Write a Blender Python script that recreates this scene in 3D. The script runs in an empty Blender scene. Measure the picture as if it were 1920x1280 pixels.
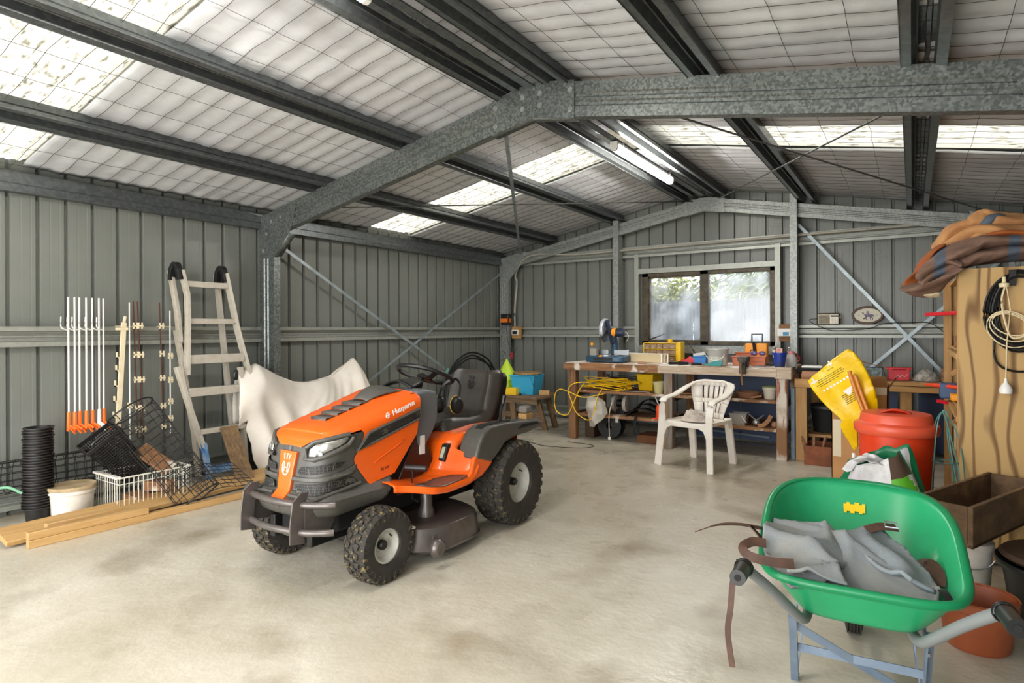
import bpy, bmesh, math, random
from mathutils import Vector, Matrix, noise
S = bpy.context.scene
COL = S.collection
R = math.radians
rnd = random.Random(11)
V = Vector
# ------------------------------------------------------------------ camera, sky, exposure
TH = .5871
cd = bpy.data.cameras.new('camera'); cam = bpy.data.objects.new('camera', cd); COL.objects.link(cam)
cam.location = (0, 0, 1.29)
cam.rotation_euler = (Matrix.Rotation(TH, 3, 'Z') @ Matrix.Rotation(R(90), 3, 'X') @ Matrix.Rotation(.0045, 3, 'Z').inverted()).to_euler()
cd.sensor_width = 36; cd.lens = 36 * 1127.75 / 1920
cd.shift_y = -21.9 / 1920
cd.clip_start = .05
S.camera = cam
W = bpy.data.worlds.new('sky'); S.world = W; W.use_nodes = True
wn = W.node_tree.nodes; wl = W.node_tree.links
bg = wn['Background']
tc = wn.new('ShaderNodeTexCoord'); nz = wn.new('ShaderNodeTexNoise'); nz.inputs['Scale'].default_value = 2.2; nz.inputs['Detail'].default_value = 5
cr = wn.new('ShaderNodeValToRGB')
cr.color_ramp.elements[0].color = (.72, .84, 1, 1); cr.color_ramp.elements[1].color = (1, .98, .95, 1)
cr.color_ramp.elements[0].position = .35; cr.color_ramp.elements[1].position = .6
wl.new(tc.outputs['Generated'], nz.inputs['Vector']); wl.new(nz.outputs['Fac'], cr.inputs['Fac']); wl.new(cr.outputs['Color'], bg.inputs['Color'])
bg.inputs['Strength'].default_value = 2.3
sd = bpy.data.lights.new('sun', 'SUN'); sd.energy = .9; sd.angle = R(8); sd.color = (1, .95, .86)
so = bpy.data.objects.new('sun', sd); COL.objects.link(so); so.rotation_euler = (R(30), R(-12), 0)
S.view_settings.view_transform = 'Standard'; S.view_settings.look = 'None'
S.view_settings.exposure = 0.43; S.view_settings.gamma = 1; S.view_settings.use_curve_mapping = False
S.cycles.max_bounces = 10; S.cycles.diffuse_bounces = 6; S.cycles.transparent_max_bounces = 12
S.cycles.sample_clamp_indirect = 8; S.cycles.caustics_reflective = False; S.cycles.caustics_refractive = False
def area(name, loc, rot, sx, sy, power, col=(1, 1, 1), portal=False):
    l = bpy.data.lights.new(name, 'AREA'); l.shape = 'RECTANGLE'; l.size = sx; l.size_y = sy; l.energy = power; l.color = col
    o = bpy.data.objects.new(name, l); COL.objects.link(o); o.location = loc; o.rotation_euler = rot
    if portal: l.cycles.is_portal = True
    return o
# daylight enters by the open vehicle door in the front wall behind the camera
area('door_daylight', (-2.3, -1.05, 1.2), (R(90), 0, 0), 4.6, 2.3, 165, (1, .985, .96))

# ------------------------------------------------------------------ materials
def lin(h):
    if not isinstance(h, str): return tuple(h) + (1,)
    c = [int(h[i:i + 2], 16) / 255 for i in (0, 2, 4)]
    return tuple(x / 12.92 if x <= .04045 else ((x + .055) / 1.055) ** 2.4 for x in c) + (1,)
MATS = {}
def mat(name, a, rough=.6, metal=0., b=None, sc=6., con=(.4, .6), stretch=(1, 1, 1), bump=0., bsc=None, coat=0., spec=.5, kind='noise', trans=0., emit=None, es=0., third=None):
    if name in MATS: return MATS[name]
    m = bpy.data.materials.new(name); m.use_nodes = True; MATS[name] = m
    n = m.node_tree.nodes; l = m.node_tree.links; p = n['Principled BSDF']
    p.inputs['Roughness'].default_value = rough; p.inputs['Metallic'].default_value = metal
    p.inputs['Coat Weight'].default_value = coat; p.inputs['Specular IOR Level'].default_value = spec
    p.inputs['Base Color'].default_value = lin(a)
    if trans: p.inputs['Transmission Weight'].default_value = trans
    if emit: p.inputs['Emission Color'].default_value = lin(emit); p.inputs['Emission Strength'].default_value = es
    if b or bump:
        t = n.new('ShaderNodeTexCoord'); mp = n.new('ShaderNodeMapping'); mp.inputs['Scale'].default_value = stretch
        l.new(t.outputs['Object'], mp.inputs['Vector'])
    if b:
        if kind == 'voronoi':
            x = n.new('ShaderNodeTexVoronoi'); x.inputs['Scale'].default_value = sc; x.inputs['Randomness'].default_value = 1; out = x.outputs['Color']
        elif kind == 'wave':
            x = n.new('ShaderNodeTexWave'); x.inputs['Scale'].default_value = sc; x.inputs['Distortion'].default_value = 7; x.inputs['Detail'].default_value = 1.2; x.inputs['Detail Scale'].default_value = 2.2; x.wave_type = 'BANDS'; out = x.outputs['Fac']
        else:
            x = n.new('ShaderNodeTexNoise'); x.inputs['Scale'].default_value = sc; x.inputs['Detail'].default_value = 7; x.inputs['Roughness'].default_value = .62; out = x.outputs['Fac']
        l.new(mp.outputs['Vector'], x.inputs['Vector'])
        r = n.new('ShaderNodeValToRGB'); r.color_ramp.elements[0].position = con[0]; r.color_ramp.elements[1].position = con[1]
        r.color_ramp.elements[0].color = lin(a); r.color_ramp.elements[1].color = lin(b)
        l.new(out, r.inputs['Fac']); col = r.outputs['Color']
        if third:
            y = n.new('ShaderNodeTexNoise'); y.inputs['Scale'].default_value = third[1]; y.inputs['Detail'].default_value = 8
            l.new(t.outputs['Object'], y.inputs['Vector'])
            q = n.new('ShaderNodeValToRGB'); q.color_ramp.elements[0].position = third[2]; q.color_ramp.elements[1].position = third[3]
            q.color_ramp.elements[0].color = (0, 0, 0, 1); q.color_ramp.elements[1].color = (1, 1, 1, 1)
            l.new(y.outputs['Fac'], q.inputs['Fac'])
            mx = n.new('ShaderNodeMix'); mx.data_type = 'RGBA'; l.new(q.outputs['Color'], mx.inputs['Factor']); l.new(col, mx.inputs['A']); mx.inputs['B'].default_value = lin(third[0])
            col = mx.outputs['Result']
        l.new(col, p.inputs['Base Color'])
    if bump:
        z = n.new('ShaderNodeTexNoise'); z.inputs['Scale'].default_value = bsc or sc * 3; z.inputs['Detail'].default_value = 6
        l.new(mp.outputs['Vector'], z.inputs['Vector'])
        bb = n.new('ShaderNodeBump'); bb.inputs['Strength'].default_value = bump; bb.inputs['Distance'].default_value = .02
        l.new(z.outputs['Fac'], bb.inputs['Height']); l.new(bb.outputs['Normal'], p.inputs['Normal'])
    return m
M_WALL = mat('wall_paint', '7b7e78', .36, 0, '71746e', 1.2, (.35, .65))
M_WALLB = mat('wall_paint_blue', '84887f', .42, 0, '7b7f78', 1.2)
M_GALV = mat('galvanised', '5f6462', .36, .6, '838885', 75, (.25, .75), (1, 1, 1), kind='voronoi')
M_GALVD = mat('galvanised_dull', '5d6162', .36, .65, '6b6f6f', 40, (.3, .7), kind='voronoi')
M_GALVL = mat('galvanised_light', '868a87', .42, .4, '9da09c', 60, (.3, .7), kind='voronoi')
M_GIRT = mat('galvanised_girt', '979a92', .42, .4, 'a9aba2', 20, (.3, .7))
M_STRAP = mat('zinc_strap', 'a3adb0', .4, .5, '8d979b', 9)
M_INS = mat('insulation_paper', 'd8dadd', .8, 0, 'c6c7cb', 2.4, (.35, .65), (1, .5, 1), .5, 9, third=('9a9694', 5, .68, .9))
M_WIRE = mat('netting_wire', '4c4b49', .5, .6)
M_FLOOR = mat('concrete', 'ada592', .5, 0, 'cdc7b8', .9, (.32, .66), (1, 1, 1), .12, 22, third=('857861', 1.7, .52, .78))
nt = M_FLOOR.node_tree; pf = nt.nodes['Principled BSDF']
rn = nt.nodes.new('ShaderNodeTexNoise'); rn.inputs['Scale'].default_value = 3; rn.inputs['Detail'].default_value = 8
rr = nt.nodes.new('ShaderNodeMapRange'); rr.inputs['From Min'].default_value = .3; rr.inputs['From Max'].default_value = .7; rr.inputs['To Min'].default_value = .16; rr.inputs['To Max'].default_value = .5
tt = nt.nodes.new('ShaderNodeTexCoord'); nt.links.new(tt.outputs['Object'], rn.inputs['Vector']); nt.links.new(rn.outputs['Fac'], rr.inputs['Value']); nt.links.new(rr.outputs['Result'], pf.inputs['Roughness'])
M_OR = mat('orange_paint', 'f0600f', .32, 0, coat=.5)
M_ORP = mat('orange_plastic_hood', 'ef6112', .34, 0, coat=.3)
M_GREY = mat('charcoal_plastic', '504e49', .45, 0, '4a4843', 40)
M_GRAPH = mat('graphite_metal', '6d6662', .33, .5, '625c59', 12)
M_DASH = mat('dash_plastic', '63676b', .4)
M_BLK = mat('black_plastic', '161616', .4)
M_BLKM = mat('matt_black', '101010', .8)
M_SEAT = mat('seat_vinyl', '3d3833', .36, 0, '37322e', 20, bump=.05, bsc=120)
M_TYRE = mat('tyre_rubber', '2b2826', .75, 0, '38332e', 14)
M_TREAD = mat('tyre_tread_with_grass', '332f2a', .85, 0, '8c7a4c', 45, (.55, .66), bump=.3)
M_RIM = mat('rim_paint', 'c3c1b8', .45, 0, 'aeaca3', 9)
M_WHITE = mat('white_plastic', 'efe9e0', .4, 0, 'e0d8cb', 7, (.4, .8))
M_WPAINT = mat('white_gloss', 'eceae4', .4)
M_ALU = mat('ladder_alu', 'c8c1b4', .45, .25, 'b4a995', 18, (.45, .8))
M_ALUB = mat('ladder_blue', '4a7fb8', .5, .1, 'a9c0d2', 9, (.4, .7))
M_SHEET = mat('dust_sheet', 'e3dcd2', .85, 0, 'd8d0c4', 3)
M_PINE = mat('pine', 'c39d68', .6, 0, 'ab844e', 5, (.3, .7), (8, .6, 8), .1, 30)
M_PINEX = mat('pine_lengthwise_x', 'c99b62', .6, 0, 'ab7b40', 5, (.3, .7), (.6, 8, 8), .1, 30)
M_PINEZ = mat('pine_upright', 'c0945a', .6, 0, '9f7440', 5, (.3, .7), (8, 8, .6), .1, 30)
M_OLDX = mat('old_timber_x', 'a8794f', .7, 0, '6f4c33', 4, (.3, .7), (.8, 8, 8), .2, 30, third=('ddd3c6', 7, .56, .66))
M_OLDZ = mat('old_timber_z', 'a0744d', .75, 0, '64452e', 4, (.3, .7), (8, 8, .8), .2, 30, third=('d9cfc2', 5, .6, .72))
M_OLDG = mat('grey_timber', '8b7358', .8, 0, '5b4733', 5, (.3, .7), (.8, 8, 8), .25, 30)
M_OLDGZ = mat('grey_timber_upright', '8f7350', .8, 0, '5b4733', 5, (.3, .7), (8, 8, .8), .25, 30)
M_PLY = mat('plywood', 'bd9860', .6, 0, '77542a', 3.8, (.62, 1), (1, 1, .22), .04, 40, kind='wave')
M_CARD = mat('cardboard', 'b98a58', .85, 0, 'a97b4a', 3)
M_CARDD = mat('cardboard_dark', '8a5c3a', .85, 0, '75492c', 4)
M_TROUGH = mat('trough_timber', '7d6144', .85, 0, '4a3625', 4, (.3, .7), (3, 1, 3), .3, 20, third=('9b7a4e', 3, .6, .75))
M_DRUM = mat('red_orange_plastic', 'e0421c', .38, 0, 'd63a16', 4)
M_DRUML = mat('red_orange_lid', 'e2583a', .4)
M_GREEN = mat('barrow_green', '1f9560', .36, 0, '3aa676', 3.5, (.45, .75), third=('8ab595', 9, .66, .8))
M_GREENO = mat('barrow_green_out', '0c7d4c', .34)
M_BTUBE = mat('barrow_grey_tube', '7f8384', .5, .2)
M_BLEG = mat('barrow_leg', '6f7f93', .45, .3, '7d8b9c', 8)
M_SUEDE = mat('grey_suede', '757c80', .9, 0, '87857d', 5, (.35, .7), bump=.15, bsc=60)
M_LEATH = mat('brown_leather', '53392b', .7, 0, '432c21', 20)
M_CANV = mat('brown_canvas', '87695a', .9, 0, '755848', 8, bump=.2, bsc=60)
M_TAN = mat('tan_canvas', 'c8935f', .9, 0, 'b47f50', 6, bump=.2, bsc=60)
M_RUST = mat('rust_lining', 'a45a28', .8, 0, '9a4d17', 6)
M_STRIPE = mat('blue_stripe_cloth', '5c6775', .9)
M_YEL = mat('yellow_plastic', 'f2c80c', .45, 0, 'e8b906', 4)
M_YELB = mat('yellow_bag', 'f7cf08', .32, 0, 'edbf05', 5, bump=.3, bsc=9)
M_CORD = mat('yellow_cord', 'f3c414', .5)
M_BLUE = mat('bucket_blue', '2fa3cf', .45)
M_LIME = mat('lime_plastic', 'b9db35', .5)
M_RED = mat('red_plastic', 'd01f2c', .4)
M_TERRA = mat('terracotta_plastic', '9a4f2c', .5, 0, '8c4626', 5)
M_TBOX = mat('terracotta_box', 'c46f4c', .5)
M_ORB = mat('orange_case', 'f39a12', .45)
M_DBLUE = mat('deep_blue', '1a3fa8', .4, 0, '232f55', 5)
M_SAWB = mat('saw_blue', '33546e', .4, .2)
M_STEEL = mat('bright_steel', 'b9bcc0', .3, .85)
M_CREAM = mat('cream_paint', 'e3d0a8', .5)
M_CLEAR = mat('milky_plastic', 'd8d6d0', .3, trans=.35)
M_TEAL = mat('teal_plastic', '1c8a8a', .4)
M_POTC = mat('pale_pot', 'cfc48c', .6)
M_STONE = mat('cream_pot', 'cfc7b5', .6)
M_BROWN = mat('brown_clay', 'a5785a', .7)
M_BROWND = mat('dark_brown', '4a3626', .8)
M_DIRT = mat('dirty_white_plastic', 'cfc5b4', .6, 0, 'e5dfd5', 5)
M_DUSTY = mat('dusty_lid', 'b7a282', .8, 0, '9c8762', 10)
M_NET = mat('black_net', '1d1b1a', .6)
M_FRAME = mat('window_alu_dark', '40382a', .5, .3, '5a5040', 12)
M_TAPE = mat('packing_tape', 'cdbf9f', .3)
M_RAG = mat('rag_cloth', 'cbbfb2', .95, 0, 'a59c96', 12, bump=.3)
M_NAVY = mat('navy_sheet_steel', '33476b', .45)
M_DKGREEN = mat('dark_green_film', '0d6b43', .35)
M_LGREEN = mat('bright_green_film', '57a82a', .35)
M_SILV = mat('silver_film', 'b5b0b3', .45, 0, 'd8d6d4', 6)

def skylight_mat():
    m = bpy.data.materials.new('translucent_roof_sheet'); m.use_nodes = True
    n = m.node_tree.nodes; l = m.node_tree.links; n.remove(n['Principled BSDF'])
    t = n.new('ShaderNodeBsdfTranslucent'); d = n.new('ShaderNodeBsdfDiffuse'); mx = n.new('ShaderNodeMixShader'); mx.inputs[0].default_value = .25
    tc = n.new('ShaderNodeTexCoord'); mp = n.new('ShaderNodeMapping'); mp.inputs['Scale'].default_value = (.8, 2.6, 1)
    nz = n.new('ShaderNodeTexNoise'); nz.inputs['Scale'].default_value = 13; nz.inputs['Detail'].default_value = 5
    r = n.new('ShaderNodeValToRGB'); e = r.color_ramp.elements
    e[0].position = .24; e[0].color = lin('5d5a4c'); e[1].position = .45; e[1].color = lin('cbc6b6')
    q = r.color_ramp.elements.new(.34); q.color = lin('8d8877')
    l.new(tc.outputs['Object'], mp.inputs[0]); l.new(mp.outputs[0], nz.inputs['Vector']); l.new(nz.outputs['Fac'], r.inputs[0])
    l.new(r.outputs[0], t.inputs['Color']); l.new(r.outputs[0], d.inputs['Color'])
    l.new(t.outputs[0], mx.inputs[1]); l.new(d.outputs[0], mx.inputs[2]); l.new(mx.outputs[0], n['Material Output'].inputs['Surface'])
    return m
M_SKY = skylight_mat()
def glass_mat():
    m = bpy.data.materials.new('dusty_glass'); m.use_nodes = True
    n = m.node_tree.nodes; l = m.node_tree.links; n.remove(n['Principled BSDF'])
    t = n.new('ShaderNodeBsdfTransparent'); d = n.new('ShaderNodeBsdfTranslucent'); d.inputs['Color'].default_value = (.95, .97, 1, 1)
    g = n.new('ShaderNodeBsdfGlossy'); g.inputs['Roughness'].default_value = .1
    mx = n.new('ShaderNodeMixShader'); mx2 = n.new('ShaderNodeMixShader'); mx2.inputs[0].default_value = .05
    tc = n.new('ShaderNodeTexCoord'); nz = n.new('ShaderNodeTexNoise'); nz.inputs['Scale'].default_value = 3.2; nz.inputs['Detail'].default_value = 8
    mr = n.new('ShaderNodeMapRange'); mr.inputs['From Min'].default_value = .45; mr.inputs['From Max'].default_value = .8; mr.inputs['To Min'].default_value = .05; mr.inputs['To Max'].default_value = .5
    l.new(tc.outputs['Object'], nz.inputs['Vector']); l.new(nz.outputs['Fac'], mr.inputs['Value']); l.new(mr.outputs[0], mx.inputs[0])
    l.new(t.outputs[0], mx.inputs[1]); l.new(d.outputs[0], mx.inputs[2]); l.new(mx.outputs[0], mx2.inputs[1]); l.new(g.outputs[0], mx2.inputs[2])
    l.new(mx2.outputs[0], n['Material Output'].inputs['Surface'])
    return m
M_GLASS = glass_mat()
M_LED = mat('led_diffuser', 'ffffff', .5, emit='fffaf2', es=74)
def hexgrille():
    m = bpy.data.materials.new('perforated_grille'); m.use_nodes = True
    n = m.node_tree.nodes; l = m.node_tree.links; p = n['Principled BSDF']; p.inputs['Roughness'].default_value = .6
    tc = n.new('ShaderNodeTexCoord'); v = n.new('ShaderNodeTexVoronoi'); v.feature = 'DISTANCE_TO_EDGE'; v.inputs['Scale'].default_value = 75; v.inputs['Randomness'].default_value = .25
    r = n.new('ShaderNodeValToRGB'); r.color_ramp.elements[0].position = .015; r.color_ramp.elements[1].position = .05
    r.color_ramp.elements[0].color = lin('5a574f'); r.color_ramp.elements[1].color = lin('080808')
    l.new(tc.outputs['Object'], v.inputs['Vector']); l.new(v.outputs['Distance'], r.inputs[0]); l.new(r.outputs[0], p.inputs['Base Color'])
    return m
M_GRILLE = hexgrille()

# ------------------------------------------------------------------ mesh helpers
MW = {}
class MB:
    def __init__(s): s.v = []; s.f = []; s.m = []; s.mi = 0
    def add(s, vs, fs):
        b = len(s.v); s.v += [V(p) for p in vs]; s.f += [tuple(b + i for i in f) for f in fs]; s.m += [s.mi] * len(fs); return s
    def box(s, x0, x1, y0, y1, z0, z1, M=None):
        vs = [V((x, y, z)) for z in (z0, z1) for y in (y0, y1) for x in (x0, x1)]
        if M is not None: vs = [M @ p for p in vs]
        return s.add(vs, [(0, 2, 3, 1), (4, 5, 7, 6), (0, 1, 5, 4), (2, 6, 7, 3), (0, 4, 6, 2), (1, 3, 7, 5)])
    def cbox(s, c, d, rz=0, M=None):
        T = Matrix.Translation(c) @ (Matrix.Rotation(rz, 4, 'Z') if M is None else M)
        return s.box(-d[0] / 2, d[0] / 2, -d[1] / 2, d[1] / 2, -d[2] / 2, d[2] / 2, T)
    def sweep(s, pts, prof, up=(0, 0, 1), closed=False, caps=True, scl=None):
        pts = [V(p) for p in pts]; n = len(pts); k = len(prof); up = V(up); vs = []
        for i, p in enumerate(pts):
            a = pts[(i - 1) % n] if (closed or i > 0) else p; c = pts[(i + 1) % n] if (closed or i < n - 1) else p
            t = (c - a)
            if t.length < 1e-9: t = V((0, 0, 1))
            t.normalize()
            sd_ = t.cross(up)
            if sd_.length < 1e-3: sd_ = t.cross(V((.3, 1, .2)))
            sd_.normalize(); u = sd_.cross(t)
            q = scl[i] if scl else 1
            vs += [p + sd_ * (x * q) + u * (y * q) for x, y in prof]
        fs = []
        for i in range(n if closed else n - 1):
            j = (i + 1) % n
            fs += [(i * k + a, i * k + (a + 1) % k, j * k + (a + 1) % k, j * k + a) for a in range(k)]
        if caps and not closed: fs += [tuple(range(k))[::-1], tuple((n - 1) * k + a for a in range(k))]
        return s.add(vs, fs)
    def bar(s, p, q, w, t, up=(0, 0, 1)):
        return s.sweep([p, q], [(-w / 2, -t / 2), (w / 2, -t / 2), (w / 2, t / 2), (-w / 2, t / 2)], up)
    def tube(s, pts, r, n=8, closed=False, scl=None):
        return s.sweep(pts, [(r * math.cos(2 * math.pi * a / n), r * math.sin(2 * math.pi * a / n)) for a in range(n)], closed=closed, scl=scl)
    def lathe(s, prof, o=(0, 0, 0), n=24, ax='Z', M=None, a0=0, a1=None):
        full = a1 is None; T = Matrix.Translation(o)
        if ax == 'X': T = T @ Matrix.Rotation(R(90), 4, 'Y')
        if ax == 'Y': T = T @ Matrix.Rotation(R(-90), 4, 'X')
        if M is not None: T = T @ M
        k = len(prof); vs = []; m = n if full else n + 1
        for i in range(m):
            a = 2 * math.pi * i / n if full else a0 + (a1 - a0) * i / n
            vs += [T @ V((r * math.cos(a), r * math.sin(a), z)) for r, z in prof]
        fs = []
        for i in range(n):
            j = (i + 1) % m
            fs += [(i * k + a, j * k + a, j * k + a + 1, i * k + a + 1) for a in range(k - 1)]
        return s.add(vs, fs)
    def prism(s, poly, t0, t1, axis='X', M=None):
        """poly in the two other axes (Y,Z for X; X,Z for Y; X,Y for Z) pushed from t0 to t1"""
        def P(a, b, t): return {'X': (t, a, b), 'Y': (a, t, b), 'Z': (a, b, t)}[axis]
        k = len(poly); vs = [V(P(a, b, t0)) for a, b in poly] + [V(P(a, b, t1)) for a, b in poly]
        if M is not None: vs = [M @ p for p in vs]
        return s.add(vs, [tuple(range(k))[::-1], tuple(range(k, 2 * k))] + [(i, (i + 1) % k, k + (i + 1) % k, k + i) for i in range(k)])
    def grid(s, fn, nu, nv, cu=False):
        vs = [V(fn(i / nu if not cu else i / nu, j / nv)) for i in range(nu + (0 if cu else 1)) for j in range(nv + 1)]
        m = nu if cu else nu + 1
        return s.add(vs, [(i * (nv + 1) + j, ((i + 1) % m) * (nv + 1) + j, ((i + 1) % m) * (nv + 1) + j + 1, i * (nv + 1) + j + 1) for i in range(nu) for j in range(nv)])
    def ball(s, c, r, n=10, sq=(1, 1, 1)):
        return s.lathe([(max(1e-4, r * math.sin(math.pi * i / n)) , -r * math.cos(math.pi * i / n)) for i in range(n + 1)], n=n + 4, M=None, o=(0, 0, 0)).warp_last((n + 1) * (n + 4), lambda p: V((p.x * sq[0] + c[0], p.y * sq[1] + c[1], p.z * sq[2] + c[2])))
    def warp_last(s, k, fn):
        for i in range(len(s.v) - k, len(s.v)): s.v[i] = fn(s.v[i])
        return s
    def warp(s, fn):
        s.v = [V(fn(p)) for p in s.v]; return s
    def patch(s, poly, fn, step=.03):
        """polygon in a 2D parameter plane, cut into cells and mapped to 3D by fn(u, v)"""
        us = [p[0] for p in poly]; vs_ = [p[1] for p in poly]
        def clip(pl, ax, val, keep):
            o = []
            for i in range(len(pl)):
                a, b = pl[i], pl[(i + 1) % len(pl)]
                ia = (a[ax] <= val) if keep < 0 else (a[ax] >= val); ib = (b[ax] <= val) if keep < 0 else (b[ax] >= val)
                if ia: o.append(a)
                if ia != ib:
                    f = (val - a[ax]) / (b[ax] - a[ax]); c = [a[0] + (b[0] - a[0]) * f, a[1] + (b[1] - a[1]) * f]; c[ax] = val; o.append(tuple(c))
            return o
        su, sv = step if isinstance(step, tuple) else (step, step)
        idx = {}
        def vid(p):
            k = (round(p[0], 5), round(p[1], 5))
            if k not in idx: idx[k] = len(s.v); s.v.append(V(fn(*p)))
            return idx[k]
        i0 = math.floor(min(us) / su); i1 = math.ceil(max(us) / su); j0 = math.floor(min(vs_) / sv); j1 = math.ceil(max(vs_) / sv)
        for i in range(i0, i1):
            c1 = clip(clip(list(poly), 0, i * su, 1), 0, (i + 1) * su, -1)
            if len(c1) < 3: continue
            for j in range(j0, j1):
                c2 = clip(clip(c1, 1, j * sv, 1), 1, (j + 1) * sv, -1)
                ids = []
                for p in c2:
                    q = vid(p)
                    if q not in ids: ids.append(q)
                if len(ids) > 2: s.f.append(tuple(ids)); s.m.append(s.mi)
        return s
    def build(s, name, m, parent=None, world=False, bevel=0., solid=0., sub=0, smooth=True, ang=38, seg=2, kind=None, label=None, off=0.):
        vs = s.v
        if parent is not None:
            P = MW.get(parent.name, Matrix())
            if world: I = P.inverted(); vs = [I @ p for p in vs]
            MW_child = P; loc = None
        else:
            xs = [p.x for p in vs]; ys = [p.y for p in vs]; zs = [p.z for p in vs]
            loc = V(((min(xs) + max(xs)) / 2, (min(ys) + max(ys)) / 2, min(zs))); vs = [p - loc for p in vs]; MW_child = Matrix.Translation(loc)
        me = bpy.data.meshes.new(name); me.from_pydata([tuple(p) for p in vs], [], s.f)
        ms = m if isinstance(m, (list, tuple)) else [m]
        for x in ms: me.materials.append(x)
        if len(ms) > 1: me.polygons.foreach_set('material_index', s.m)
        me.validate(); me.update()
        bm = bmesh.new(); bm.from_mesh(me); bmesh.ops.recalc_face_normals(bm, faces=bm.faces); bm.to_mesh(me); bm.free()
        if smooth: me.shade_smooth(); me.set_sharp_from_angle(angle=R(ang))
        o = bpy.data.objects.new(name, me); COL.objects.link(o); MW[o.name] = MW_child
        if parent is not None: o.parent = parent
        else: o.location = loc
        if solid:
            d = o.modifiers.new('solid', 'SOLIDIFY'); d.thickness = solid; d.offset = off
        if bevel:
            d = o.modifiers.new('bevel', 'BEVEL'); d.width = bevel; d.segments = seg; d.limit_method = 'ANGLE'; d.angle_limit = R(40)
        if sub:
            d = o.modifiers.new('sub', 'SUBSURF'); d.levels = sub; d.render_levels = sub
        if kind: o['kind'] = kind
        if label: o['label'] = label
        return o
def tag(o, label, cat, group=None, kind=None):
    o['label'] = label; o['category'] = cat
    if group: o['group'] = group
    if kind: o['kind'] = kind
    return o
def thing(name, label, cat, loc=(0, 0, 0), rz=0, group=None, kind=None, M=None):
    o = bpy.data.objects.new(name, None); COL.objects.link(o); o.empty_display_size = .1
    T = Matrix.Translation(loc) @ Matrix.Rotation(rz, 4, 'Z')
    if M is not None: T = T @ M
    o.matrix_world = T; MW[o.name] = T
    return tag(o, label, cat, group, kind)
def dup(root, loc, rz=None, label=None, group=None):
    r = root.copy(); COL.objects.link(r); r.location = loc
    if rz is not None: r.rotation_euler = (0, 0, rz)
    if label: r['label'] = label
    if group: r['group'] = group
    for ch in list(root.children):
        c = ch.copy(); COL.objects.link(c); c.parent = r
        for g in list(ch.children):
            d = g.copy(); COL.objects.link(d); d.parent = c
    return r
def copy_part(o, loc, parent=None):
    c = o.copy(); COL.objects.link(c); c.location = loc; c.parent = parent or o.parent; return c
def arc(c, r, a0, a1, n, ax=('x', 'z'), r2=None):
    o = []
    for i in range(n + 1):
        a = R(a0 + (a1 - a0) * i / n); p = {'x': c[0], 'y': c[1], 'z': c[2]}; p[ax[0]] += r * math.cos(a); p[ax[1]] += (r2 or r) * math.sin(a); o.append((p['x'], p['y'], p['z']))
    return o
def spl(pts, n=8):
    P = [V(p) for p in pts]; P = [P[0] * 2 - P[1]] + P + [P[-1] * 2 - P[-2]]; o = []
    for i in range(1, len(P) - 2):
        for k in range(n):
            t = k / n; a, b, c, d = P[i - 1:i + 3]
            o.append(.5 * ((2 * b) + (c - a) * t + (2 * a - 5 * b + 4 * c - d) * t * t + (3 * b - a - 3 * c + d) * t ** 3))
    return o + [P[-2]]
def text(s, size, loc, rot, m, parent, ext=.0008, name='lettering', spacing=1, bold=0.):
    c = bpy.data.curves.new(name, 'FONT'); c.body = s; c.size = size; c.extrude = ext; c.align_x = 'CENTER'; c.align_y = 'CENTER'; c.space_character = spacing; c.offset = bold
    c.materials.append(m); o = bpy.data.objects.new(name, c); COL.objects.link(o)
    T = Matrix.Translation(loc) @ rot.to_4x4()
    bpy.context.view_layer.update()
    me = bpy.data.meshes.new_from_object(o.evaluated_get(bpy.context.evaluated_depsgraph_get())); bpy.data.objects.remove(o)
    me.transform(MW.get(parent.name, Matrix()).inverted() @ T)
    o = bpy.data.objects.new(name, me); COL.objects.link(o); o.parent = parent; MW[o.name] = MW.get(parent.name, Matrix())
    return o
def fbm(x, y, z=0., o=4): return noise.fractal(V((x, y, z)), 1., 2., o)
# ================================================================== THE SHED
XR = -2.166; TP = math.tan(.1853); XL = -5.33; XRW = 1.0; YF = -.72; YB = 7.80
ZR = 3.085                                   # ridge of the roof lining
def roofz(x): return ZR - TP * abs(x - XR)
st = thing('floor', 'bare stained concrete floor slab of the shed', 'floor', (-2.2, 3.5, 0), kind='structure')
MB().box(XL - .05, XRW + .05, YF - .05, YB + .05, -.12, 0).build('concrete_slab', M_FLOOR, st, True)
# --- ribbed wall cladding, sheet by sheet
def ribprof(pitch):
    g = .014
    return [(0, 0), (pitch * .28, 0), (pitch * .28 + .003, .0004), (pitch * .28 + .009, .0004), (pitch * .28 + .012, 0), (pitch * .62, 0), (pitch * .62 + .003, .0004), (pitch * .62 + .009, .0004), (pitch * .62 + .012, 0),
            (pitch - 2 * g - .006, 0), (pitch - 2 * g + .002, .03), (pitch - .008, .03), (pitch, 0)]
def cladding(parent, axis, a0, pitch, n_rib, plane, outward, z0, z1, m):
    mb = MB(); pr = []
    for k in range(n_rib):
        pr += [(a0 + k * pitch + a, d) for a, d in (ribprof(pitch) if k == 0 else ribprof(pitch)[1:])]
    vs = []
    for a, d in pr:
        c = plane + outward * d
        for z in (z0, z1):
            zz = z(a) if callable(z) else z
            vs.append((c, a, zz) if axis == 'Y' else (a, c, zz))
    mb.add(vs, [(2 * i, 2 * i + 2, 2 * i + 3, 2 * i + 1) for i in range(len(pr) - 1)])
    return mb.build('cladding_sheet', m, parent, True, smooth=False, solid=.0012)
wl_ = thing('wall_left', 'grey ribbed steel wall along the left side of the shed', 'wall', (XL, 3.5, 0), kind='structure')
wb_ = thing('wall_back', 'grey ribbed steel gable wall with the window', 'wall', (-2.2, YB, 0), kind='structure')
wr_ = thing('wall_right', 'grey ribbed steel wall behind the plywood shelf unit', 'wall', (XRW, 3.5, 0), kind='structure')
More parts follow.
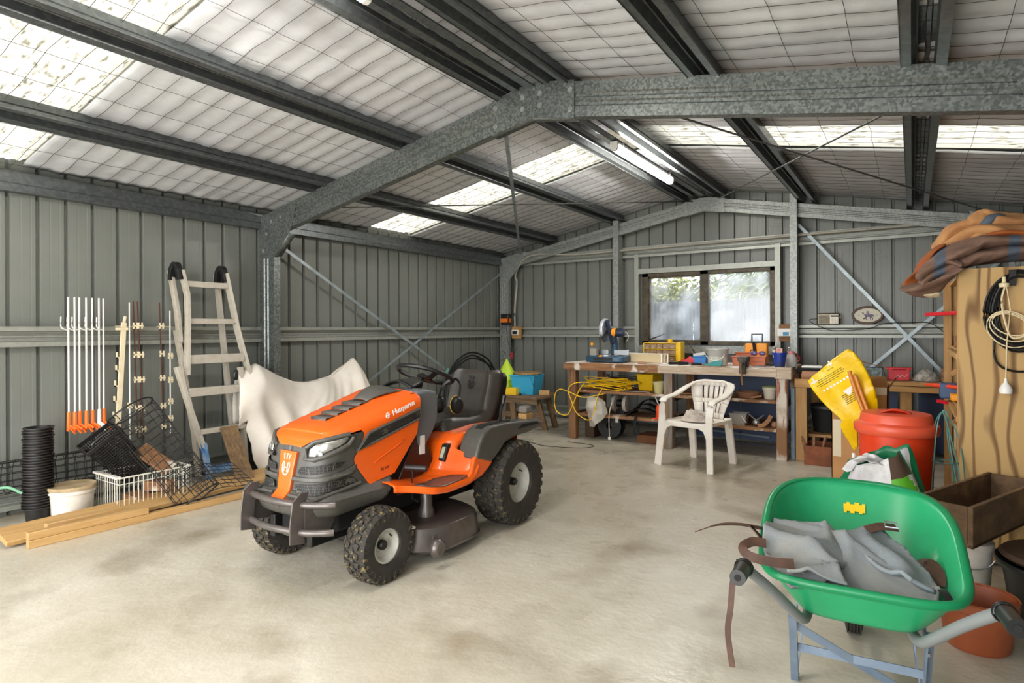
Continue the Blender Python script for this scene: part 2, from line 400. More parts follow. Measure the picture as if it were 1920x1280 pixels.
wf_ = thing('wall_front', 'grey ribbed steel gable wall with the open vehicle door', 'wall', (-2.2, YF, 0), kind='structure')
p = .1775; y = YF
while y < YB:
    n = min(4, max(1, math.ceil((YB - y) / p - .01)))
    cladding(wl_, 'Y', y, p, n, XL, -1, 0.0, roofz(XL) + .03, M_WALL); cladding(wr_, 'Y', y, p, n, XRW, 1, 0.0, roofz(XRW) + .03, M_WALL); y += n * p
WX0, WX1, WZ0, WZ1 = -3.02, -1.385, 1.085, 2.035
p = .185; x = XL - .003
while x < XRW:
    n = min(4, max(1, math.ceil((XRW - x) / p - .01)))
    # sheets are cut round the window
    k = 0
    while k < n:
        xa = x + k * p; inw = xa + p * .5 > WX0 and xa + p * .5 < WX1
        j = k
        while j < n and ((x + j * p + p * .5 > WX0 and x + j * p + p * .5 < WX1) == inw): j += 1
        if inw:
            cladding(wb_, 'X', xa, p, j - k, YB, 1, 0.0, WZ0 - .01, M_WALL); cladding(wb_, 'X', xa, p, j - k, YB, 1, WZ1 + .01, lambda q: roofz(q) + .03, M_WALL)
        else: cladding(wb_, 'X', xa, p, j - k, YB, 1, 0.0, lambda q: roofz(q) + .03, M_WALL)
        k = j
    if x + n * p < -4.6 or x > 0: cladding(wf_, 'X', x, p, n, YF, -1, 0.0, lambda q: roofz(q) + .03, M_WALL)
    else: cladding(wf_, 'X', x, p, n, YF, -1, 2.3, lambda q: roofz(q) + .03, M_WALL)
    x += n * p
# girts: top-hat rails, crown against the sheets, flanges towards the room
def hat(w, h, fl, cw=.5):
    """closed thin hat profile, symmetric, opening down; returns list of (side, up)"""
    a = w / 2 - fl; c = a * .8; t = .003
    return [(-w / 2, -.008), (-w / 2, .0), (-a, .0), (-c, h * .45), (-c + .006, h * .5), (-c, h * .55), (-c, h), (c, h), (c, h * .55), (c - .006, h * .5), (c, h * .45), (a, .0), (w / 2, .0), (w / 2, -.008), (w / 2 - t, -.008), (w / 2 - t, -t),
            (a - t, -t), (c - t, h * .45), (c - .006 - t, h * .5), (c - t, h * .55), (c - t, h - t), (c * .3, h - t), (c * .2, h - .012), (-c * .2, h - .012), (-c * .3, h - t), (-c + t, h - t), (-c + t, h * .55), (-c + .006 + t, h * .5), (-c + t, h * .45), (-a + t, -t), (-w / 2 + t, -t), (-w / 2 + t, -.008)]
for z in (1.257, .115):
    MB().sweep([(XL + .073, YF, z), (XL + .073, YB - .05, z)], hat(.146, .07, .03), (-1, 0, 0)).build('girt', M_GIRT, wl_, True, smooth=False)
    MB().sweep([(XRW - .073, YF, z), (XRW - .073, YB - .05, z)], hat(.146, .07, .03), (1, 0, 0)).build('girt', M_GIRT, wr_, True, smooth=False)
for z, spans in ((1.257, [(-5.2, -3.1), (-1.34, .93)]), (.115, [(-5.2, .93)]), (2.335, [(-5.0, .78)])):
    for a, b in spans:
        MB().sweep([(a, YB - .073, z), (b, YB - .073, z)], hat(.146, .07, .03), (0, 1, 0)).build('girt', M_GIRT, wb_, True, smooth=False)
# --- roof: purlins, insulation, translucent sheets, netting
ce = thing('ceiling', 'insulated pitched steel roof with purlins, netting and clear sheets', 'roof', (XR, 3.5, 2.4), kind='structure')
nrmL = V((-math.sin(.1853), 0, math.cos(.1853)))
for xc in (-3.33, -4.38, XR - .19, XR + .19, -1.0, .05):
    s_ = 1 if xc > XR else -1; up = V((s_ * math.sin(.1853), 0, math.cos(.1853)))
    MB().sweep([(xc, YF, roofz(xc) - .115), (xc, YB - .03, roofz(xc) - .115)], hat(.19, .105, .042), up).build('purlin', M_GALVD, ce, True, smooth=False)
for sx, xw in ((1, XL), (-1, XRW)):       # eave purlins
    z0 = 2.275; x = xw + sx * .02; q = sx
    MB().prism([(x, z0), (x + q * .075, z0), (x + q * .075, z0 + .018), (x + q * .07, z0 + .018), (x + q * .07, z0 + .055), (x + q * .06, z0 + .065), (x + q * .06, z0 + .15), (x, z0 + .165)], YF, YB - .03, 'Y').build('eave_purlin', M_GALVD, ce, True, smooth=False)
SKY = [(.82, 1.66), (4.93, 5.68)]
def roofsheets(sx):
    xe = XL if sx < 0 else XRW
    L = abs(xe - XR)
    def P(u, v, dz=0):  # u metres down slope from ridge, v = y
        x = XR + sx * u
        return (x, v, roofz(x) + dz)
    segs = [(YF, SKY[0][0])] + [(SKY[0][1], SKY[1][0])] + [(SKY[1][1], YB)]
    for a, b in segs:
        nw = 1; w = (b - a) / nw
        for k in range(nw):
            ya, yb = a + k * w, a + (k + 1) * w; nv = max(6, int(w / .03)); nu = int(L / .075)
            def f(u, v, ya=ya, yb=yb):
                uu = u * L; yy = ya + (yb - ya) * v
                sag = -.010 * abs(math.sin(math.pi * yy / .15)) * (.5 + .5 * abs(math.sin(math.pi * uu / .3)))
                sag += .012 * fbm(uu * 1.5, yy * 2.5, sx * 3) - .006
                seam = 0
                return P(uu, yy, sag + .014)
            MB().grid(f, nu, nv).build('insulation_blanket', M_INS, ce, True, solid=.02, off=0)
    for a, b in SKY:
        def g(u, v, a=a, b=b):
            yy = a - .03 + (b - a + .06) * v
            return P(u * L, yy, .035 + .012 * math.cos(2 * math.pi * (yy - a) / .095) )
        MB().grid(g, 6, 56).build('skylight_sheet', M_SKY, ce, True)
    # steel roof sheeting above
    for a, b in segs:
        MB().grid(lambda u, v, a=a, b=b: P(u * (L + .25), a + (b - a) * v, .075), 2, 2).build('roof_sheet', M_WALL, ce, True, solid=.002)
    net = MB()
    y = YF + .05
    while y < YB - .05:
        n_ = 20; j = rnd.uniform(0, 9)
        net.tube([P(L * i / n_, y + .012 * noise.noise(V((i * .7, j, 0))) + (.02 if i % 2 else 0) * .3, -.022 - .004 * (i % 2)) for i in range(n_ + 1)], .0016, 3)
        y += .15
    u = .12
    while u < L:
        n_ = 70; j = rnd.uniform(0, 9)
        net.tube([P(u + .012 * noise.noise(V((i * .5, j, 3))), YF + (YB - YF) * i / n_, -.024 - .003 * (i % 2)) for i in range(n_ + 1)], .0016, 3)
        u += .3
    net.build('wire_netting', M_WIRE, ce, True, kind='stuff', smooth=False)
roofsheets(-1); roofsheets(1)
MB().box(XR - .3, XR + .3, YF, YB, ZR + .05, ZR + .08).build('ridge_cap', M_WALL, ce, True)
def strap(a, b, par, w=.03, up=(0, 0, 1)): MB().bar(a, b, w, .002, up).build('brace_strap', M_STRAP, par, True)
strap((-2.44, 3.6, 2.70), (-4.9, 7.6, 2.43), ce, .032); MB().tube([(-4.2, 3.6, 2.38), (-2.3, 7.6, 2.90)], .006, 6).build('brace_rod', M_WIRE, ce, True)
MB().bar((-1.5, 3.6, 2.74), (.6, 7.6, 2.46), .022, .004).build('brace_strap', M_WIRE, ce, True)
MB().bar((.25, 3.6, 2.52), (-1.98, 7.6, 2.90), .022, .004).build('brace_strap', M_GALVD, ce, True)
strap((-5.21, 3.70, 2.13), (-5.21, 6.2, .78), wl_, .032, (1, 0, 0)); strap((-5.215, 7.67, 2.22), (-5.215, 3.8, .14), wl_, .032, (1, 0, 0))
strap((-1.10, YB - .145, 2.50), (.80, YB - .145, .16), wb_, .034, (0, 1, 0)); strap((.8, YB - .148, 2.02), (-1.05, YB - .148, .20), wb_, .034, (0, 1, 0))
# --- portal frames
def rafter(par, sx, y, zb, zt, xo, x1, m):
    """x from xo (near ridge) to x1"""
    h = (zt - zb) * math.cos(.1853); g = .009
    pr = [(0, 0), (0, .3), (1, .34), (1, .42), (0, .46), (0, .54), (1, .58), (1, .66), (0, .70), (0, 1)]
    P = [(-(g * a), h * b) for a, b in pr] + [(-.07, h), (-.07, 0)]
    P = [(a, b) for a, b in P]
    za = zb - TP * abs(xo - XR); zc = zb - TP * abs(x1 - XR)
    s_ = [(a if sx > 0 else -a, b) for a, b in P]
    MB().sweep([(xo, y, za), (x1, y, zc)], [(q[0], q[1]) for q in s_], (0, 0, 1)).build('rafter', m, par, True, smooth=False)
def bolts(par, pts, y):
    for x, z in pts: MB().lathe([(.0001, -.012), (.010, -.012), (.012, -.006), (.012, 0)], (x, y, z), 6, 'Y', Matrix.Rotation(math.pi, 4, 'X')).lathe([(.019, 0), (.019, -.003), (.0001, -.003)], (x, y, z), 12, 'Y').build('bolt', M_GALVL, par, True)
def portal(y, zb, zt, m, big, label):
    t = thing('portal_frame', label, 'steel frame', (XR, y, 0), kind='structure')
    rafter(t, -1, y, zb, zt, XR, -5.2, m); rafter(t, 1, y, zb, zt, XR, .88, m)
    w = .225 if big else .16
    for xa, sg in ((-5.28, 1), (.95, -1)):
        xb = xa + sg * w
        pr = [(0, 0), (.3, 0), (.34, 1), (.42, 1), (.46, 0), (.54, 0), (.58, 1), (.66, 1), (.70, 0), (1, 0)]
        poly = [(xa + (xb - xa) * a, y + .009 * b) for a, b in pr] + [(xb, y + .07), (xa, y + .07)]
        c = MB().prism(poly, 0, 2.3, 'Z').build('column', m, t, True, smooth=False)
        MB().box(min(xa, xb) - .02, max(xa, xb) + .03, y - .02, y + .1, 0, .008).build('base_plate', M_GALVL, c, True)
        # haunch
        q = [(0, 0), (w * .8, -.02), (w + .02, .0), (w + .24, .20), (w + .28, .26), (w + .36, .50), (w + .1, .445), (0, .40)] if big else [(0, .02), (w, .02), (w + .26, .30), (w + .31, .475), (0, .385)]
        hp = [(xa + sg * a, 2.0 + b * .98) for a, b in q]
        hh = MB().prism(hp, y - .006, y - .001, 'Y').build('haunch_plate', m, t, True)
        MB().add([(hp[2][0], y - .006, hp[2][1]), (hp[3][0], y - .006, hp[3][1]), (hp[3][0], y + .07, hp[3][1]), (hp[2][0], y + .07, hp[2][1])], [(0, 1, 2, 3)]).build('haunch_flange', M_GALVL if not big else m, hh, True, solid=.004)
        bolts(t, [(xa + sg * .12, 2.22), (xa + sg * .2, 2.33), (xa + sg * .07, 2.06), (xa + sg * .34, 2.36)], y - .006)
    e = .0; wx = .33 if big else .25
    zt2 = zt + .01; zb2 = zb - .012
    ap = [(XR - wx, zb2 - TP * wx), (XR, zb2), (XR + wx, zb2 - TP * wx), (XR + wx, zt2 - TP * wx), (XR + .06, zt2 - .015), (XR - .06, zt2 - .015), (XR - wx, zt2 - TP * wx)]
    a_ = MB().prism(ap, y - .006, y - .001, 'Y').build('apex_plate', m, t, True)
    MB().add([(XR - wx, y - .006, ap[0][1]), (XR, y - .006, ap[1][1]), (XR + wx, y - .006, ap[2][1]), (XR + wx, y + .075, ap[2][1]), (XR, y + .075, ap[1][1]), (XR - wx, y + .075, ap[0][1])], [(0, 1, 4, 5), (1, 2, 3, 4)]).build('apex_flange', m, a_, True, solid=.003)
    hm = (zb + zt) / 2
    bolts(t, [(XR + d, hm - TP * abs(d) + e_) for d in (-wx + .03, wx - .03) for e_ in (-.07, .06)] + [(XR + d, hm - .02 + e_) for d in (-.07, .07) for e_ in (-.03, .05)], y - .006)
    return t
portal(3.51, 2.746, 2.977, M_GALV, True, 'galvanised portal frame crossing the middle of the shed')
pb = portal(7.60, 2.777, 2.935, M_GALVL, False, 'lighter galvanised portal frame against the back gable wall')
# gable posts on the back frame and window trimmers
for xa, zt_ in ((-3.37, 2.76), (-1.17, 2.85)):
    c = MB().prism([(xa, 7.54), (xa + .075, 7.54), (xa + .075, 7.58), (xa + .07, 7.58), (xa + .07, 7.70), (xa, 7.70)], 0, zt_, 'Z').build('gable_post', M_GALVL, pb, True, smooth=False)
# --- window
wi = thing('window_1', 'dusty two-pane sliding window in a dark metal frame above the workbench', 'window', (-2.2, 7.76, 1.08), kind='structure')
for xa, xb, za, zb_, nm in ((-3.13, -3.07, 0.9, 2.30, 'trimmer'), (-1.36, -1.30, .9, 2.30, 'trimmer')): MB().box(xa, xb, 7.70, 7.775, za, zb_).build(nm, M_GIRT, wi, True)
MB().box(-3.07, -1.36, 7.70, 7.775, 2.035, 2.10).build('head_rail', M_GIRT, wi, True)
MB().box(-3.07, -1.36, 7.68, 7.775, .98, 1.075).build('window_sill', M_GALVL, wi, True)
f = MB()
for b in ((-3.03, -2.94, 1.085, 2.035), (-1.42, -1.36, 1.085, 2.035), (-3.03, -1.36, 1.985, 2.035), (-3.03, -1.36, 1.085, 1.135), (-2.255, -2.15, 1.085, 2.035)): f.box(b[0], b[1], 7.72, 7.80, b[2], b[3])
f.build('window_frame', M_FRAME, wi, True, bevel=.004)
sf = MB()
for b in ((-2.95, -2.925, 1.13, 1.99), (-2.26, -2.24, 1.13, 1.99), (-2.95, -2.24, 1.965, 1.99), (-2.95, -2.24, 1.13, 1.15)): sf.box(b[0], b[1], 7.735, 7.765, b[2], b[3])
sf.build('sliding_sash', M_FRAME, wi, True, bevel=.003)
MB().box(-2.93, -2.25, 7.748, 7.752, 1.14, 1.975).build('pane', M_GLASS, wi, True)
MB().box(-2.155, -1.415, 7.775, 7.779, 1.13, 1.99).build('pane', M_GLASS, wi, True)
# --- outside: ground, boundary fence, planting
g = MB().box(-30, 20, -25, 30, -.3, -.13).build('ground', mat('grass_ground', '4b5630', .9, 0, '63663f', 2), None); tag(g, 'grassy ground outside the shed', 'ground', kind='structure')
fe = thing('boundary_fence', 'grey corrugated steel boundary fence outside the window', 'fence', (-2.6, 9.9, -.13))
xx = -7.0
FM = mat('fence_steel', '4b5255', .6)
while xx < 1:
    mb = MB(); mb.grid(lambda u, v, xx=xx: (xx + u * .8, 9.9 + .018 * math.cos(u * .8 / .076 * 2 * math.pi), -.13 + v * 1.88), 42, 1); mb.build('fence_sheet', FM, fe, True, solid=.002); xx += .8
MB().box(-7, 1, 9.94, 10.0, 1.5, 1.6).build('fence_rail', M_GALVL, fe, True)
def leaves(name, label, cx, cy, z0, rx, ry, rz, n, lw, ll, m, droop, stemh):
    t = thing(name, label, 'shrub', (cx, cy, -.13)); mb = MB(); r_ = random.Random(name + str(cx))
    for i in range(n):
        a, b, c = r_.gauss(0, .45), r_.gauss(0, .45), r_.gauss(0, .45)
        p = V((cx + a * rx, cy + b * ry, z0 + c * rz)); d = V((r_.uniform(-1, 1), r_.uniform(-1, 1), r_.uniform(-.6, .8) - droop)).normalized(); s2 = d.cross(V((r_.random(), .3, r_.random()))).normalized() * lw
        mb.add([p, p + d * ll * .5 + s2, p + d * ll, p + d * ll * .5 - s2], [(0, 1, 2, 3)])
    mb.build('foliage', m, t, True, kind='stuff', smooth=False)
    MB().tube([(cx, cy, -.13), (cx + .1, cy, z0 * .5), (cx, cy, z0)], .04, 8).build('stem', M_BROWND, t, True)
leaves('shrub', 'round yellow-green bush seen through the left window pane', -3.75, 11.0, 1.72, .85, .6, .50, 4200, .03, .12, mat('bush_leaf', 'b9bd5c', .6, 0, '77803c', 3), 0, 1)
leaves('palm', 'tall strappy green foliage seen through the right window pane', -2.35, 12.3, 1.9, 1.1, .5, .75, 2600, .02, .55, mat('palm_leaf', '9aa86a', .6, 0, '748450', 3), .8, 1)
# --- LED battens between the ridge purlins
def batten(y0, label):
    t = thing('led_batten_light', label, 'light', (XR, y0 + .6, 2.885), group='LED battens along the ridge')
    a = -.6; b = .9
    MB().box(-.035, .035, a, b, .025, .05).build('housing', M_WPAINT, t, bevel=.004)
    pr = [(.032, .026), (.034, 0), (.022, -.028), (0, -.036), (-.022, -.028), (-.034, 0), (-.032, .026)]
    MB().sweep([(0, a + .03, 0), (0, b - .03, 0)], pr).build('diffuser', M_LED, t)
    for e in (a, b - .03): MB().sweep([(0, e, 0), (0, e + .03, 0)], [(q * 1.06, w * 1.06) for q, w in pr]).build('end_cap', M_WPAINT, t)
    for e in (a + .12, b - .15): MB().box(-.045, .045, e, e + .02, .045, .065).box(-.045, -.042, e, e + .02, .0, .05).box(.042, .045, e, e + .02, .0, .05).build('clip', M_STEEL, t)
batten(4.87, 'lit white LED batten hanging under the ridge in the far bay'); batten(.52, 'lit white LED batten at the top edge above the mower')
for xa in (XR - .03,): MB().box(xa, xa + .06, YF, YB - .1, 2.945, 2.955).build('ridge_tray', M_GALVD, ce, True)
# conduit and boxes on the back wall
cdt = MB().tube(spl([(-5.07, 7.70, 1.34), (-5.07, 7.70, 1.62), (-5.03, 7.70, 2.0), (-5.03, 7.66, 2.12), (-4.85, 7.58, 2.32), (-4.6, 7.60, 2.40), (-4.0, 7.64, 2.36), (-3.2, 7.63, 2.36), (-1.2, 7.63, 2.37), (0.2, 7.63, 2.38), (.6, 7.6, 2.42)], 8), .014, 8).build('conduit', mat('conduit_grey', 'a9a599', .5), wb_, True)
so_ = thing('power_outlet', 'plywood block with white power outlet beside the corner post', 'socket', (-5.0, 7.68, 1.18))
MB().box(-5.10, -4.93, 7.66, 7.68, 1.16, 1.34).build('backing_board', M_PINEZ, so_, True); MB().box(-5.09, -4.97, 7.635, 7.66, 1.21, 1.29).build('outlet', M_WPAINT, so_, True, bevel=.004); MB().box(-5.055, -4.985, 7.60, 7.635, 1.225, 1.27).build('black_plug', M_BLK, so_, True, bevel=.006)
s2_ = thing('wall_socket', 'white double wall socket on orange timber block beside the window', 'socket', (-1.25, 7.62, 1.1))
MB().box(-1.31, -1.13, 7.66, 7.70, 1.14, 1.34).build('backing_board', M_OLDX, s2_, True); MB().box(-1.32, -1.15, 7.62, 7.66, 1.2, 1.29).build('outlet', M_WPAINT, s2_, True, bevel=.004); MB().box(-1.26, -1.2, 7.612, 7.62, 1.21, 1.25).build('sticker', mat('sticker_blue', '3f8fc0', .5), s2_, True)
en = thing('fence_energiser', 'black and orange electric fence unit on the corner column', 'device', (-5.12, 7.50, 1.36))
MB().box(-5.20, -5.06, 7.50, 7.595, 1.36, 1.53).build('housing', M_BLK, en, True, bevel=.012)
MB().box(-5.195, -5.065, 7.488, 7.50, 1.40, 1.46).build('front_panel', mat('energiser_orange', 'e8761c', .5), en, True, bevel=.003)
MB().box(-5.06, -5.055, 7.52, 7.58, 1.40, 1.46).build('side_panel', MATS['energiser_orange'], en, True)
w_ = MB().tube(spl([(-5.10, 7.5, 1.37), (-5.06, 7.5, 1.1), (-4.98, 7.5, .85), (-5.0, 7.5, .6)], 6), .004, 5).tube(spl([(-5.16, 7.5, 1.37), (-5.18, 7.5, 1.0), (-5.0, 7.5, .92), (-4.9, 7.5, 1.02)], 6), .003, 5).build('lead', M_BLK, en, True)
MB().box(-5.0, -4.975, 7.48, 7.5, .86, .95).build('clip', M_RED, en, True)
# ================================================================== RIDE-ON MOWER  (front towards -Y, centre line x = CX)
CX = -2.68
mw = thing('ride_on_mower', 'orange and charcoal ride-on mower with black seat in the middle of the floor', 'mower', (CX, 2.8, 0))
def sm(a, b, x):
    t = min(1, max(0, (x - a) / (b - a))); return t * t * (3 - 2 * t)
FR, FA = .12, .125
def ztop(y): return .752 + (min(y, 2.64) - 1.98) * .255
def hq(t, z, off=0.):
    """hood skin: t = distance round the plan outline from the nose centre, z = height"""
    s_ = -1 if t < 0 else 1; t = abs(t); F = 1.925 + max(0, z - .48) * .17
    sk = .045 * (1 - sm(.445, .475, z)) - .02 * (1 - sm(.355, .40, z))
    al = FR * math.pi / 2
    if t < FA: p = V((t, F + .35 * t * t)); n = V((.25 * t / FA, -1))
    elif t < FA + al:
        a = (t - FA) / FR; p = V((FA + FR * math.sin(a), F + .35 * FA * FA + FR * (1 - math.cos(a)))); n = V((math.sin(a) + .15, -math.cos(a)))
    else: p = V((FA + FR + .02 * sm(0, .5, t - FA - al), F + .0055 + FR + (t - FA - al))); n = V((1, 0))
    n.normalize()
    d = ztop(p.y) - z; r = .055; ins = 0
    if d < r: ins = r - math.sqrt(max(0, r * r - (r - max(d, 0)) ** 2))
    q = p + n * (off + sk - ins)
    return V((CX + s_ * q.x, q.y, z))
def top(x, y, off=0.):
    w = FA + FR - .055 + .02 * sm(0, .5, y - 2.05)
    return V((CX + x, y, ztop(y) + .018 * (1 - (x / .2) ** 2) - .006 + off))
TY = lambda y: y - 1.925 - .03 - .0055 - FR + FA + FR * math.pi / 2      # plan distance of a side point at depth y
def side(poly): return [(TY(a), b) for a, b in poly]
TE = TY(2.61)
def zedge(t):          # height of the hood's top edge above a point of the plan outline
    lo, hi = .6, .95
    for _ in range(22):
        m_ = (lo + hi) / 2
        if ztop(hq(t, m_, .007).y) > m_: lo = m_
        else: hi = m_
    return lo
# shell
sh = MB()
for s_ in (1, -1):
    P = [(0, .36), (.30, .36), (TY(2.36), .375), (TY(2.45), .49), (TY(2.45), .72), (TY(2.3), .76), (.36, .748), (0, .73)]
    sh.patch([(s_ * a, b) for a, b in P], lambda u, v: hq(u, v), .02)
sh.build('front_fascia', M_GREY, mw, True, solid=.008, off=-1)
ho = MB()
for s_ in (1, -1):
    P = [(0, .70), (.08, .695), (.13, .722), (.20, .742), (TY(2.13), .758), (TY(2.185), .765), (TY(2.21), .745), (TY(2.20), .69), (TY(2.16), .62), (TY(2.175), .585), (TY(2.285), .468), (TY(2.46), .495), (TE, .69)] + [(TE * i / 20, zedge(TE * i / 20)) for i in range(20, -1, -1)]
    ho.patch([(s_ * a, min(b, .999)) for a, b in P], lambda u, v: hq(u, v, .007), .02)
def htop(u, k, s_):
    t = u * TE; e = hq(t, zedge(t), .007); x = (e.x - CX) * (1 - k)
    return V((CX + s_ * x, e.y, e.z + .018 * (1 - (1 - k) ** 2) * sm(0, .12, e.y - 1.97)))
for s_ in (1, -1): ho.grid(lambda u, k: htop(u, k, s_), 40, 8)
hood = ho.build('hood', M_ORP, mw, True)
# top louvre strip and air scoop
sc = MB()
for k, (ya, yb) in enumerate(((2.13, 2.20), (2.205, 2.275), (2.28, 2.35), (2.355, 2.43))):
    sc.grid(lambda u, v, ya=ya, yb=yb, k=k: top((u - .5) * (.125 + .01 * k), ya + (yb - ya) * v, .016 - .014 * v + .003), 4, 2)
    sc.add([top(-.062 - .005 * k, ya, .02), top(.062 + .005 * k, ya, .02), top(.062 + .005 * k, ya, .0), top(-.062 - .005 * k, ya, .0)], [(0, 1, 2, 3)])
sc.build('louvre_strip', M_GREY, hood, True, solid=.003)
MB().grid(lambda u, v: (lambda y, x: top(x * (.06 + .1 * v), y, .004 + .05 * math.sin(math.pi * min(1, v * 1.15 + .05)) ** .8 * math.cos(x * 1.45) ** .6))(2.42 + v * .26, u * 2 - 1), 16, 12).build('air_scoop', M_GREY, hood, True, solid=.003)
# nose badge strip with the crown emblem
bs = MB().patch([(-.042, .425), (.042, .425), (.056, .60), (.064, .672), (-.064, .672), (-.056, .60)], lambda u, v: hq(u, v, .016), .02).build('nose_panel', M_ORP, mw, True, solid=.016, off=-1, bevel=.002)
RX = lambda a: Matrix.Rotation(R(a), 3, 'X')
def emblem(par, c, M3, k, m):
    T = Matrix.Translation(c) @ M3.to_4x4()
    g = MB().tube([T @ V((.021 * k * math.cos(a) * (.9 if math.sin(a) < 0 else 1), .028 * k * math.sin(a), 0)) for a in [R(x) for x in list(range(125, 361 + 55, 14))]], .003 * k, 6)
    for x in (-.013, 0, .013): g.bar(T @ V((x * k, .03 * k, 0)), T @ V((x * 1.3 * k, .045 * k, 0)), .005 * k, .003, M3 @ V((0, 0, 1))).tube([T @ V((x * 1.35 * k + .004 * k * math.cos(a), .048 * k + .004 * k * math.sin(a), 0)) for a in [R(q) for q in range(0, 360, 60)]], .0015 * k, 5, closed=True)
    for x in (-.009, .009): g.bar(T @ V((x * k, -.016 * k, 0)), T @ V((x * k, .018 * k, 0)), .005 * k, .004, M3 @ V((0, 0, 1)))
    g.bar(T @ V((-.009 * k, 0, 0)), T @ V((.009 * k, 0, 0)), .004 * k, .004, M3 @ V((0, 0, 1)))
    g.build('crown_emblem', m, par, True)
emblem(bs, V((CX, hq(0, .595, .018).y, .59)), RX(80), 1.35, mat('emblem_silver', 'd9cfc2', .4, .3))
# headlights, grilles, brow bands
for s_ in (1, -1):
    P = [(.145, .656), (.145, .69), (.175, .714), (.235, .729), (TY(2.10), .742), (TY(2.11), .732), (TY(2.08), .713), (.265, .694), (.22, .674), (.18, .658)]
    hh = MB().patch([(s_ * a, b) for a, b in P], lambda u, v: hq(u, v, .009), .015).build('headlight', mat('lamp_lens', '93918a', .15, .5, 'b5b3aa', 30), mw, True, solid=.004, label='clear faceted headlight')
    MB().ball(hq(s_ * .20, .668, .004), .022, 8, (1, .5, 1)).build('lamp_reflector', M_STEEL, hh, True)
    edge = [hq(s_ * a, b, .012) for a, b in [(.126, .642), (.126, .697), (.16, .724), (.235, .741), (TY(2.11), .755), (TY(2.135), .738), (TY(2.11), .70), (.28, .68), (.225, .657), (.175, .641)]]
    MB().tube(edge, .012, 8, closed=True).build('headlight_surround', M_GREY, hh, True)
    MB().patch([(s_ * a, b) for a, b in [(.085, .575), (.10, .60), (TY(2.04), .622), (TY(2.10), .618), (TY(2.06), .592), (.2, .572), (.1, .563)]], lambda u, v: hq(u, v, .012), .015).build('upper_grille', M_GRILLE, mw, True)
    MB().patch([(s_ * a, b) for a, b in [(.07, .482), (.085, .517), (.2, .525), (TY(2.15), .535), (TY(2.19), .505), (TY(2.05), .492), (.2, .468), (.14, .475)]], lambda u, v: hq(u, v, .016), .015).build('lower_grille', M_GRILLE, mw, True)
    MB().patch([(s_ * a, b) for a, b in [(.055, .533), (.06, .552), (.2, .555), (TY(2.12), .573), (TY(2.18), .59), (TY(2.185), .565), (TY(2.1), .548), (.2, .534)]], lambda u, v: hq(u, v, .022 if v < .56 else .01), .012).build('brow_band', M_GREY, mw, True, solid=.014, off=-1)
    MB().tube([hq(s_ * a, b, .012) for a, b in [(.06, .462), (.13, .46), (.19, .448), (.25, .468), (TY(2.12), .482), (TY(2.22), .492)]], .011, 6).build('lip', M_GREY, mw, True)
    # side air intake
    fr = [(2.165, .655), (2.235, .748), (2.60, .84), (2.615, .825), (2.60, .77), (2.24, .675)]
    inr = [(2.215, .69), (2.255, .73), (2.575, .812), (2.575, .778)]
    vp = MB().patch([(s_ * TY(a), b) for a, b in fr], lambda u, v: hq(u, v, .011), .02).build('side_intake', M_GREY, mw, True, solid=.006, off=-1)
    MB().patch([(s_ * TY(a), b) for a, b in inr], lambda u, v: hq(u, v, .019), .02).build('intake_mesh', M_GRILLE, vp, True)
    MB().tube([hq(s_ * TY(a), b, .017) for a, b in [(2.17, .66), (2.235, .743), (2.6, .832), (2.602, .775), (2.24, .68)]], .0075, 6, closed=True).build('intake_rim', M_GREY, vp, True)
    MB().patch([(s_ * TY(a), b) for a, b in [(2.30, .575), (2.32, .59), (2.50, .67), (2.49, .655)]], lambda u, v: hq(u, v, .013 - (.67 - v) * .02), .015).build('side_crease', M_ORP, mw, True, solid=.005, off=-1)
rt = Matrix(((0, 0, 1), (math.cos(.245), -math.sin(.245), 0), (math.sin(.245), math.cos(.245), 0)))
lx = hq(TY(2.5), .80, .012).x
text('Husqvarna', .044, (lx + .002, 2.50, .852), rt, M_WPAINT, hood, .001, 'brand_lettering', .96, .0008)
MB().tube([(lx + .001, 2.375 + .012 * math.cos(R(a)), .822 + .014 * math.sin(R(a))) for a in range(0, 360, 30)], .003, 5, closed=True).bar((lx + .001, 2.37, .815), (lx + .001, 2.37, .83), .003, .003).bar((lx + .001, 2.38, .815), (lx + .001, 2.38, .83), .003, .003).bar((lx + .001, 2.37, .822), (lx + .001, 2.38, .822), .003, .003).build('brand_mark', M_WPAINT, hood, True)
rt2 = Matrix(((0, 0, 1), (math.cos(.12), -math.sin(.12), 0), (math.sin(.12), math.cos(.12), 0)))
text('TS 248D', .022, (hq(TY(2.36), .53, .0095).x, 2.37, .535), rt2, M_BLK, hood, .0006, 'model_lettering')
# engine bay, chassis
MB().box(CX - .2, CX + .2, 2.08, 2.80, .24, .56).box(CX - .215, CX + .215, 2.40, 2.70, .40, .80).box(CX - .12, CX + .12, 1.98, 2.2, .22, .4).build('engine', M_BLKM, mw, True, bevel=.02)
MB().box(CX - .17, CX - .13, 1.95, 3.6, .2, .32).box(CX + .13, CX + .17, 1.95, 3.6, .2, .32).box(CX - .17, CX + .17, 3.2, 3.5, .2, .42).build('chassis', M_BLK, mw, True, bevel=.006)
for s_ in (1, -1): MB().prism([(2.50, .42), (2.66, .69), (2.72, .66), (2.86, .40), (2.86, .34), (2.5, .34)], CX + s_ * .20, CX + s_ * .228, 'X').build('engine_cover', mat('dark_red_brown', '3a1a10', .4), mw, True, bevel=.006)
MB().sweep([(CX - .3, 2.2, .19), (CX + .3, 2.2, .19)], [(-.025, -.025), (.025, -.025), (.025, .025), (-.025, .025)]).box(CX - .05, CX + .05, 2.14, 2.26, .17, .28).build('front_axle', M_BLK, mw, True, bevel=.006)
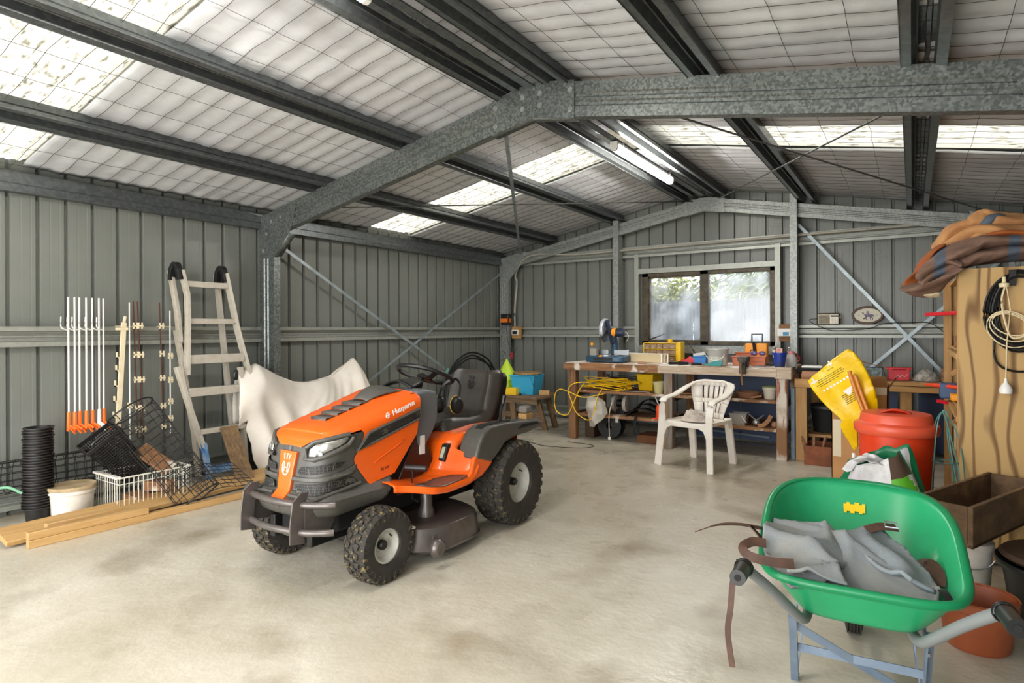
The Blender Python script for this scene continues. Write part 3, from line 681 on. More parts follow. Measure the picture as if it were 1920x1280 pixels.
MB().tube([(CX - .3, 3.36, .275), (CX + .3, 3.36, .275)], .04, 12).build('rear_axle', M_BLK, mw, True)
MB().sweep([(CX - .24, 2.32, .27), (CX + .24, 2.30, .27)], [(-.008, -.008), (.008, -.008), (.008, .008), (-.008, .008)]).build('tie_rod', M_BLK, mw, True)
# dash
MB().prism([(2.655, ztop(2.65) + .005), (2.74, .935), (2.84, .915), (2.855, .87), (2.85, .74), (2.80, .66), (2.72, .575), (2.66, .60), (2.645, .70)], CX - .235, CX + .235, 'X').build('dashboard', M_DASH, mw, True, bevel=.022, seg=3)
MB().grid(lambda u, v: (CX + (u - .5) * (.26 - .1 * v), 2.72 + .16 * v, .93 + .045 * math.sin(math.pi * u) * (1 - .5 * v) + .03 * v), 10, 6).build('dash_hood', M_BLK, mw, True, solid=.01)
MB().box(CX + .2, CX + .238, 2.68, 2.72, .55, .66).build('warning_sticker', M_WPAINT, mw, True)
col = MB().tube([(CX, 2.84, .86), (CX, 2.93, .95)], .035, 12, scl=[1.5, .9]).tube([(CX, 2.93, .95), (CX, 2.975, 1.0)], .018, 10).build('steering_column', M_BLK, mw, True)
Tw = Matrix.Translation((CX, 2.99, .998)) @ Matrix.Rotation(R(-22), 4, 'X')
swm = MB()
swm.tube([Tw @ V((.185 * math.cos(a), .185 * math.sin(a), 0)) for a in [2 * math.pi * i / 40 for i in range(40)]], .0145, 10, closed=True)
sw = swm.build('steering_wheel', M_BLK, mw, True)
sp = MB()
for a in (90, 205, 335): sp.sweep([Tw @ V((.02 * math.cos(R(a)), .02 * math.sin(R(a)), -.03)), Tw @ V((.11 * math.cos(R(a)), .11 * math.sin(R(a)), -.025)), Tw @ V((.18 * math.cos(R(a)), .18 * math.sin(R(a)), 0))], [(-.018, -.005), (.018, -.005), (.018, .005), (-.018, .005)], Tw.to_3x3() @ V((0, 0, 1)))
sp.build('spoke', M_BLK, sw, True)
MB().lathe([(.0001, -.04), (.045, -.035), (.055, -.02), (.045, -.008), (.0001, -.004)], M=Tw, n=20).build('hub', M_BLK, sw, True)
# seat: cushion and back with rolled edges
def seatsurf(u, v):
    # v along profile front -> back top, u across
    prof = [(2.955, .60), (2.94, .655), (2.97, .69), (3.08, .695), (3.25, .675), (3.36, .68), (3.425, .72), (3.455, .80), (3.49, .90), (3.515, .975), (3.53, 1.0), (3.56, .995)]
    k = v * (len(prof) - 1); i = min(int(k), len(prof) - 2); f_ = k - i
    y = prof[i][0] * (1 - f_) + prof[i + 1][0] * f_; z = prof[i][1] * (1 - f_) + prof[i + 1][1] * f_
    w = .225 if v < .6 else .225 - .06 * sm(.72, 1, v) ** 1.5
    if v < .12: w = .19 + .035 * v / .12
    x = (u - .5) * 2; rl = max(0, abs(x) - .72) / .28
    bol = .022 * math.exp(-((abs(x) - .74) / .14) ** 2)
    sd_ = 1 if v < .5 else sm(.75, .5, v)
    nz_, ny = (1, 0) if v < .45 else (max(0, 1 - (v - .45) / .15), min(1, (v - .45) / .15))
    dr = .075 * rl ** 2.2
    return V((CX + x * w, y - ny * (bol - .0) + ny * dr * .9, z + nz_ * bol - nz_ * dr))
seat = MB().grid(seatsurf, 30, 44).build('seat', M_SEAT, mw, True, solid=.035, off=-1, label='black moulded vinyl seat')
MB().grid(lambda u, v: seatsurf(u, v) + V((0, .03 + .02, -.03)) , 12, 16).build('seat_shell', M_BLK, seat, True, solid=.01)
emblem(seat, V((CX, 3.478, .90)), RX(75), 1.15, M_BLK)
MB().box(CX - .2, CX + .2, 2.99, 3.42, .595, .64).build('seat_pan', M_BLK, mw, True, bevel=.02)
for s_ in (1, -1): MB().tube([(CX + s_ * .15, 3.02, .60), (CX + s_ * .15, 3.10, .575), (CX + s_ * .15, 3.4, .575)], .014, 8).build('seat_rail', M_BLK, mw, True)
# body: foot boards, tunnel, rear deck
bp = [(2.33, .452), (2.42, .44), (2.52, .42), (2.63, .405), (2.71, .412), (2.765, .435), (2.80, .48), (2.83, .54), (2.87, .595), (2.94, .63), (3.2, .642), (3.54, .632), (3.58, .59), (3.58, .5)]
def xo(y): return .36 + .12 * sm(2.33, 2.55, y) if y < 2.95 else .48
def body(u, v, s_):
    k = v * (len(bp) - 1); i = min(int(k), len(bp) - 2); f_ = k - i
    y = bp[i][0] * (1 - f_) + bp[i + 1][0] * f_; z = bp[i][1] * (1 - f_) + bp[i + 1][1] * f_
    X = xo(y) - .15 * sm(2.795, 2.85, y)
    x = .12 + (X - .12) * min(1, u / .88)
    if u > .88: z -= (u - .88) / .12 * (.035 + .02 * sm(2.9, 3.0, y)); x += .006
    y += .13 * sm(.26, .46, x) * sm(2.6, 2.72, y) * (1 - sm(2.95, 3.2, y))
    return V((CX + s_ * x, y, z + .012 * sm(.12, .2, .3 - abs(x - .2))))
for s_ in (1, -1):
    fb = MB().grid(lambda u, v: body(u, v, s_), 25, 60).build('footboard', M_OR, mw, True, solid=.006)
    MB().patch([(2.46, .395), (2.50, .345), (2.66, .31), (2.72, .34), (2.72, .43), (2.6, .44), (2.5, .43)], lambda a, b: body((b - .12) / (.48 - .12), (lambda yy: (next(i for i in range(len(bp) - 1) if bp[i + 1][0] >= yy) + (yy - bp[next(i for i in range(len(bp) - 1) if bp[i + 1][0] >= yy)][0]) / (bp[next(i for i in range(len(bp) - 1) if bp[i + 1][0] >= yy) + 1][0] - bp[next(i for i in range(len(bp) - 1) if bp[i + 1][0] >= yy)][0])) / (len(bp) - 1))(a), s_) + V((0, 0, .006)), .03).build('foot_mat', M_GRAPH, fb, True, solid=.004)
    # quarter panel in front of the rear wheel
    MB().prism([(2.80, .39), (2.86, .375), (2.97, .395), (3.06, .445), (3.09, .48), (3.05, .53), (2.97, .54), (2.89, .52), (2.86, .44)], CX + s_ * .455, CX + s_ * .482, 'X').build('quarter_panel', M_OR, mw, True, bevel=.01)
    # charcoal fender over the wheel
    fp = [(2.90, .51), (2.94, .60), (2.99, .66), (3.06, .685), (3.25, .685), (3.45, .672), (3.62, .66), (3.70, .63), (3.68, .605), (3.5, .585), (3.35, .585), (3.22, .56), (3.12, .49), (3.06, .462)]
    fe_ = MB().prism(fp, CX + s_ * .335, CX + s_ * .487, 'X').build('fender', M_GREY, mw, True, bevel=.03, seg=3)
    MB().prism([(3.36, .63), (3.42, .66), (3.61, .648), (3.62, .632)], CX + s_ * .44, CX + s_ * .494, 'X').build('handle_recess', M_BLKM, fe_, True, bevel=.004)
    MB().prism([(3.02, .672), (3.06, .69), (3.34, .685), (3.34, .67)], CX + s_ * .385, CX + s_ * .44, 'X').build('lever_slot', M_BLKM, fe_, True)
    MB().prism([(2.80, .50), (2.82, .485), (2.87, .57), (2.87, .595), (2.84, .59)], CX + s_ * .27, CX + s_ * .315, 'X').build('fuel_window', M_BLK, mw, True, bevel=.004)
    MB().prism([(2.80, .515), (2.81, .505), (2.84, .57), (2.835, .578)], CX + s_ * .28, CX + s_ * .305, 'X').build('fuel_glass', mat('pale_window', 'aab09a', .3), mw, True)
MB().box(CX - .13, CX + .13, 2.74, 3.05, .36, .62).build('tunnel', M_OR, mw, True, bevel=.03)
MB().box(CX - .30, CX + .30, 2.95, 3.56, .50, .625).build('rear_body', M_OR, mw, True, bevel=.03)
lv = MB().sweep([(CX + .41, 3.26, .67), (CX + .405, 3.28, .76), (CX + .40, 3.31, .80)], [(-.008, -.005), (.008, -.005), (.008, .005), (-.008, .005)], (0, 1, 0)).build('height_lever', M_BLK, mw, True)
MB().tube([(CX + .40, 3.31, .79), (CX + .40, 3.33, .85)], .014, 8, scl=[.8, 1.1]).build('grip', M_BLK, lv, True)
ob = MB().box(CX + .36, CX + .43, 3.56, 3.64, .66, .70).build('tool_block', M_PINE, mw, True); MB().box(CX + .35, CX + .42, 3.57, 3.65, .70, .75).build('pad', mat('grey_rubber', '77726b', .7), ob, True, bevel=.012)
# pedal
pd = MB().tube([(CX + .28, 2.62, .30), (CX + .32, 2.56, .31), (CX + .34, 2.50, .345), (CX + .345, 2.49, .50), (CX + .345, 2.51, .515)], .007, 8).build('pedal_arm', M_BLK, mw, True)
MB().tube([(CX + .30, 2.49, .518), (CX + .42, 2.53, .518)], .019, 12).build('pedal_pad', M_BLK, pd, True)
# cutting deck
def ring(z, ins, n=64):
    o = []
    for i in range(n):
        a = 2 * math.pi * i / n; c, s2 = math.cos(a), math.sin(a)
        e = 3.2; rx, ry = .49 - ins, .33 - ins
        x = rx * abs(c) ** (2 / e) * (1 if c > 0 else -1); yy = ry * abs(s2) ** (2 / e) * (1 if s2 > 0 else -1)
        if yy < 0: yy -= .03 * math.cos(x / rx * 1.5)
        o.append((CX + .01 + x, 2.74 + yy, z))
    return o
rs = [ring(.055, -.006), ring(.062, -.012), ring(.066, 0), ring(.15, .004), ring(.185, .016), ring(.2, .04), ring(.205, .09), ring(.205, .2), ring(.205, .29)]
dk = MB(); n = 64; dk.add([q for r_ in rs for q in r_], [(k * n + i, k * n + (i + 1) % n, (k + 1) * n + (i + 1) % n, (k + 1) * n + i) for k in range(len(rs) - 1) for i in range(n)] + [tuple((len(rs) - 1) * n + i for i in range(n))])
deck = dk.build('cutting_deck', M_GRAPH, mw, True)
for s_ in (1, -1):
    sp_ = MB().lathe([(.05, .2), (.045, .24), (.035, .26), (.035, .34), (.03, .35)], (CX + s_ * .30, 2.66, 0), 16).build('spindle_housing', M_GRAPH, deck, True)
    MB().lathe([(.0001, .375), (.06, .375), (.062, .37), (.05, .36), (.062, .35), (.06, .345), (.0001, .345)], (CX + s_ * .30, 2.66, 0), 20).build('pulley', M_STEEL, deck, True)
    gw = MB().lathe([(.0001, -.02), (.02, -.026), (.035, -.026), (.048, -.014), (.051, 0), (.048, .014), (.035, .026), (.02, .026), (.0001, .02)], (CX + s_ * .545, 2.475, .115), 20, 'X').build('gauge_wheel', M_GRAPH, deck, True)
    MB().bar((CX + s_ * .52, 2.48, .18), (CX + s_ * .525, 2.475, .115), .03, .008, (1, 0, 0)).build('gauge_bracket', M_GRAPH, deck, True)
MB().box(CX + .30, CX + .40, 2.42, 2.46, .2, .21).build('deck_label', M_WPAINT, deck, True)
# bumper
bm_ = thing
def plate(s_):
    x = CX + s_ * .20 + .015
    return MB().prism([(1.79, .27), (1.79, .36), (1.805, .47), (1.85, .505), (1.90, .50), (1.875, .44), (1.865, .33), (1.875, .255)], x - .004, x + .004, 'X')
bump = MB()
pts = lambda z, d: [(CX - .36, 1.95 + d, z), (CX - .31, 1.90 + d, z), (CX - .19, 1.85 + d, z), (CX + .015, 1.822 + d, z), (CX + .215, 1.85 + d, z), (CX + .31, 1.90 + d, z), (CX + .35, 1.94 + d, z)]
b1 = bump.tube(spl(pts(.445, .01), 4), .017, 10).tube(spl(pts(.315, 0), 4), .017, 10).build('bumper', M_GRAPH, mw, True, label='graphite tubular front bumper')
for s_ in (1, -1): plate(s_).build('bumper_plate', M_GRAPH, b1, True, bevel=.002)
for s_ in (1, -1): MB().prism([(1.87, .30), (1.87, .44), (1.98, .42), (2.06, .35), (2.02, .28)], CX + s_ * .215, CX + s_ * .225, 'X').build('bumper_bracket', M_GRAPH, b1, True)
# wheels
def wheel(name, x, y, r, w, rr_, s_, lug, nl):
    h = w / 2
    prof = [(rr_, -h * .62), (rr_ + .012, -h * .85), (r * .80, -h), (r * .92, -h * .93), (r * .965, -h * .72), (r * .985, -h * .4), (r * .985, h * .4), (r * .965, h * .72), (r * .92, h * .93), (r * .80, h), (rr_ + .012, h * .85), (rr_, h * .62)]
    t = MB().lathe(prof, (x, y, r), 48, 'X').build(name, M_TYRE, mw, True)
    tr = MB()
    for i in range(nl):
        for k, (xx, a) in enumerate(((-.80, .5), (-.42, -.35), (0, .35), (.42, -.35), (.80, .5))):
            ang = 2 * math.pi * (i + .5 * (k % 2)) / nl; rad = r * (.985 if abs(xx) < .6 else .962)
            T = Matrix.Translation((x, y, r)) @ Matrix.Rotation(ang, 4, 'X') @ Matrix.Translation((xx * h, 0, rad)) @ Matrix.Rotation(a, 4, 'Z') @ Matrix.Rotation(-.55 * (xx / .8) if abs(xx) > .6 else 0, 4, 'Y')
            T2 = T if abs(xx) < .6 else Matrix.Translation((x, y, r)) @ Matrix.Rotation(ang, 4, 'X') @ Matrix.Translation((xx * h, 0, rad - .004)) @ Matrix.Rotation(.55 * (1 if xx > 0 else -1), 4, 'Y')
            tr.box(-h * .17, h * .17, -lug, lug, -.006, .008, T2)
            if abs(xx) > .6: tr.box(-.004, .004, -lug * .5, lug * .5, -.03, .0, Matrix.Translation((x, y, r)) @ Matrix.Rotation(ang, 4, 'X') @ Matrix.Translation((xx / .8 * h * .97, 0, r * .93)))
    tr.build('tyre_tread', M_TREAD, t, True, smooth=False, kind='stuff')
    q = [(rr_ + .004, h * .6), (rr_ + .008, h * .72), (rr_ - .002, h * .74), (rr_ - .010, h * .5), (rr_ - .018, h * .1), (rr_ * .45, h * .02), (rr_ * .4, h * .12), (.018, h * .12), (.0001, h * .12)]
    MB().lathe([(a, b * s_) for a, b in q], (x, y, r), 32, 'X').lathe([(a, -b * s_) for a, b in q[:5]], (x, y, r), 24, 'X').build('rim', M_RIM, t, True)
    MB().lathe([(.0001, h * .5), (.02, h * .5), (.026, h * .4), (.026, 0)] if s_ > 0 else [(.0001, -h * .5), (.02, -h * .5), (.026, -h * .4), (.026, 0)], (x, y, r), 14, 'X').build('hub_cap', M_BLK, t, True)
    MB().tube([(x + s_ * h * .3, y + rr_ * .6, r + rr_ * .5), (x + s_ * h * .55, y + rr_ * .55, r + rr_ * .45)], .004, 6).build('valve', M_BLK, t, True)
for s_ in (1, -1):
    wheel('front_wheel', CX + s_ * .385, 2.205, .187, .148, .082, s_, .014, 26)
    wheel('rear_wheel', CX + s_ * .415, 3.36, .275, .225, .125, s_, .017, 28)
# ear defenders on the seat
ed = thing('ear_defenders', 'black ear defenders with yellow cushion rims lying on the mower seat', 'ear defenders', (CX + .08, 3.08, .70))
for dx, dy, rz in ((.07, 3.04, .5), (.19, 3.08, -.4)):
    T = Matrix.Translation((CX + dx, dy, .80)) @ Matrix.Rotation(rz, 4, 'Z') @ Matrix.Rotation(R(90), 4, 'Y')
    c = MB().lathe([(.0001, .04), (.03, .036), (.042, .02), (.044, 0), (.03, 0), (.0001, 0)], M=T @ Matrix.Scale(1.35, 4, (1, 0, 0)), n=20).build('ear_cup', M_BLK, ed, True)
    MB().tube([T @ V((.056 * math.cos(a), .042 * math.sin(a), -.004)) for a in [2 * math.pi * i / 20 for i in range(20)]], .005, 6, closed=True).build('cushion_rim', M_YEL, c, True)
MB().sweep(spl([(CX + .06, 3.05, .83), (CX + .07, 3.09, .92), (CX + .13, 3.13, .965), (CX + .19, 3.12, .93), (CX + .20, 3.09, .83)], 6), [(-.008, -.002), (.008, -.002), (.008, .002), (-.008, .002)], (0, 1, .2)).build('headband', M_BLK, ed, True)
# ================================================================== LEFT WALL: stakes, ladder, netting, boards, sheet
GR = 'posts hung on the left wall rail'
def tread_post(y, x, label, white=False):
    t = thing('fence_post', label, 'post', (x, y, .56), group=GR)
    z0 = .60; zt = 1.545
    MB().tube([(x, y, .67), (x, y, zt)], .0065, 6).build('shaft', M_WPAINT, t, True)
    m = M_WPAINT if white else M_ORTIP
    MB().tube([(x, y, .70), (x, y, .56)], .013, 8, scl=[.9, 1.1]).tube([(x + .01, y, .60), (x + .03, y + .035, .57)], .010, 6).bar((x, y, .60), (x + .035, y + .03, .54), .02, .008).build('foot_tread', m, t, True)
    MB().tube(spl([(x, y, 1.30), (x + .01, y - .03, 1.31), (x + .01, y - .05, 1.33), (x + .01, y - .05, 1.40)], 4), .0045, 5).build('hook', M_WPAINT, t, True)
M_ORTIP = mat('orange_tip', 'ff7a24', .45)
labs = ['white fence stake with orange foot, leftmost of the row hung on the rail', 'second white fence stake with orange foot from the left', 'third white fence stake with orange foot from the left', 'fourth orange-footed white fence stake from the left', 'fifth orange-footed white fence stake, slightly slanting', 'all-white fence stake with white foot among the orange-footed ones', 'orange-footed white fence stake at the right end of its row']
for i, (y, l) in enumerate(zip((1.875, 1.91, 1.945, 1.985, 2.03, 2.07, 2.105), labs)): tread_post(y, -5.165 + .012 * (i % 2), l, i == 5)
M_ROD = mat('rusty_rod', '5a3527', .7, .3)
def rod(y, x, z0, z1, label, m, clips, tilt=.0):
    t = thing('insulator_post', label, 'post', (x, y, z0), group=GR)
    MB().tube([(x, y, z0), (x - tilt, y - tilt, z1)], .005, 6).build('rod', m, t, True)
    MB().box(x - .10, x + .004, y - .006, y + .006, 1.329, 1.334).box(x - .10, x - .097, y - .006, y + .006, 1.31, 1.332).build('rail_hook', M_CREAMC, t, True)
    for z in clips:
        f = (z - z0) / (z1 - z0)
        MB().box(x - .008, x + .018, y - .018 - tilt * f, y + .018 - tilt * f, z, z + .012).box(x, x + .014, y - .018 - tilt * f, y - .01 - tilt * f, z - .018, z + .03).box(x, x + .014, y + .008 - tilt * f, y + .016 - tilt * f, z - .018, z + .03).build('insulator', M_CREAMC, t, True, smooth=False)
M_CREAMC = mat('cream_clip', 'e2d3b2', .5)
cl = (.50, .67, .90, 1.10, 1.33)
rod(2.345, -5.16, .42, 1.53, 'dark rusty insulator rod, left one of a close pair', M_ROD, cl, .02); rod(2.385, -5.15, .42, 1.53, 'dark rusty insulator rod, right one of a close pair', M_ROD, cl, .03)
rod(2.545, -5.16, .42, 1.53, 'dark rusty insulator rod standing alone near the ladder', M_ROD, cl, .02); rod(2.60, -5.16, .44, 1.46, 'thin white insulator rod just left of the ladder', M_WPAINT, (.56, .70, .88, 1.08))
rod(2.285, -5.155, .42, 1.52, 'thin white rod beside the cream flat post', M_WPAINT, (.7,))
t = thing('flat_post', 'wide cream plastic electric-fence post with side lugs', 'post', (-5.15, 2.22, .42), group=GR)
MB().bar((-5.15, 2.19, .42), (-5.155, 2.245, 1.36), .038, .014, (1, 0, 0)).bar((-5.155, 2.245, 1.36), (-5.155, 2.255, 1.41), .02, .012, (1, 0, 0)).build('shaft', M_CREAMC, t, True, bevel=.003)
for z in (.5, .62, .74, .86, .98, 1.08): MB().box(-5.16, -5.14, 2.155 + (z - .5) * .058, 2.185 + (z - .5) * .058, z, z + .012).box(-5.16, -5.14, 2.155 + (z - .5) * .058, 2.162 + (z - .5) * .058, z, z + .05).build('lug', M_CREAMC, t, True)
MB().box(-5.26, -5.14, 2.225, 2.245, 1.329, 1.335).build('rail_hook', M_CREAMC, t, True); MB().box(-5.17, -5.14, 2.19, 2.27, 1.30, 1.32).build('cross_lug', M_CREAMC, t, True)
# ladder
ld = thing('folding_ladder', 'paint-splashed aluminium folding ladder with black hinge caps leaning on the left wall', 'ladder', (-4.9, 2.9, 0))
prL = [(-.012, -.03), (.012, -.03), (.012, -.024), (-.004, -.024), (-.004, .024), (.012, .024), (.012, .03), (-.012, .03)]
def rail(pts, m=None, nm='rail', flip=1): return MB().sweep(pts, [(a * flip, b) for a, b in prL], (1, 0, .3)).build(nm, m or M_ALU, ld, True, smooth=False)
rail([(-5.10, 2.665, 1.80), (-5.07, 2.695, 1.60), (-5.04, 2.685, 1.40), (-4.96, 2.635, .93)])
rail([(-5.10, 3.055, 1.80), (-5.07, 3.085, 1.58), (-5.03, 3.12, 1.30), (-4.96, 3.19, .90)], flip=-1)
rail([(-4.99, 2.565, 1.0), (-4.93, 2.65, .62), (-4.90, 2.735, .32)]); rail([(-4.90, 2.735, .36), (-4.885, 2.78, .05)], M_ALUB)
rail([(-4.98, 3.115, .97), (-4.93, 3.105, .5), (-4.885, 3.11, .05)], flip=-1)
rail([(-5.19, 2.62, 1.80), (-5.16, 2.66, 1.45), (-5.14, 2.67, 1.2)], nm='rear_rail'); rail([(-5.19, 3.02, 1.80), (-5.17, 3.06, 1.3), (-5.13, 3.12, .5), (-5.10, 3.14, .05)], nm='rear_rail', flip=-1); rail([(-5.18, 2.66, 1.3), (-5.12, 2.78, .4), (-5.1, 2.80, .05)], nm='rear_rail')
for y in (2.645, 3.045): MB().sweep(spl([(-5.10, y + .012, 1.725), (-5.105, y, 1.80), (-5.125, y - .005, 1.845), (-5.15, y - .01, 1.845), (-5.17, y - .02, 1.80), (-5.178, y - .02, 1.72)], 5), [(-.021, -.024), (.021, -.024), (.021, .024), (-.021, .024)], (0, 1, 0)).build('hinge_cap', mat('worn_black', '161617', .45, 0, '2a3145', 9, (.6, .72)), ld, True, bevel=.008)
for i, (x, ya, yb, z, h, m) in enumerate(((-5.085, 2.69, 3.06, 1.69, .05, 0), (-5.05, 2.70, 3.10, 1.375, .045, 0), (-4.985, 2.665, 3.15, 1.055, .075, 0), (-4.945, 2.63, 3.11, .785, .07, 0), (-4.905, 2.70, 3.11, .455, .04, 0), (-4.89, 2.76, 3.11, .125, .055, 1))):
    r_ = MB().box(x - .035, x + .02, ya, yb, z - h / 2, z + h / 2).build('rung', M_ALUB if m else M_ALU, ld, True, bevel=.004)
    for yy in (ya + .0, yb - .0):
        for dz in (-.012, .012): MB().lathe([(.0001, .026), (.006, .024), (.007, .02)], (x, yy, z + dz), 8, 'X').build('rivet', M_STEEL, r_, True)
MB().ball((-5.0, 3.09, .90), .03, 8, (.6, 1, 1.6)).build('lock_knob', M_BLK, ld, True)
# board leaning on the ladder
def plank(name, label, p, q, w, t_, m, up=(0, 0, 1), group=None):
    return tag(MB().bar(p, q, w, t_, up).build(name, m, None, bevel=.003), label, 'timber', group)
plank('timber_board', 'short weathered brown board leaning against the ladder', (-4.60, 2.93, .04), (-4.86, 2.93, .475), .15, .022, M_OLDGZ, (1, 0, .4))
# timber on the floor along the wall
# (bar = long box between two points, w across, t high)
GT = 'sawn timbers lying along the left wall'
plank('timber_board', 'wide pale plank lying on the floor under the other timbers', (-4.56, 1.30, .055), (-4.66, 3.62, .055), .19, .03, M_PINE, (.27, 0, .96), GT)
plank('timber_stud', 'long square timber lying on the floor, lowest and nearest the mower', (-4.395, 1.38, .024), (-4.30, 3.05, .024), .046, .047, M_PINE, group=GT)
plank('timber_stud', 'middle-length square timber lying on top of the long one', (-4.398, 1.38, .072), (-4.355, 2.04, .072), .046, .046, M_PINE, group=GT)
plank('timber_stud', 'shortest square timber resting on the wide plank', (-4.480, 1.50, .079), (-4.478, 1.93, .078), .046, .045, M_PINE, group=GT)
# stack of nested black pots
def pot():
    return MB().lathe([(.0001, .002), (.060, .002), (.064, .01), (.071, .095), (.088, .096), (.089, .100), (.088, .104), (.070, .105), (.064, .02), (.0001, .012)], (0, 0, 0), 20)
GP = 'black plastic pots nested in one tall stack'
p0 = tag(pot().build('plant_pot', mat('pot_black', '161413', .55, 0, '241d19', 6), None), 'black plastic plant pot in the tall nested stack by the left wall', 'plant pot', GP)
px, py = -4.97, 1.62
p0.location = (px, py, .0)
for k in range(1, 30):
    c_ = p0.copy(); COL.objects.link(c_); c_.location = (px + rnd.uniform(-.003, .003) - .0006 * k, py + rnd.uniform(-.003, .003) + .0004 * k, .0185 * k); c_.rotation_euler = (rnd.uniform(-.012, .012), rnd.uniform(-.012, .012), rnd.uniform(0, 6))
    if k == 29: c_['label'] = 'topmost black plastic plant pot of the tall nested stack'
# white bucket
b = thing('plastic_bucket', 'dirty white lidded bucket beside the stack of black pots', 'bucket', (-4.88, 1.79, 0))
MB().lathe([(.0001, .0), (.110, .0), (.116, .01), (.130, .175), (.137, .177), (.138, .19), (.132, .192), (.134, .205), (.0001, .205)], (-4.88, 1.79, 0), 28).build('body', M_DIRT, b, True)
MB().lathe([(.0001, .222), (.10, .22), (.128, .223), (.140, .228), (.143, .218), (.14, .202), (.132, .202)], (-4.88, 1.79, 0), 28).build('lid', M_DUSTY, b, True)
MB().tube(arc((-4.88, 1.79, .18), .142, 200, 340, 12, ('y', 'z'), .06), .004, 5).build('handle', M_STEEL, b, True)
# netting cylinders / rolls
def netroll(name, label, T, r0, r1, L, nr, nl, wr, rim=True, wob=0., parent=None, half=360, seed=0):
    t = thing(name, label, 'netting', T.to_translation())
    mb = MB()
    def P(a, l):
        rr_ = (r0 + (r1 - r0) * l / L) * (1 + wob * noise.noise(V((math.cos(a) * 1.3 + seed, math.sin(a) * 1.3, l * 3))))
        return T @ V((rr_ * math.cos(a), rr_ * math.sin(a), l))
    for i in range(nr): a = R(half) * i / nr; mb.tube([P(a, L * k / 14) for k in range(15)], wr, 4)
    for k in range(nl + 1): mb.tube([P(R(half) * i / 32, L * k / nl) for i in range(33)], wr, 4)
    mb.build('mesh', M_NET, t, True, kind='stuff', smooth=False)
    if rim:
        for l in (0, L): MB().tube([P(R(half) * i / 32, l) for i in range(33)], wr * 2.2, 5).build('rim', M_NET, t, True)
    return t
def lookT(p, q):
    p = V(p); d = (V(q) - p); return Matrix.Translation(p) @ d.to_track_quat('Z', 'Y').to_matrix().to_4x4()
netroll('wire_mesh_roll', 'black wire mesh roll lying along the foot of the left wall', lookT((-5.14, 1.0, .30), (-5.12, 2.10, .30)), .11, .11, 1.12, 14, 18, .0028, seed=2)
netroll('netting_tube', 'large open black plastic netting tube leaning over the wire basket', lookT((-4.84, 2.15, .70), (-4.46, 2.40, .14)), .165, .155, .82, 18, 14, .0030, wob=.12, seed=5)
ft = thing('netting_offcut', 'loose flat flap of black netting hanging over the timbers', 'netting', (-4.2, 2.45, .1))
mb = MB()
for i in range(8):
    mb.tube([(-4.46 + .045 * i + .03 * k / 8, 2.30 + .05 * k, .30 - .018 * i - .016 * abs(k - 4) ** 1.3 * .5 + .012 * math.sin(k)) for k in range(9)], .003, 4)
for k in range(9): mb.tube([(-4.46 + .045 * i + .03 * k / 8, 2.30 + .05 * k, .30 - .018 * i - .016 * abs(k - 4) ** 1.3 * .5 + .012 * math.sin(k)) for i in range(8)], .003, 4)
mb.build('mesh', M_NET, ft, True, kind='stuff', smooth=False)
# black slatted crate (laundry-type basket) tipped in the wire basket
T = lookT((-4.90, 1.97, .52), (-4.88, 2.22, .2)) @ Matrix.Rotation(.1, 4, 'Z')
ck = thing('slatted_crate', 'tipped black slatted plastic crate left of the netting tube', 'crate', (-4.9, 2.1, .2))
def crate_ring(l, s=.0): 
    w, h = .14 - .03 * l / .37, .125 - .03 * l / .37
    return [T @ V(((w + s) * sx, (h + s) * sy, l)) for sx, sy in ((-1, -1), (1, -1), (1, 1), (-1, 1))]
mb = MB()
for k in range(20): mb.tube(crate_ring(.012 + .0185 * k), .004, 4, closed=True)
for sx in (-1, 1):
    for i in range(17): f_ = -1 + 2 * i / 16; mb.tube([T @ V((.14 * sx, .125 * f_, 0)), T @ V((.11 * sx, .095 * f_, .37))], .003, 4); mb.tube([T @ V((.14 * f_, .125 * sx, 0)), T @ V((.11 * f_, .095 * sx, .37))], .003, 4)
mb.build('slats', M_BLK, ck, True, kind='stuff', smooth=False)
MB().sweep(crate_ring(0, .004), [(-.006, -.014), (.006, -.014), (.006, .014), (-.006, .014)], T.to_3x3() @ V((0, 0, 1)), closed=True).build('rim', M_BLK, ck, True, bevel=.002)
MB().tube(spl([T @ V((-.14, -.08, 0)), T @ V((-.14, -.06, -.04)), T @ V((-.14, .06, -.04)), T @ V((-.14, .08, 0))], 5), .008, 6).build('handle', M_BLK, ck, True)
MB().box(-.11, .11, -.095, .095, .365, .37, T).build('base', M_BLK, ck, True)
# white wire basket
wb = thing('wire_basket', 'white coated wire basket holding timber offcuts on the floor', 'basket', (-4.72, 2.32, 0))
wbm = MB()
def rc(z, s=0): return [(-4.96 + .0 - s, 1.97 - s, z), (-4.60 + s, 1.97 - s, z), (-4.60 + s, 2.47 + s, z), (-4.96 - s, 2.47 + s, z)]
for z, rr_ in ((.265, .006), (.22, .003), (.02, .003)): wbm.tube(rc(z), rr_, 6, closed=True)
for i in range(17):
    y = 1.97 + .50 * i / 16
    for x in (-4.96, -4.60): wbm.tube([(x, y, .02), (x, y, .265)], .0028, 5)
    wbm.tube([(-4.96, y, .02), (-4.60, y, .02)], .0025, 4)
for i in range(11):
    x = -4.96 + .36 * i / 10
    for y in (1.97, 2.47): wbm.tube([(x, y, .02), (x, y, .265)], .0028, 5)
wbm.build('wires', mat('coated_white', 'dcdacd', .45), wb, True, smooth=False, kind='stuff')
MB().box(-4.97, -4.60, 1.95, 1.985, .26, .275).build('hinge_bar', M_DIRT, wb, True, bevel=.003)
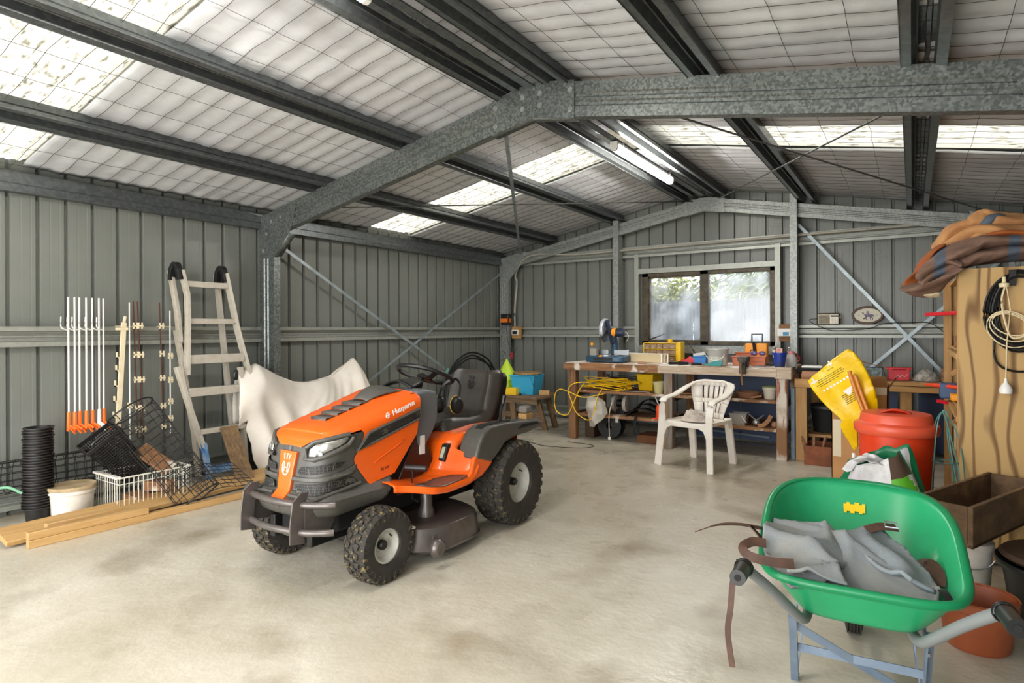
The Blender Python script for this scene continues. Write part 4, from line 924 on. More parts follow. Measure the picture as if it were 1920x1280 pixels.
for i, (c_, d_, m, l) in enumerate((((-4.74, 2.15, .07), (.20, .12, .06), M_OLDX, 'reddish timber offcut at the bottom of the wire basket'), ((-4.70, 2.29, .14), (.20, .09, .07), M_OLDX, 'reddish timber offcut on top in the wire basket'), ((-4.82, 2.36, .08), (.18, .1, .08), M_OLDG, 'dark timber offcut at the back of the wire basket'))):
    tag(MB().cbox(c_, d_, .5 * i).build('timber_offcut', m, None, bevel=.003), l, 'timber', 'offcuts in the wire basket')
plank('timber_offcut', 'flat brown board end leaning through the netting tube', (-4.82, 2.20, .42), (-4.68, 2.36, .24), .14, .02, M_OLDX, (.6, 0, .8))
hs = thing('garden_hose', 'pale green hose end at the left edge by the wall', 'hose', (-4.95, 1.35, .2)); MB().tube(spl([(-5.05, 1.2, .30), (-4.98, 1.35, .27), (-4.95, 1.45, .27), (-4.93, 1.52, .22)], 6), .009, 8).tube([(-4.975, 1.37, .27), (-4.965, 1.40, .272)], .016, 8).build('hose', mat('hose_green', '7fb796', .45), hs, True)
# dark roll behind the sheet
netroll('dark_mesh_roll', 'tall dark mesh roll standing between ladder and dust sheet', lookT((-5.02, 3.27, 0), (-5.02, 3.27, .9)), .09, .09, .86, 30, 40, .0028, seed=8)
cr_ = tag(MB().box(-5.20, -4.98, 3.42, 4.50, .0, .72).build('covered_crate', M_BROWND, None, bevel=.01), 'dark covered box under the white dust sheet', 'box')
# white dust sheet
def ztp(y):
    P = [(3.02, .78), (3.10, .90), (3.27, .995), (3.34, .955), (3.50, .875), (3.68, .80), (3.85, .785), (4.02, .81), (4.15, .83), (4.30, .92), (4.42, 1.005), (4.47, .94), (4.53, .78), (4.6, .6)]
    for i in range(len(P) - 1):
        if y <= P[i + 1][0]: f_ = (y - P[i][0]) / (P[i + 1][0] - P[i][0]); return P[i][1] * (1 - f_) + P[i + 1][1] * f_
    return .6
def sheetpt(y, z, back=False):
    d = max(0, ztp(max(3.02, y)) - z)
    x = -5.00 + .16 * (1 - math.exp(-d * 7)) + .10 * d
    y0 = (y - 3.27); y1 = (4.42 - y)
    dr = .022 * math.sin(9 * math.sqrt(max(0, y0 * y0 + d * d)) + 2 * y) * math.exp(-1.5 * abs(d - .3)) + .03 * math.sin(22 * (y - 3) + 6 * z) * sm(.1, .6, d) * (1 - sm(3.5, 4.0, y)) + .022 * noise.noise(V((y * 3, z * 2.5, 1))) + .012 * math.sin(30 * (4.42 - y) / (.35 + d)) * math.exp(-2 * y1) * sm(.02, .2, d)
    x += dr * 1.5
    if back: x = -5.0 - .10 * (1 - math.exp(-d * 9)) - .0 * d
    return V((x, y, z))
top_ = [(3.10, .90), (3.18, .955), (3.27, .993), (3.34, .953), (3.42, .91), (3.50, .873), (3.6, .832), (3.68, .80), (3.76, .79), (3.85, .785), (3.95, .797), (4.02, .81), (4.15, .83), (4.22, .872), (4.30, .918), (4.37, .965), (4.42, 1.0), (4.47, .935), (4.53, .775), (4.57, .59)]
shp = MB()
shp.patch(top_ + [(4.60, .35), (4.52, .15), (3.9, .14), (3.50, .145), (3.42, .12), (3.36, .03), (3.28, .0), (3.18, .05), (3.12, .16), (3.13, .3), (3.10, .42), (3.11, .50), (3.02, .47), (3.03, .62), (3.06, .76)], lambda y, z: sheetpt(y, z), .025)
shp.patch(top_ + [(4.57, .45), (3.12, .45)], lambda y, z: sheetpt(y, z, True), .05)
tag(shp.build('dust_sheet', M_SHEET, None, ang=80, solid=.003), 'white cotton dust sheet draped in two peaks behind the mower', 'sheet')
# hoses behind the seat
hz = thing('black_hoses', 'black rubber hose loops standing in the left back corner', 'hose', (-5.1, 6.6, 0))
for i, (d, h) in enumerate(((0, .98), (.05, .94), (-.04, .90))): MB().tube(spl([(-5.12, 6.10 + d, .02), (-5.12, 6.12 + d, .55), (-5.12, 6.30, h - .14), (-5.08, 6.62, h), (-5.05, 6.98 - d, h - .12), (-5.05, 7.14 - d, .6), (-5.05, 7.16 - d, .02)], 8), .013, 8).build('hose_loop', M_BLK, hz, True)
MB().tube([(-5.12, 6.10, .70), (-5.10, 6.15, .78)], .022, 8).build('coupling', mat('dull_teal', '5f8f86', .5), hz, True)
# rough sawhorse table
sh_ = thing('sawhorse_bench', 'low rough timber trestle bench in the back left corner', 'bench', (-4.3, 6.6, 0))
MB().prism([(-4.75, 6.35), (-3.86, 6.32), (-3.80, 6.52), (-3.9, 6.95), (-4.75, 6.95)], .425, .46, 'Z').build('bench_top', M_OLDG, sh_, True, bevel=.004)
for (x0, y0, x1, y1) in ((-4.28, 6.44, -4.18, 6.33), (-3.98, 6.55, -3.93, 6.67), (-4.6, 6.5, -4.70, 6.36), (-3.98, 6.80, -3.92, 6.92), (-4.6, 6.85, -4.7, 6.95)): MB().bar((x0, y0, .43), (x1, y1, 0), .075, .035, (0, 1, 0)).build('leg', M_OLDGZ, sh_, True, bevel=.003)
MB().bar((-4.64, 6.40, .2), (-3.95, 6.62, .2), .03, .07).build('stretcher', M_OLDG, sh_, True, bevel=.003); MB().box(-4.7, -3.88, 6.38, 6.41, .36, .425).build('apron', M_OLDG, sh_, True)
bh = thing('lime_bird_feeder', 'lime green cone-roofed feeder on the trestle bench', 'bird feeder', (-4.49, 6.62, .46))
MB().lathe([(.0001, .0), (.115, .0), (.13, .18), (.0001, .18)], (-4.49, 6.62, .46), 8).build('body', M_LIME, bh, True, smooth=False); MB().lathe([(.155, .17), (.156, .185), (.07, .33), (.004, .45), (.0001, .45)], (-4.49, 6.62, .46), 24).build('cone_roof', M_LIME, bh, True)
MB().tube(arc((-4.49, 6.62, .945), .035, -60, 240, 12), .003, 5).build('hanging_ring', M_STEEL, bh, True)
bu = thing('blue_bucket', 'square sky-blue bucket with wooden lid on the trestle bench', 'bucket', (-4.17, 6.62, .46))
MB().lathe([(.0001, 0), (.19, 0), (.235, .23), (.245, .235), (.245, .25), (.225, .25), (.18, .01), (.0001, .01)], (-4.17, 6.62, .46), 4, M=Matrix.Rotation(R(45 + 8), 4, 'Z')).build('body', M_BLUE, bu, True, smooth=False, bevel=.012)
MB().tube(spl([(-4.02, 6.46, .69), (-3.99, 6.45, .62), (-3.97, 6.47, .56), (-3.99, 6.50, .66)], 5), .003, 5).build('handle', M_BLK, bu, True)
tag(MB().lathe([(.0001, .0), (.17, .0), (.185, .01), (.18, .03), (.0001, .035)], (-4.17, 6.62, .712), 28).build('round_lid', mat('woven_lid', 'a58a5c', .8, 0, '85683f', 20), None), 'round wooden lid lying on the blue bucket', 'lid')
tag(MB().cbox((-4.27, 6.42, .505), (.15, .10, .09), .12).build('yellow_box', M_YEL, None, bevel=.004), 'small bright yellow box at the front of the trestle bench', 'box')
tag(MB().ball((-4.13, 6.38, .478), .02, 8).build('black_ball', M_BLK, None), 'small black ball in front of the blue bucket', 'ball')
tag(MB().cbox((-3.90, 6.60, .49), (.13, .08, .06), .5).build('wood_block', M_PINE, None, bevel=.006), 'rounded wood block at the right end of the trestle bench', 'timber')
tag(MB().tube(spl([(-3.75, 5.9, .004), (-3.4, 5.75, .004), (-3.0, 5.85, .004), (-2.95, 6.05, .004), (-3.3, 6.1, .004)], 8), .0035, 5).build('floor_wire', M_NET, None), 'thin dark wire loop lying on the floor before the workbench', 'wire')
# ================================================================== WORKBENCH
BZ = .90
wk = thing('workbench', 'long heavy timber workbench with two open shelves under the window', 'workbench', (-2.2, 6.7, 0))
for i, (ya, yb) in enumerate(((6.34, 6.52), (6.525, 6.70), (6.705, 6.88), (6.885, 7.06), (7.065, 7.24))): MB().box(-3.46 + .01 * (i % 2), -1.0 - .01 * (i % 3), ya, yb, BZ - .035, BZ).build('top_plank', mat('bench_top', 'b0906f', .7, 0, '8a6a50', 4, (.3, .7), (.8, 8, 8), .2, 30, third=('e6ddd4', 4, .44, .58)), wk, True, bevel=.003)
MB().box(-3.46, -2.30, 6.30, 6.34, BZ - .085, BZ - .003).build('front_rail', M_OLDX, wk, True, bevel=.004)
MB().box(-2.30, -1.10, 6.295, 6.335, BZ - .085, BZ - .008).build('front_rail', mat('bench_rail_white', 'cfc0ad', .7, 0, 'a78d72', 5, (.3, .7), (1, 8, 8), .2, 30), wk, True, bevel=.004)
MB().box(-1.12, -.97, 6.30, 6.42, BZ - .10, BZ + .01).build('end_block', MATS['bench_rail_white'], wk, True, bevel=.004)
LEGC = [M_OLDZ, mat('leg_grey', '8c8a86', .7, 0, '8a6743', 4, (.4, .6), (8, 8, .8), .2, 30), mat('leg_white_red', 'cfc5b8', .7, 0, '9c5c48', 5, (.5, .6), (5, 5, .8), .2, 30, third=('86603e', 2.2, .5, .6))]
for i, x in enumerate((-3.41, -2.245, -1.11)):
    MB().box(x, x + .095, 6.33, 6.42, 0, BZ - .035).build('leg', LEGC[i], wk, True, bevel=.005)
    MB().box(x, x + .09, 7.12, 7.21, 0, BZ - .035).build('leg', M_OLDZ, wk, True, bevel=.005)
    MB().box(x + .01, x + .05, 6.42, 7.12, .22, .30).box(x + .01, x + .05, 6.42, 7.12, .49, .565).build('side_rail', M_OLDG, wk, True)
for z in (.30, .58):
    for i, (ya, yb) in enumerate(((6.36, 6.6), (6.605, 6.85), (6.855, 7.1))): MB().box(-3.30, -1.12, ya, yb, z - .03, z).build('shelf_board', M_OLDX, wk, True, bevel=.002)
MB().box(-3.32, -1.1, 7.14, 7.17, .22, .29).build('back_rail', M_OLDG, wk, True)
for xa in (-2.2, -1.65): MB().box(xa, xa + .54, 7.24, 7.255, .02, .80).build('back_sheet', M_NAVY, wk, True)
MB().tube([(-2.9, 6.9, .19), (-1.2, 6.5, .19)], .012, 8).build('pipe_under', M_BLEG, wk, True)
GB = 'tools and tubs on the workbench'
# mitre saw
ms = thing('mitre_saw', 'blue and silver mitre saw with raised blade on the left of the workbench', 'saw', (-3.02, 6.62, BZ))
MB().prism([(-3.26, 6.50), (-3.20, 6.46), (-2.84, 6.46), (-2.78, 6.50), (-2.78, 6.74), (-3.26, 6.74)], BZ + .005, BZ + .075, 'Z').build('base', M_SAWB, ms, True, bevel=.01)
MB().box(-3.14, -2.90, 6.45, 6.47, BZ + .025, BZ + .06).build('base_recess', M_BLK, ms, True); MB().lathe([(.0001, .0), (.13, 0), (.13, .012), (.0001, .012)], (-3.02, 6.60, BZ + .075), 30).build('turntable', M_STEEL, ms, True)
MB().box(-3.24, -3.05, 6.68, 6.71, BZ + .08, BZ + .145).box(-2.98, -2.79, 6.68, 6.71, BZ + .08, BZ + .145).build('fence', M_STEEL, ms, True, bevel=.004)
MB().box(-3.235, -3.15, 6.55, 6.62, BZ + .075, BZ + .16).box(-3.225, -3.215, 6.58, 6.59, BZ + .16, BZ + .23).build('clamp', mat('cast_grey', '9c978c', .6), ms, True, bevel=.008)
MB().lathe([(.0001, .03), (.02, .028), (.022, 0), (.0001, 0)], (-3.22, 6.585, BZ + .20), 14).lathe([(.0001, .02), (.022, .015), (.025, 0), (.0001, 0)], (-3.05, 6.46, BZ + .07), 14).build('knob', M_ORB, ms, True)
MB().tube(spl([(-3.0, 6.72, BZ + .08), (-3.0, 6.76, BZ + .18), (-3.01, 6.76, BZ + .28), (-3.03, 6.72, BZ + .38)], 5), .04, 10, scl=None).build('arm', M_SAWB, ms, True)
bl = MB().lathe([(.0001, -.003), (.125, -.002), (.125, .002), (.0001, .003)], (-3.08, 6.64, BZ + .36), 32, 'X').build('blade', M_STEEL, ms, True)
MB().lathe([(.06, -.02), (.135, -.02), (.14, -.012), (.14, .012), (.135, .02), (.06, .02)], (-3.08, 6.66, BZ + .38), 24, 'X', a0=R(60), a1=R(300)).build('blade_guard', mat('guard_silver', 'c7ccd4', .35, .3), ms, True, solid=.004)
MB().bar((-3.04, 6.62, BZ + .50), (-3.0, 6.70, BZ + .22), .05, .05, (1, 0, 0)).build('handle_arm', mat('deep_navy', '1e2a44', .4), ms, True, bevel=.01)
MB().lathe([(.0001, 0), (.045, .0), (.052, .02), (.052, .15), (.045, .18), (.0001, .185)], (-3.03, 6.68, BZ + .35), 18, 'X').build('motor', MATS['deep_navy'], ms, True); MB().lathe([(.053, .04), (.054, .06), (.053, .09)], (-3.03, 6.68, BZ + .352), 18, 'X').build('motor_band', M_ORB, ms, True)
MB().ball((-3.09, 6.60, BZ + .43), .028, 8).build('orange_trigger', M_ORB, ms, True)
MB().tube(arc((-2.86, 6.70, BZ + .30), .06, -60, 70, 8), .004, 5).build('power_cable', M_DIRT, ms, True)
for q in (-3.10, -2.94): MB().tube([(q, 6.80, BZ + .08), (q, 7.0, BZ + .08)], .008, 8).build('rear_bar', M_STEEL, ms, True)
# window-sill length of painted board, bracket
bd = tag(MB().bar((-2.93, 6.76, BZ + .055), (-2.32, 6.62, BZ + .055), .018, .10).build('cream_board', M_CREAM, None, bevel=.002), 'cream painted board standing on edge right of the mitre saw', 'timber')
al = thing('white_angle_trim', 'white angle trim with square bracket legs lying on the workbench', 'trim', (-2.6, 6.7, BZ))
MB().bar((-2.92, 6.73, BZ + .110), (-2.28, 6.58, BZ + .110), .05, .006).build('strip', M_WPAINT, al, True)
for x in (-2.36, -2.29): MB().box(x, x + .015, 6.57, 6.60, BZ, BZ + .107).build('bracket_leg', M_WPAINT, al, True)
MB().box(-2.37, -2.27, 6.57, 6.60, BZ, BZ + .008).build('bracket_foot', M_WPAINT, al, True)
# small parts drawer cabinet
dc = thing('parts_cabinet', 'yellow small-parts cabinet with clear drawers on the workbench below the window', 'cabinet', (-2.55, 7.1, BZ))
y0, x0, x1, z0 = 7.06, -2.76, -2.34, BZ
MB().box(x0, x1, y0 + .14, y0 + .15, z0, z0 + .225).build('back', M_YEL, dc, True)
for x in (x0, x1 - .012): MB().box(x, x + .012, y0, y0 + .15, z0, z0 + .225).build('side', M_YEL, dc, True)
MB().box(x1, x1 + .05, y0, y0 + .15, z0, z0 + .235).build('end_panel', M_YEL, dc, True, bevel=.006)
for k in range(4): MB().box(x0, x1, y0, y0 + .15, z0 + .073 * k, z0 + .073 * k + .006).build('divider', M_YEL, dc, True)
for k in range(3):
    for i in range(5):
        xa = x0 + .014 + i * .079
        d_ = MB().box(xa, xa + .074, y0 - .004, y0 + .12, z0 + .073 * k + .008, z0 + .073 * k + .062).build('drawer', mat('drawer_brown', 'a07f58', .35, 0, '7d5c3f', 25), dc, True, bevel=.002)
        MB().box(xa + .025, xa + .05, y0 - .014, y0 - .004, z0 + .073 * k + .02, z0 + .073 * k + .026).build('pull', M_CLEAR, d_, True)
def tool(p, q, r, m, m2, label, cat='tool', name='hand_tool'):
    t = thing(name, label, cat, p, group=GB); P, Q = V(p), V(q); Md = P + (Q - P) * .55
    MB().tube([P, P + (Md - P) * .15, Md], r, 8, scl=[.8, 1.1, .8]).build('handle', m, t, True); MB().tube([Md, Q], r * .45, 6).build('shank', m2, t, True)
    return t
tool((-2.22, 6.44, BZ + .018), (-2.12, 6.66, BZ + .012), .016, M_BLK, M_STEEL, 'black-handled tool lying nearest the white bracket')
tool((-2.12, 6.44, BZ + .02), (-1.98, 6.62, BZ + .012), .02, M_BLK, M_STEEL, 'thick black-handled tool lying second from the white bracket')
tool((-1.97, 6.42, BZ + .016), (-1.80, 6.52, BZ + .012), .015, M_BLK, M_STEEL, 'black-handled screwdriver in front of the blue tub')
tool((-2.58, 6.43, BZ + .014), (-2.42, 6.50, BZ + .01), .013, M_BROWN, M_BLK, 'brown-handled tool lying just right of the mitre saw')
tool((-1.32, 6.44, BZ + .012), (-1.24, 6.52, BZ + .01), .010, M_STEEL, M_STEEL, 'small steel tool lying right of the vise')
tool((-2.70, 7.12, BZ + .26), (-2.50, 7.10, BZ + .33), .008, M_BLK, M_BLK, 'black pencil-thin tool on top of the parts cabinet at the left')
tool((-2.10, 7.20, BZ + .01), (-2.24, 7.10, BZ + .26), .008, M_BLK, M_BLK, 'black pliers sticking up right of the parts cabinet')
tag(MB().lathe([(.0001, 0), (.03, 0), (.03, .04), (.0001, .04)], (-2.44, 7.12, BZ + .23), 16).build('tape_roll', M_YEL, None), 'yellow tape roll on top of the parts cabinet', 'tape')
ra = thing('red_hand_plane', 'red metal hand plane on the workbench left of the blue tub', 'plane', (-2.08, 6.72, BZ), group=GB)
MB().prism([(-2.18, BZ), (-1.98, BZ), (-1.98, BZ + .04), (-2.03, BZ + .055), (-2.08, BZ + .085), (-2.12, BZ + .05), (-2.18, BZ + .04)], 6.70, 6.75, 'Y').build('body', M_RED, ra, True, bevel=.008); MB().ball((-2.0, 6.725, BZ + .06), .02, 8).build('knob', M_RED, ra, True)
bt = thing('blue_tub', 'small light-blue plastic tub on the workbench', 'tub', (-1.92, 6.62, BZ), group=GB)
MB().lathe([(.0001, .002), (.085, .002), (.10, .085), (.108, .088), (.108, .096), (.096, .096), (.08, .01), (.0001, .01)], (-1.92, 6.62, BZ), 4, M=Matrix.Rotation(R(45), 4, 'Z')).build('body', mat('tub_blue', '3f86cf', .45), bt, True, smooth=False, bevel=.008)
MB().bar((-2.0, 6.60, BZ + .105), (-1.88, 6.62, BZ + .125), .05, .03).build('contents', M_CLEAR, bt, True)
cb = thing('milky_bucket', 'milky white bucket full of bits with a teal scoop on the workbench', 'bucket', (-1.73, 6.56, BZ), group=GB)
MB().lathe([(.0001, .002), (.088, .002), (.112, .165), (.12, .167), (.12, .182), (.108, .182), (.085, .008), (.0001, .008)], (-1.73, 6.56, BZ), 24).build('body', M_CLEAR, cb, True); MB().tube(arc((-1.73, 6.45, BZ + .16), .105, 200, 340, 10), .003, 5).build('handle', M_WPAINT, cb, True)
MB().lathe([(.0001, 0), (.10, 0), (.103, .14), (.0001, .15)], (-1.73, 6.56, BZ + .006), 20).build('contents', mat('bits', 'b0b2a8', .7, 0, 'd8d4c8', 30), cb, True)
tag(MB().prism([(-1.83, BZ), (-1.66, BZ), (-1.645, BZ + .06), (-1.74, BZ + .05), (-1.83, BZ + .015)], 6.425, 6.44, 'Y').build('teal_scoop', M_TEAL, None, bevel=.003), 'flat teal plastic piece leaning against the milky bucket', 'scoop')
def tbox(x, y, w, d, h, label, lid=True):
    t = thing('terracotta_planter', label, 'planter', (x, y, BZ), group=GB)
    MB().box(x, x + w, y, y + d, BZ + .001, BZ + h).warp(lambda p: V((x + w / 2 + (p.x - x - w / 2) * (.88 + .12 * (p.z - BZ) / h), y + d / 2 + (p.y - y - d / 2) * (.88 + .12 * (p.z - BZ) / h), p.z))).build('body', M_TBOX, t, True, bevel=.006)
    MB().box(x - .006, x + w + .006, y - .006, y + d + .006, BZ + h, BZ + h + .012).build('rim', M_TBOX, t, True, bevel=.003); MB().box(x + .02, x + w - .02, y - .001, y + .003, BZ + h * .5, BZ + h * .55).build('groove', M_TERRA, t, True)
tbox(-1.62, 6.86, .17, .10, .125, 'upright terracotta planter behind the vise'); tbox(-1.60, 6.62, .14, .10, .09, 'small terracotta planter left of the vise'); tbox(-1.40, 6.56, .15, .10, .095, 'small terracotta planter right of the vise')
go = thing('safety_goggles', 'purple-tinted safety goggles on the terracotta planter', 'goggles', (-1.33, 6.60, BZ + .11), group=GB)
for dx in (-.04, .04): MB().ball((-1.33 + dx, 6.60, BZ + .135), .036, 8, (1, .35, .65)).build('lens', mat('goggle', '55507f', .15), go, True)
MB().tube([(-1.38, 6.60, BZ + .135), (-1.28, 6.60, BZ + .135)], .008, 6).build('bridge', M_RED, go, True)
vi = thing('bench_vise', 'dark cast-iron vise clamped to the front edge of the workbench', 'vise', (-1.41, 6.33, BZ))
MB().prism([(-1.46, 1.01), (-1.36, 1.01), (-1.365, .97), (-1.38, .955), (-1.38, .84), (-1.44, .84), (-1.44, .955), (-1.455, .97)], 6.25, 6.29, 'Y').prism([(-1.46, 1.01), (-1.36, 1.01), (-1.365, .97), (-1.375, .945), (-1.375, .905), (-1.445, .905), (-1.445, .945), (-1.455, .97)], 6.31, 6.40, 'Y').build('jaw', mat('cast_iron', '57544d', .6, .5, '3d3934', 14), vi, True, bevel=.006)
MB().box(-1.425, -1.395, 6.24, 6.40, .925, .955).box(-1.44, -1.38, 6.32, 6.42, .905, .93).build('slide', MATS['cast_iron'], vi, True, bevel=.004); MB().tube([(-1.41, 6.20, .94), (-1.41, 6.26, .94)], .014, 10).build('screw', MATS['cast_iron'], vi, True); MB().tube([(-1.415, 6.20, .955), (-1.395, 6.19, .74)], .008, 8).lathe([(.0001, -.012), (.012, 0), (.0001, .012)], (-1.395, 6.19, .74), 8).build('tommy_bar', M_OLDZ, vi, True)
oc = thing('orange_tool_case', 'upright orange tool case with black handle at the right of the window', 'case', (-1.42, 6.98, BZ), group=GB)
for xa, xb in ((-1.535, -1.425), (-1.42, -1.305)): MB().box(xa, xb, 6.93, 7.02, BZ + .001, BZ + .23).build('half_shell', M_ORB, oc, True, bevel=.012)
MB().sweep([(-1.47, 6.975, BZ + .225), (-1.47, 6.975, BZ + .33), (-1.36, 6.975, BZ + .33), (-1.36, 6.975, BZ + .225)], [(-.008, -.008), (.008, -.008), (.008, .008), (-.008, .008)], (0, 1, 0)).build('handle', M_BLK, oc, True, bevel=.002)
MB().tube([(-1.44, 6.92, BZ + .24), (-1.43, 6.92, BZ + .14)], .016, 8).tube(arc((-1.455, 6.91, BZ + .14), .018, 0, 360, 12), .006, 5).build('cable_clip', M_BLK, oc, True)
bc = thing('blue_cup', 'dark blue pot holding a brush and small tools on the workbench', 'pot', (-1.12, 6.58, BZ), group=GB)
MB().lathe([(.0001, .0), (.047, 0), (.068, .135), (.074, .137), (.074, .148), (.064, .148), (.045, .008), (.0001, .008)], (-1.12, 6.58, BZ), 24).build('body', M_DBLUE, bc, True); MB().lathe([(.0001, 0), (.06, 0), (.0001, .01)], (-1.12, 6.58, BZ + .12), 20).build('fill', M_BLK, bc, True)
tag(MB().box(-1.15, -1.09, 6.56, 6.59, BZ + .10, BZ + .19).build('sanding_block', mat('pink_block', 'd9787a', .7, 0, 'e9dcd0', 9), None, bevel=.004), 'pink and white block standing in the blue pot', 'block')
tag(MB().box(-1.175, -1.155, 6.54, 6.58, BZ + .10, BZ + .175).build('paint_brush', M_CREAM, None, bevel=.003), 'cream brush handle standing in the blue pot', 'brush')
tag(MB().tube([(-1.09, 6.60, BZ + .05), (-1.03, 6.58, BZ + .19)], .005, 6).ball((-1.03, 6.58, BZ + .195), .012, 6).build('metal_rod', M_STEEL, None), 'thin metal rod sticking out of the blue pot', 'tool')
jr = thing('white_jar', 'squat translucent white jar at the right end of the workbench', 'jar', (-1.02, 6.74, BZ), group=GB); MB().lathe([(.0001, 0), (.045, 0), (.058, .03), (.058, .09), (.042, .115), (.04, .13), (.0001, .13)], (-1.04, 6.74, BZ), 20).build('body', M_CLEAR, jr, True); MB().lathe([(.0001, .16), (.03, .158), (.036, .13), (.0001, .13)], (-1.04, 6.74, BZ), 16).build('lid', mat('pink_lid', 'd98a92', .5), jr, True)
rb = thing('red_mug', 'red plastic mug at the right end of the workbench', 'mug', (-1.035, 6.95, BZ), group=GB); MB().lathe([(.0001, .004), (.034, .004), (.045, .13), (.04, .13), (.032, .008), (.0001, .008)], (-1.055, 6.95, BZ), 16).build('body', M_RED, rb, True); MB().tube(arc((-1.01, 6.93, BZ + .07), .028, -80, 80, 8), .006, 6).build('handle', M_RED, rb, True)
tag(MB().tube(spl([(-1.24, 7.05, 1.33), (-1.22, 7.0, 1.15), (-1.26, 6.98, 1.05), (-1.2, 6.95, .95), (-1.24, 6.9, .91)], 6), .004, 5).build('charger_lead', M_DIRT, None), 'thin pale lead running down from the wall socket to the workbench', 'cable')
tag(MB().box(-1.30, -1.20, 6.75, 6.85, BZ, BZ + .035).build('black_charger', M_BLK, None, bevel=.01), 'small black charger behind the blue pot', 'charger')
# ---- under the bench
GU = 'things on the workbench shelves'
yc = thing('yellow_extension_cord', 'tangled yellow extension cord spilling off the upper workbench shelf', 'cord', (-3.2, 6.4, .6))
cm = MB(); r3 = random.Random(4)
for k in range(11):
    c0 = (-3.02 + r3.uniform(-.05, .1), 6.52 + r3.uniform(-.08, .08), .60 + .009 * k); cm.tube([(c0[0] + (.27 + r3.uniform(-.05, .05)) * math.cos(a + k) * (1.1 if math.cos(a + k) > 0 else .9), c0[1] + .10 * math.sin(a + k) , c0[2] + .02 * math.sin(2 * a + k) + .012) for a in [2 * math.pi * i / 26 for i in range(26)]], .005, 5, closed=True)
cm.tube(spl([(-2.75, 6.42, .60), (-3.0, 6.36, .54), (-3.2, 6.30, .50), (-3.38, 6.27, .56), (-3.50, 6.27, .58), (-3.56, 6.27, .50), (-3.55, 6.27, .34), (-3.46, 6.27, .28), (-3.38, 6.27, .30), (-3.32, 6.28, .42), (-3.25, 6.3, .58), (-3.2, 6.33, .66)], 8), .006, 5)
cm.tube(spl([(-3.1, 6.34, .68), (-3.3, 6.28, .66), (-3.38, 6.27, .58), (-3.34, 6.27, .46), (-3.28, 6.27, .33), (-3.18, 6.27, .26), (-3.10, 6.27, .25), (-3.05, 6.28, .33), (-3.02, 6.30, .5), (-2.98, 6.34, .6)], 8), .006, 5)
cm.build('cord_loops', M_CORD, yc, True)
tw = thing('dark_rods', 'heap of thin dark rods and wires behind the yellow cord', 'rods', (-2.9, 6.8, .58), group=GU); mb = MB()
for k in range(22): mb.tube([(-3.2 + r3.uniform(-.1, .2), 6.72 + r3.uniform(0, .3), .60 + r3.uniform(0, .13)), (-2.70 + r3.uniform(-.1, .1), 6.72 + r3.uniform(0, .3), .60 + r3.uniform(0, .10))], .004, 4)
mb.build('rods', M_BROWND, tw, True)
yt = thing('yellow_container', 'deep yellow plastic container on the upper workbench shelf', 'container', (-2.58, 6.72, .58), group=GU)
MB().lathe([(.0001, .002), (.125, .002), (.150, .17), (.158, .175), (.158, .19), (.14, .19), (.118, .01), (.0001, .01)], (-2.55, 6.72, .58), 4, M=Matrix.Rotation(R(35), 4, 'Z')).build('body', M_YEL, yt, True, smooth=False, bevel=.018)
pp = thing('pale_flower_pot', 'pale yellow flower pot in front of the yellow container', 'plant pot', (-2.33, 6.44, .58), group=GU); MB().lathe([(.0001, .0), (.045, 0), (.066, .115), (.072, .115), (.072, .13), (.062, .13), (.042, .008), (.0001, .008)], (-2.335, 6.44, .58), 24).build('body', M_POTC, pp, True)
tag(MB().tube([(-2.75, 6.40, .588), (-2.55, 6.39, .588), (-2.50, 6.385, .594), (-2.42, 6.38, .588)], .006, 6).build('wrench', M_STEEL, None), 'thin steel wrench lying in front of the yellow container', 'wrench')
def cloth(name, label, cat, poly, fn, m, step=.02, group=None, th=.002): return tag(MB().patch(poly, fn, step).build(name, m, None, ang=80, solid=th), label, cat, group)
cloth('plastic_sheet', 'crumpled milky plastic sheet hanging off the lower workbench shelf', 'sheet', [(-3.12, .52), (-3.0, .50), (-2.90, .46), (-2.88, .34), (-2.96, .26), (-3.05, .17), (-3.13, .16), (-3.14, .28), (-3.18, .38)], lambda x, z: V((x, 6.30 + .03 * math.sin(28 * x + 9 * z) + .025 * noise.noise(V((x * 14, z * 14, 0))), z)), mat('milky_film', 'cfc8bb', .35, trans=.25), .018)
tag(MB().box(-3.24, -3.10, 6.45, 6.6, .30, .335).build('orange_grip_tool', mat('red_orange', 'd9502a', .5), None, bevel=.008), 'orange-red tool lying at the left end of the lower shelf', 'tool')
re_ = thing('cable_reel', 'black cable reel with a white label on the floor under the workbench', 'reel', (-2.98, 6.62, 0))
for yy in (6.545, 6.655): MB().lathe([(.04, -.006), (.15, -.006), (.153, 0), (.15, .006), (.04, .006)], (-2.98, yy, .153), 32, 'Y').build('flange', M_BLK, re_, True)
MB().lathe([(.045, -.05), (.12, -.05), (.12, .05), (.045, .05)], (-2.98, 6.60, .153), 28, 'Y').build('cable', M_BLKM, re_, True); MB().box(-2.90, -2.865, 6.534, 6.538, .20, .26).build('label', M_WPAINT, re_, True)
hs2 = thing('hanging_pull_cord', 'white cord with small white plug dangling from the lower shelf', 'cord', (-2.86, 6.28, .05)); MB().tube(spl([(-2.86, 6.37, .46), (-2.855, 6.30, .40), (-2.86, 6.27, .28), (-2.855, 6.27, .08)], 5), .005, 6).build('cord', M_DIRT, hs2, True); MB().lathe([(.0001, 0), (.018, 0), (.018, .03), (.0001, .03)], (-2.855, 6.27, .045), 12).build('plug', M_WPAINT, hs2, True)
fn_ = thing('bench_grinder', 'pale round grinder with guards on the lower workbench shelf', 'grinder', (-2.80, 6.62, .30), group=GU)
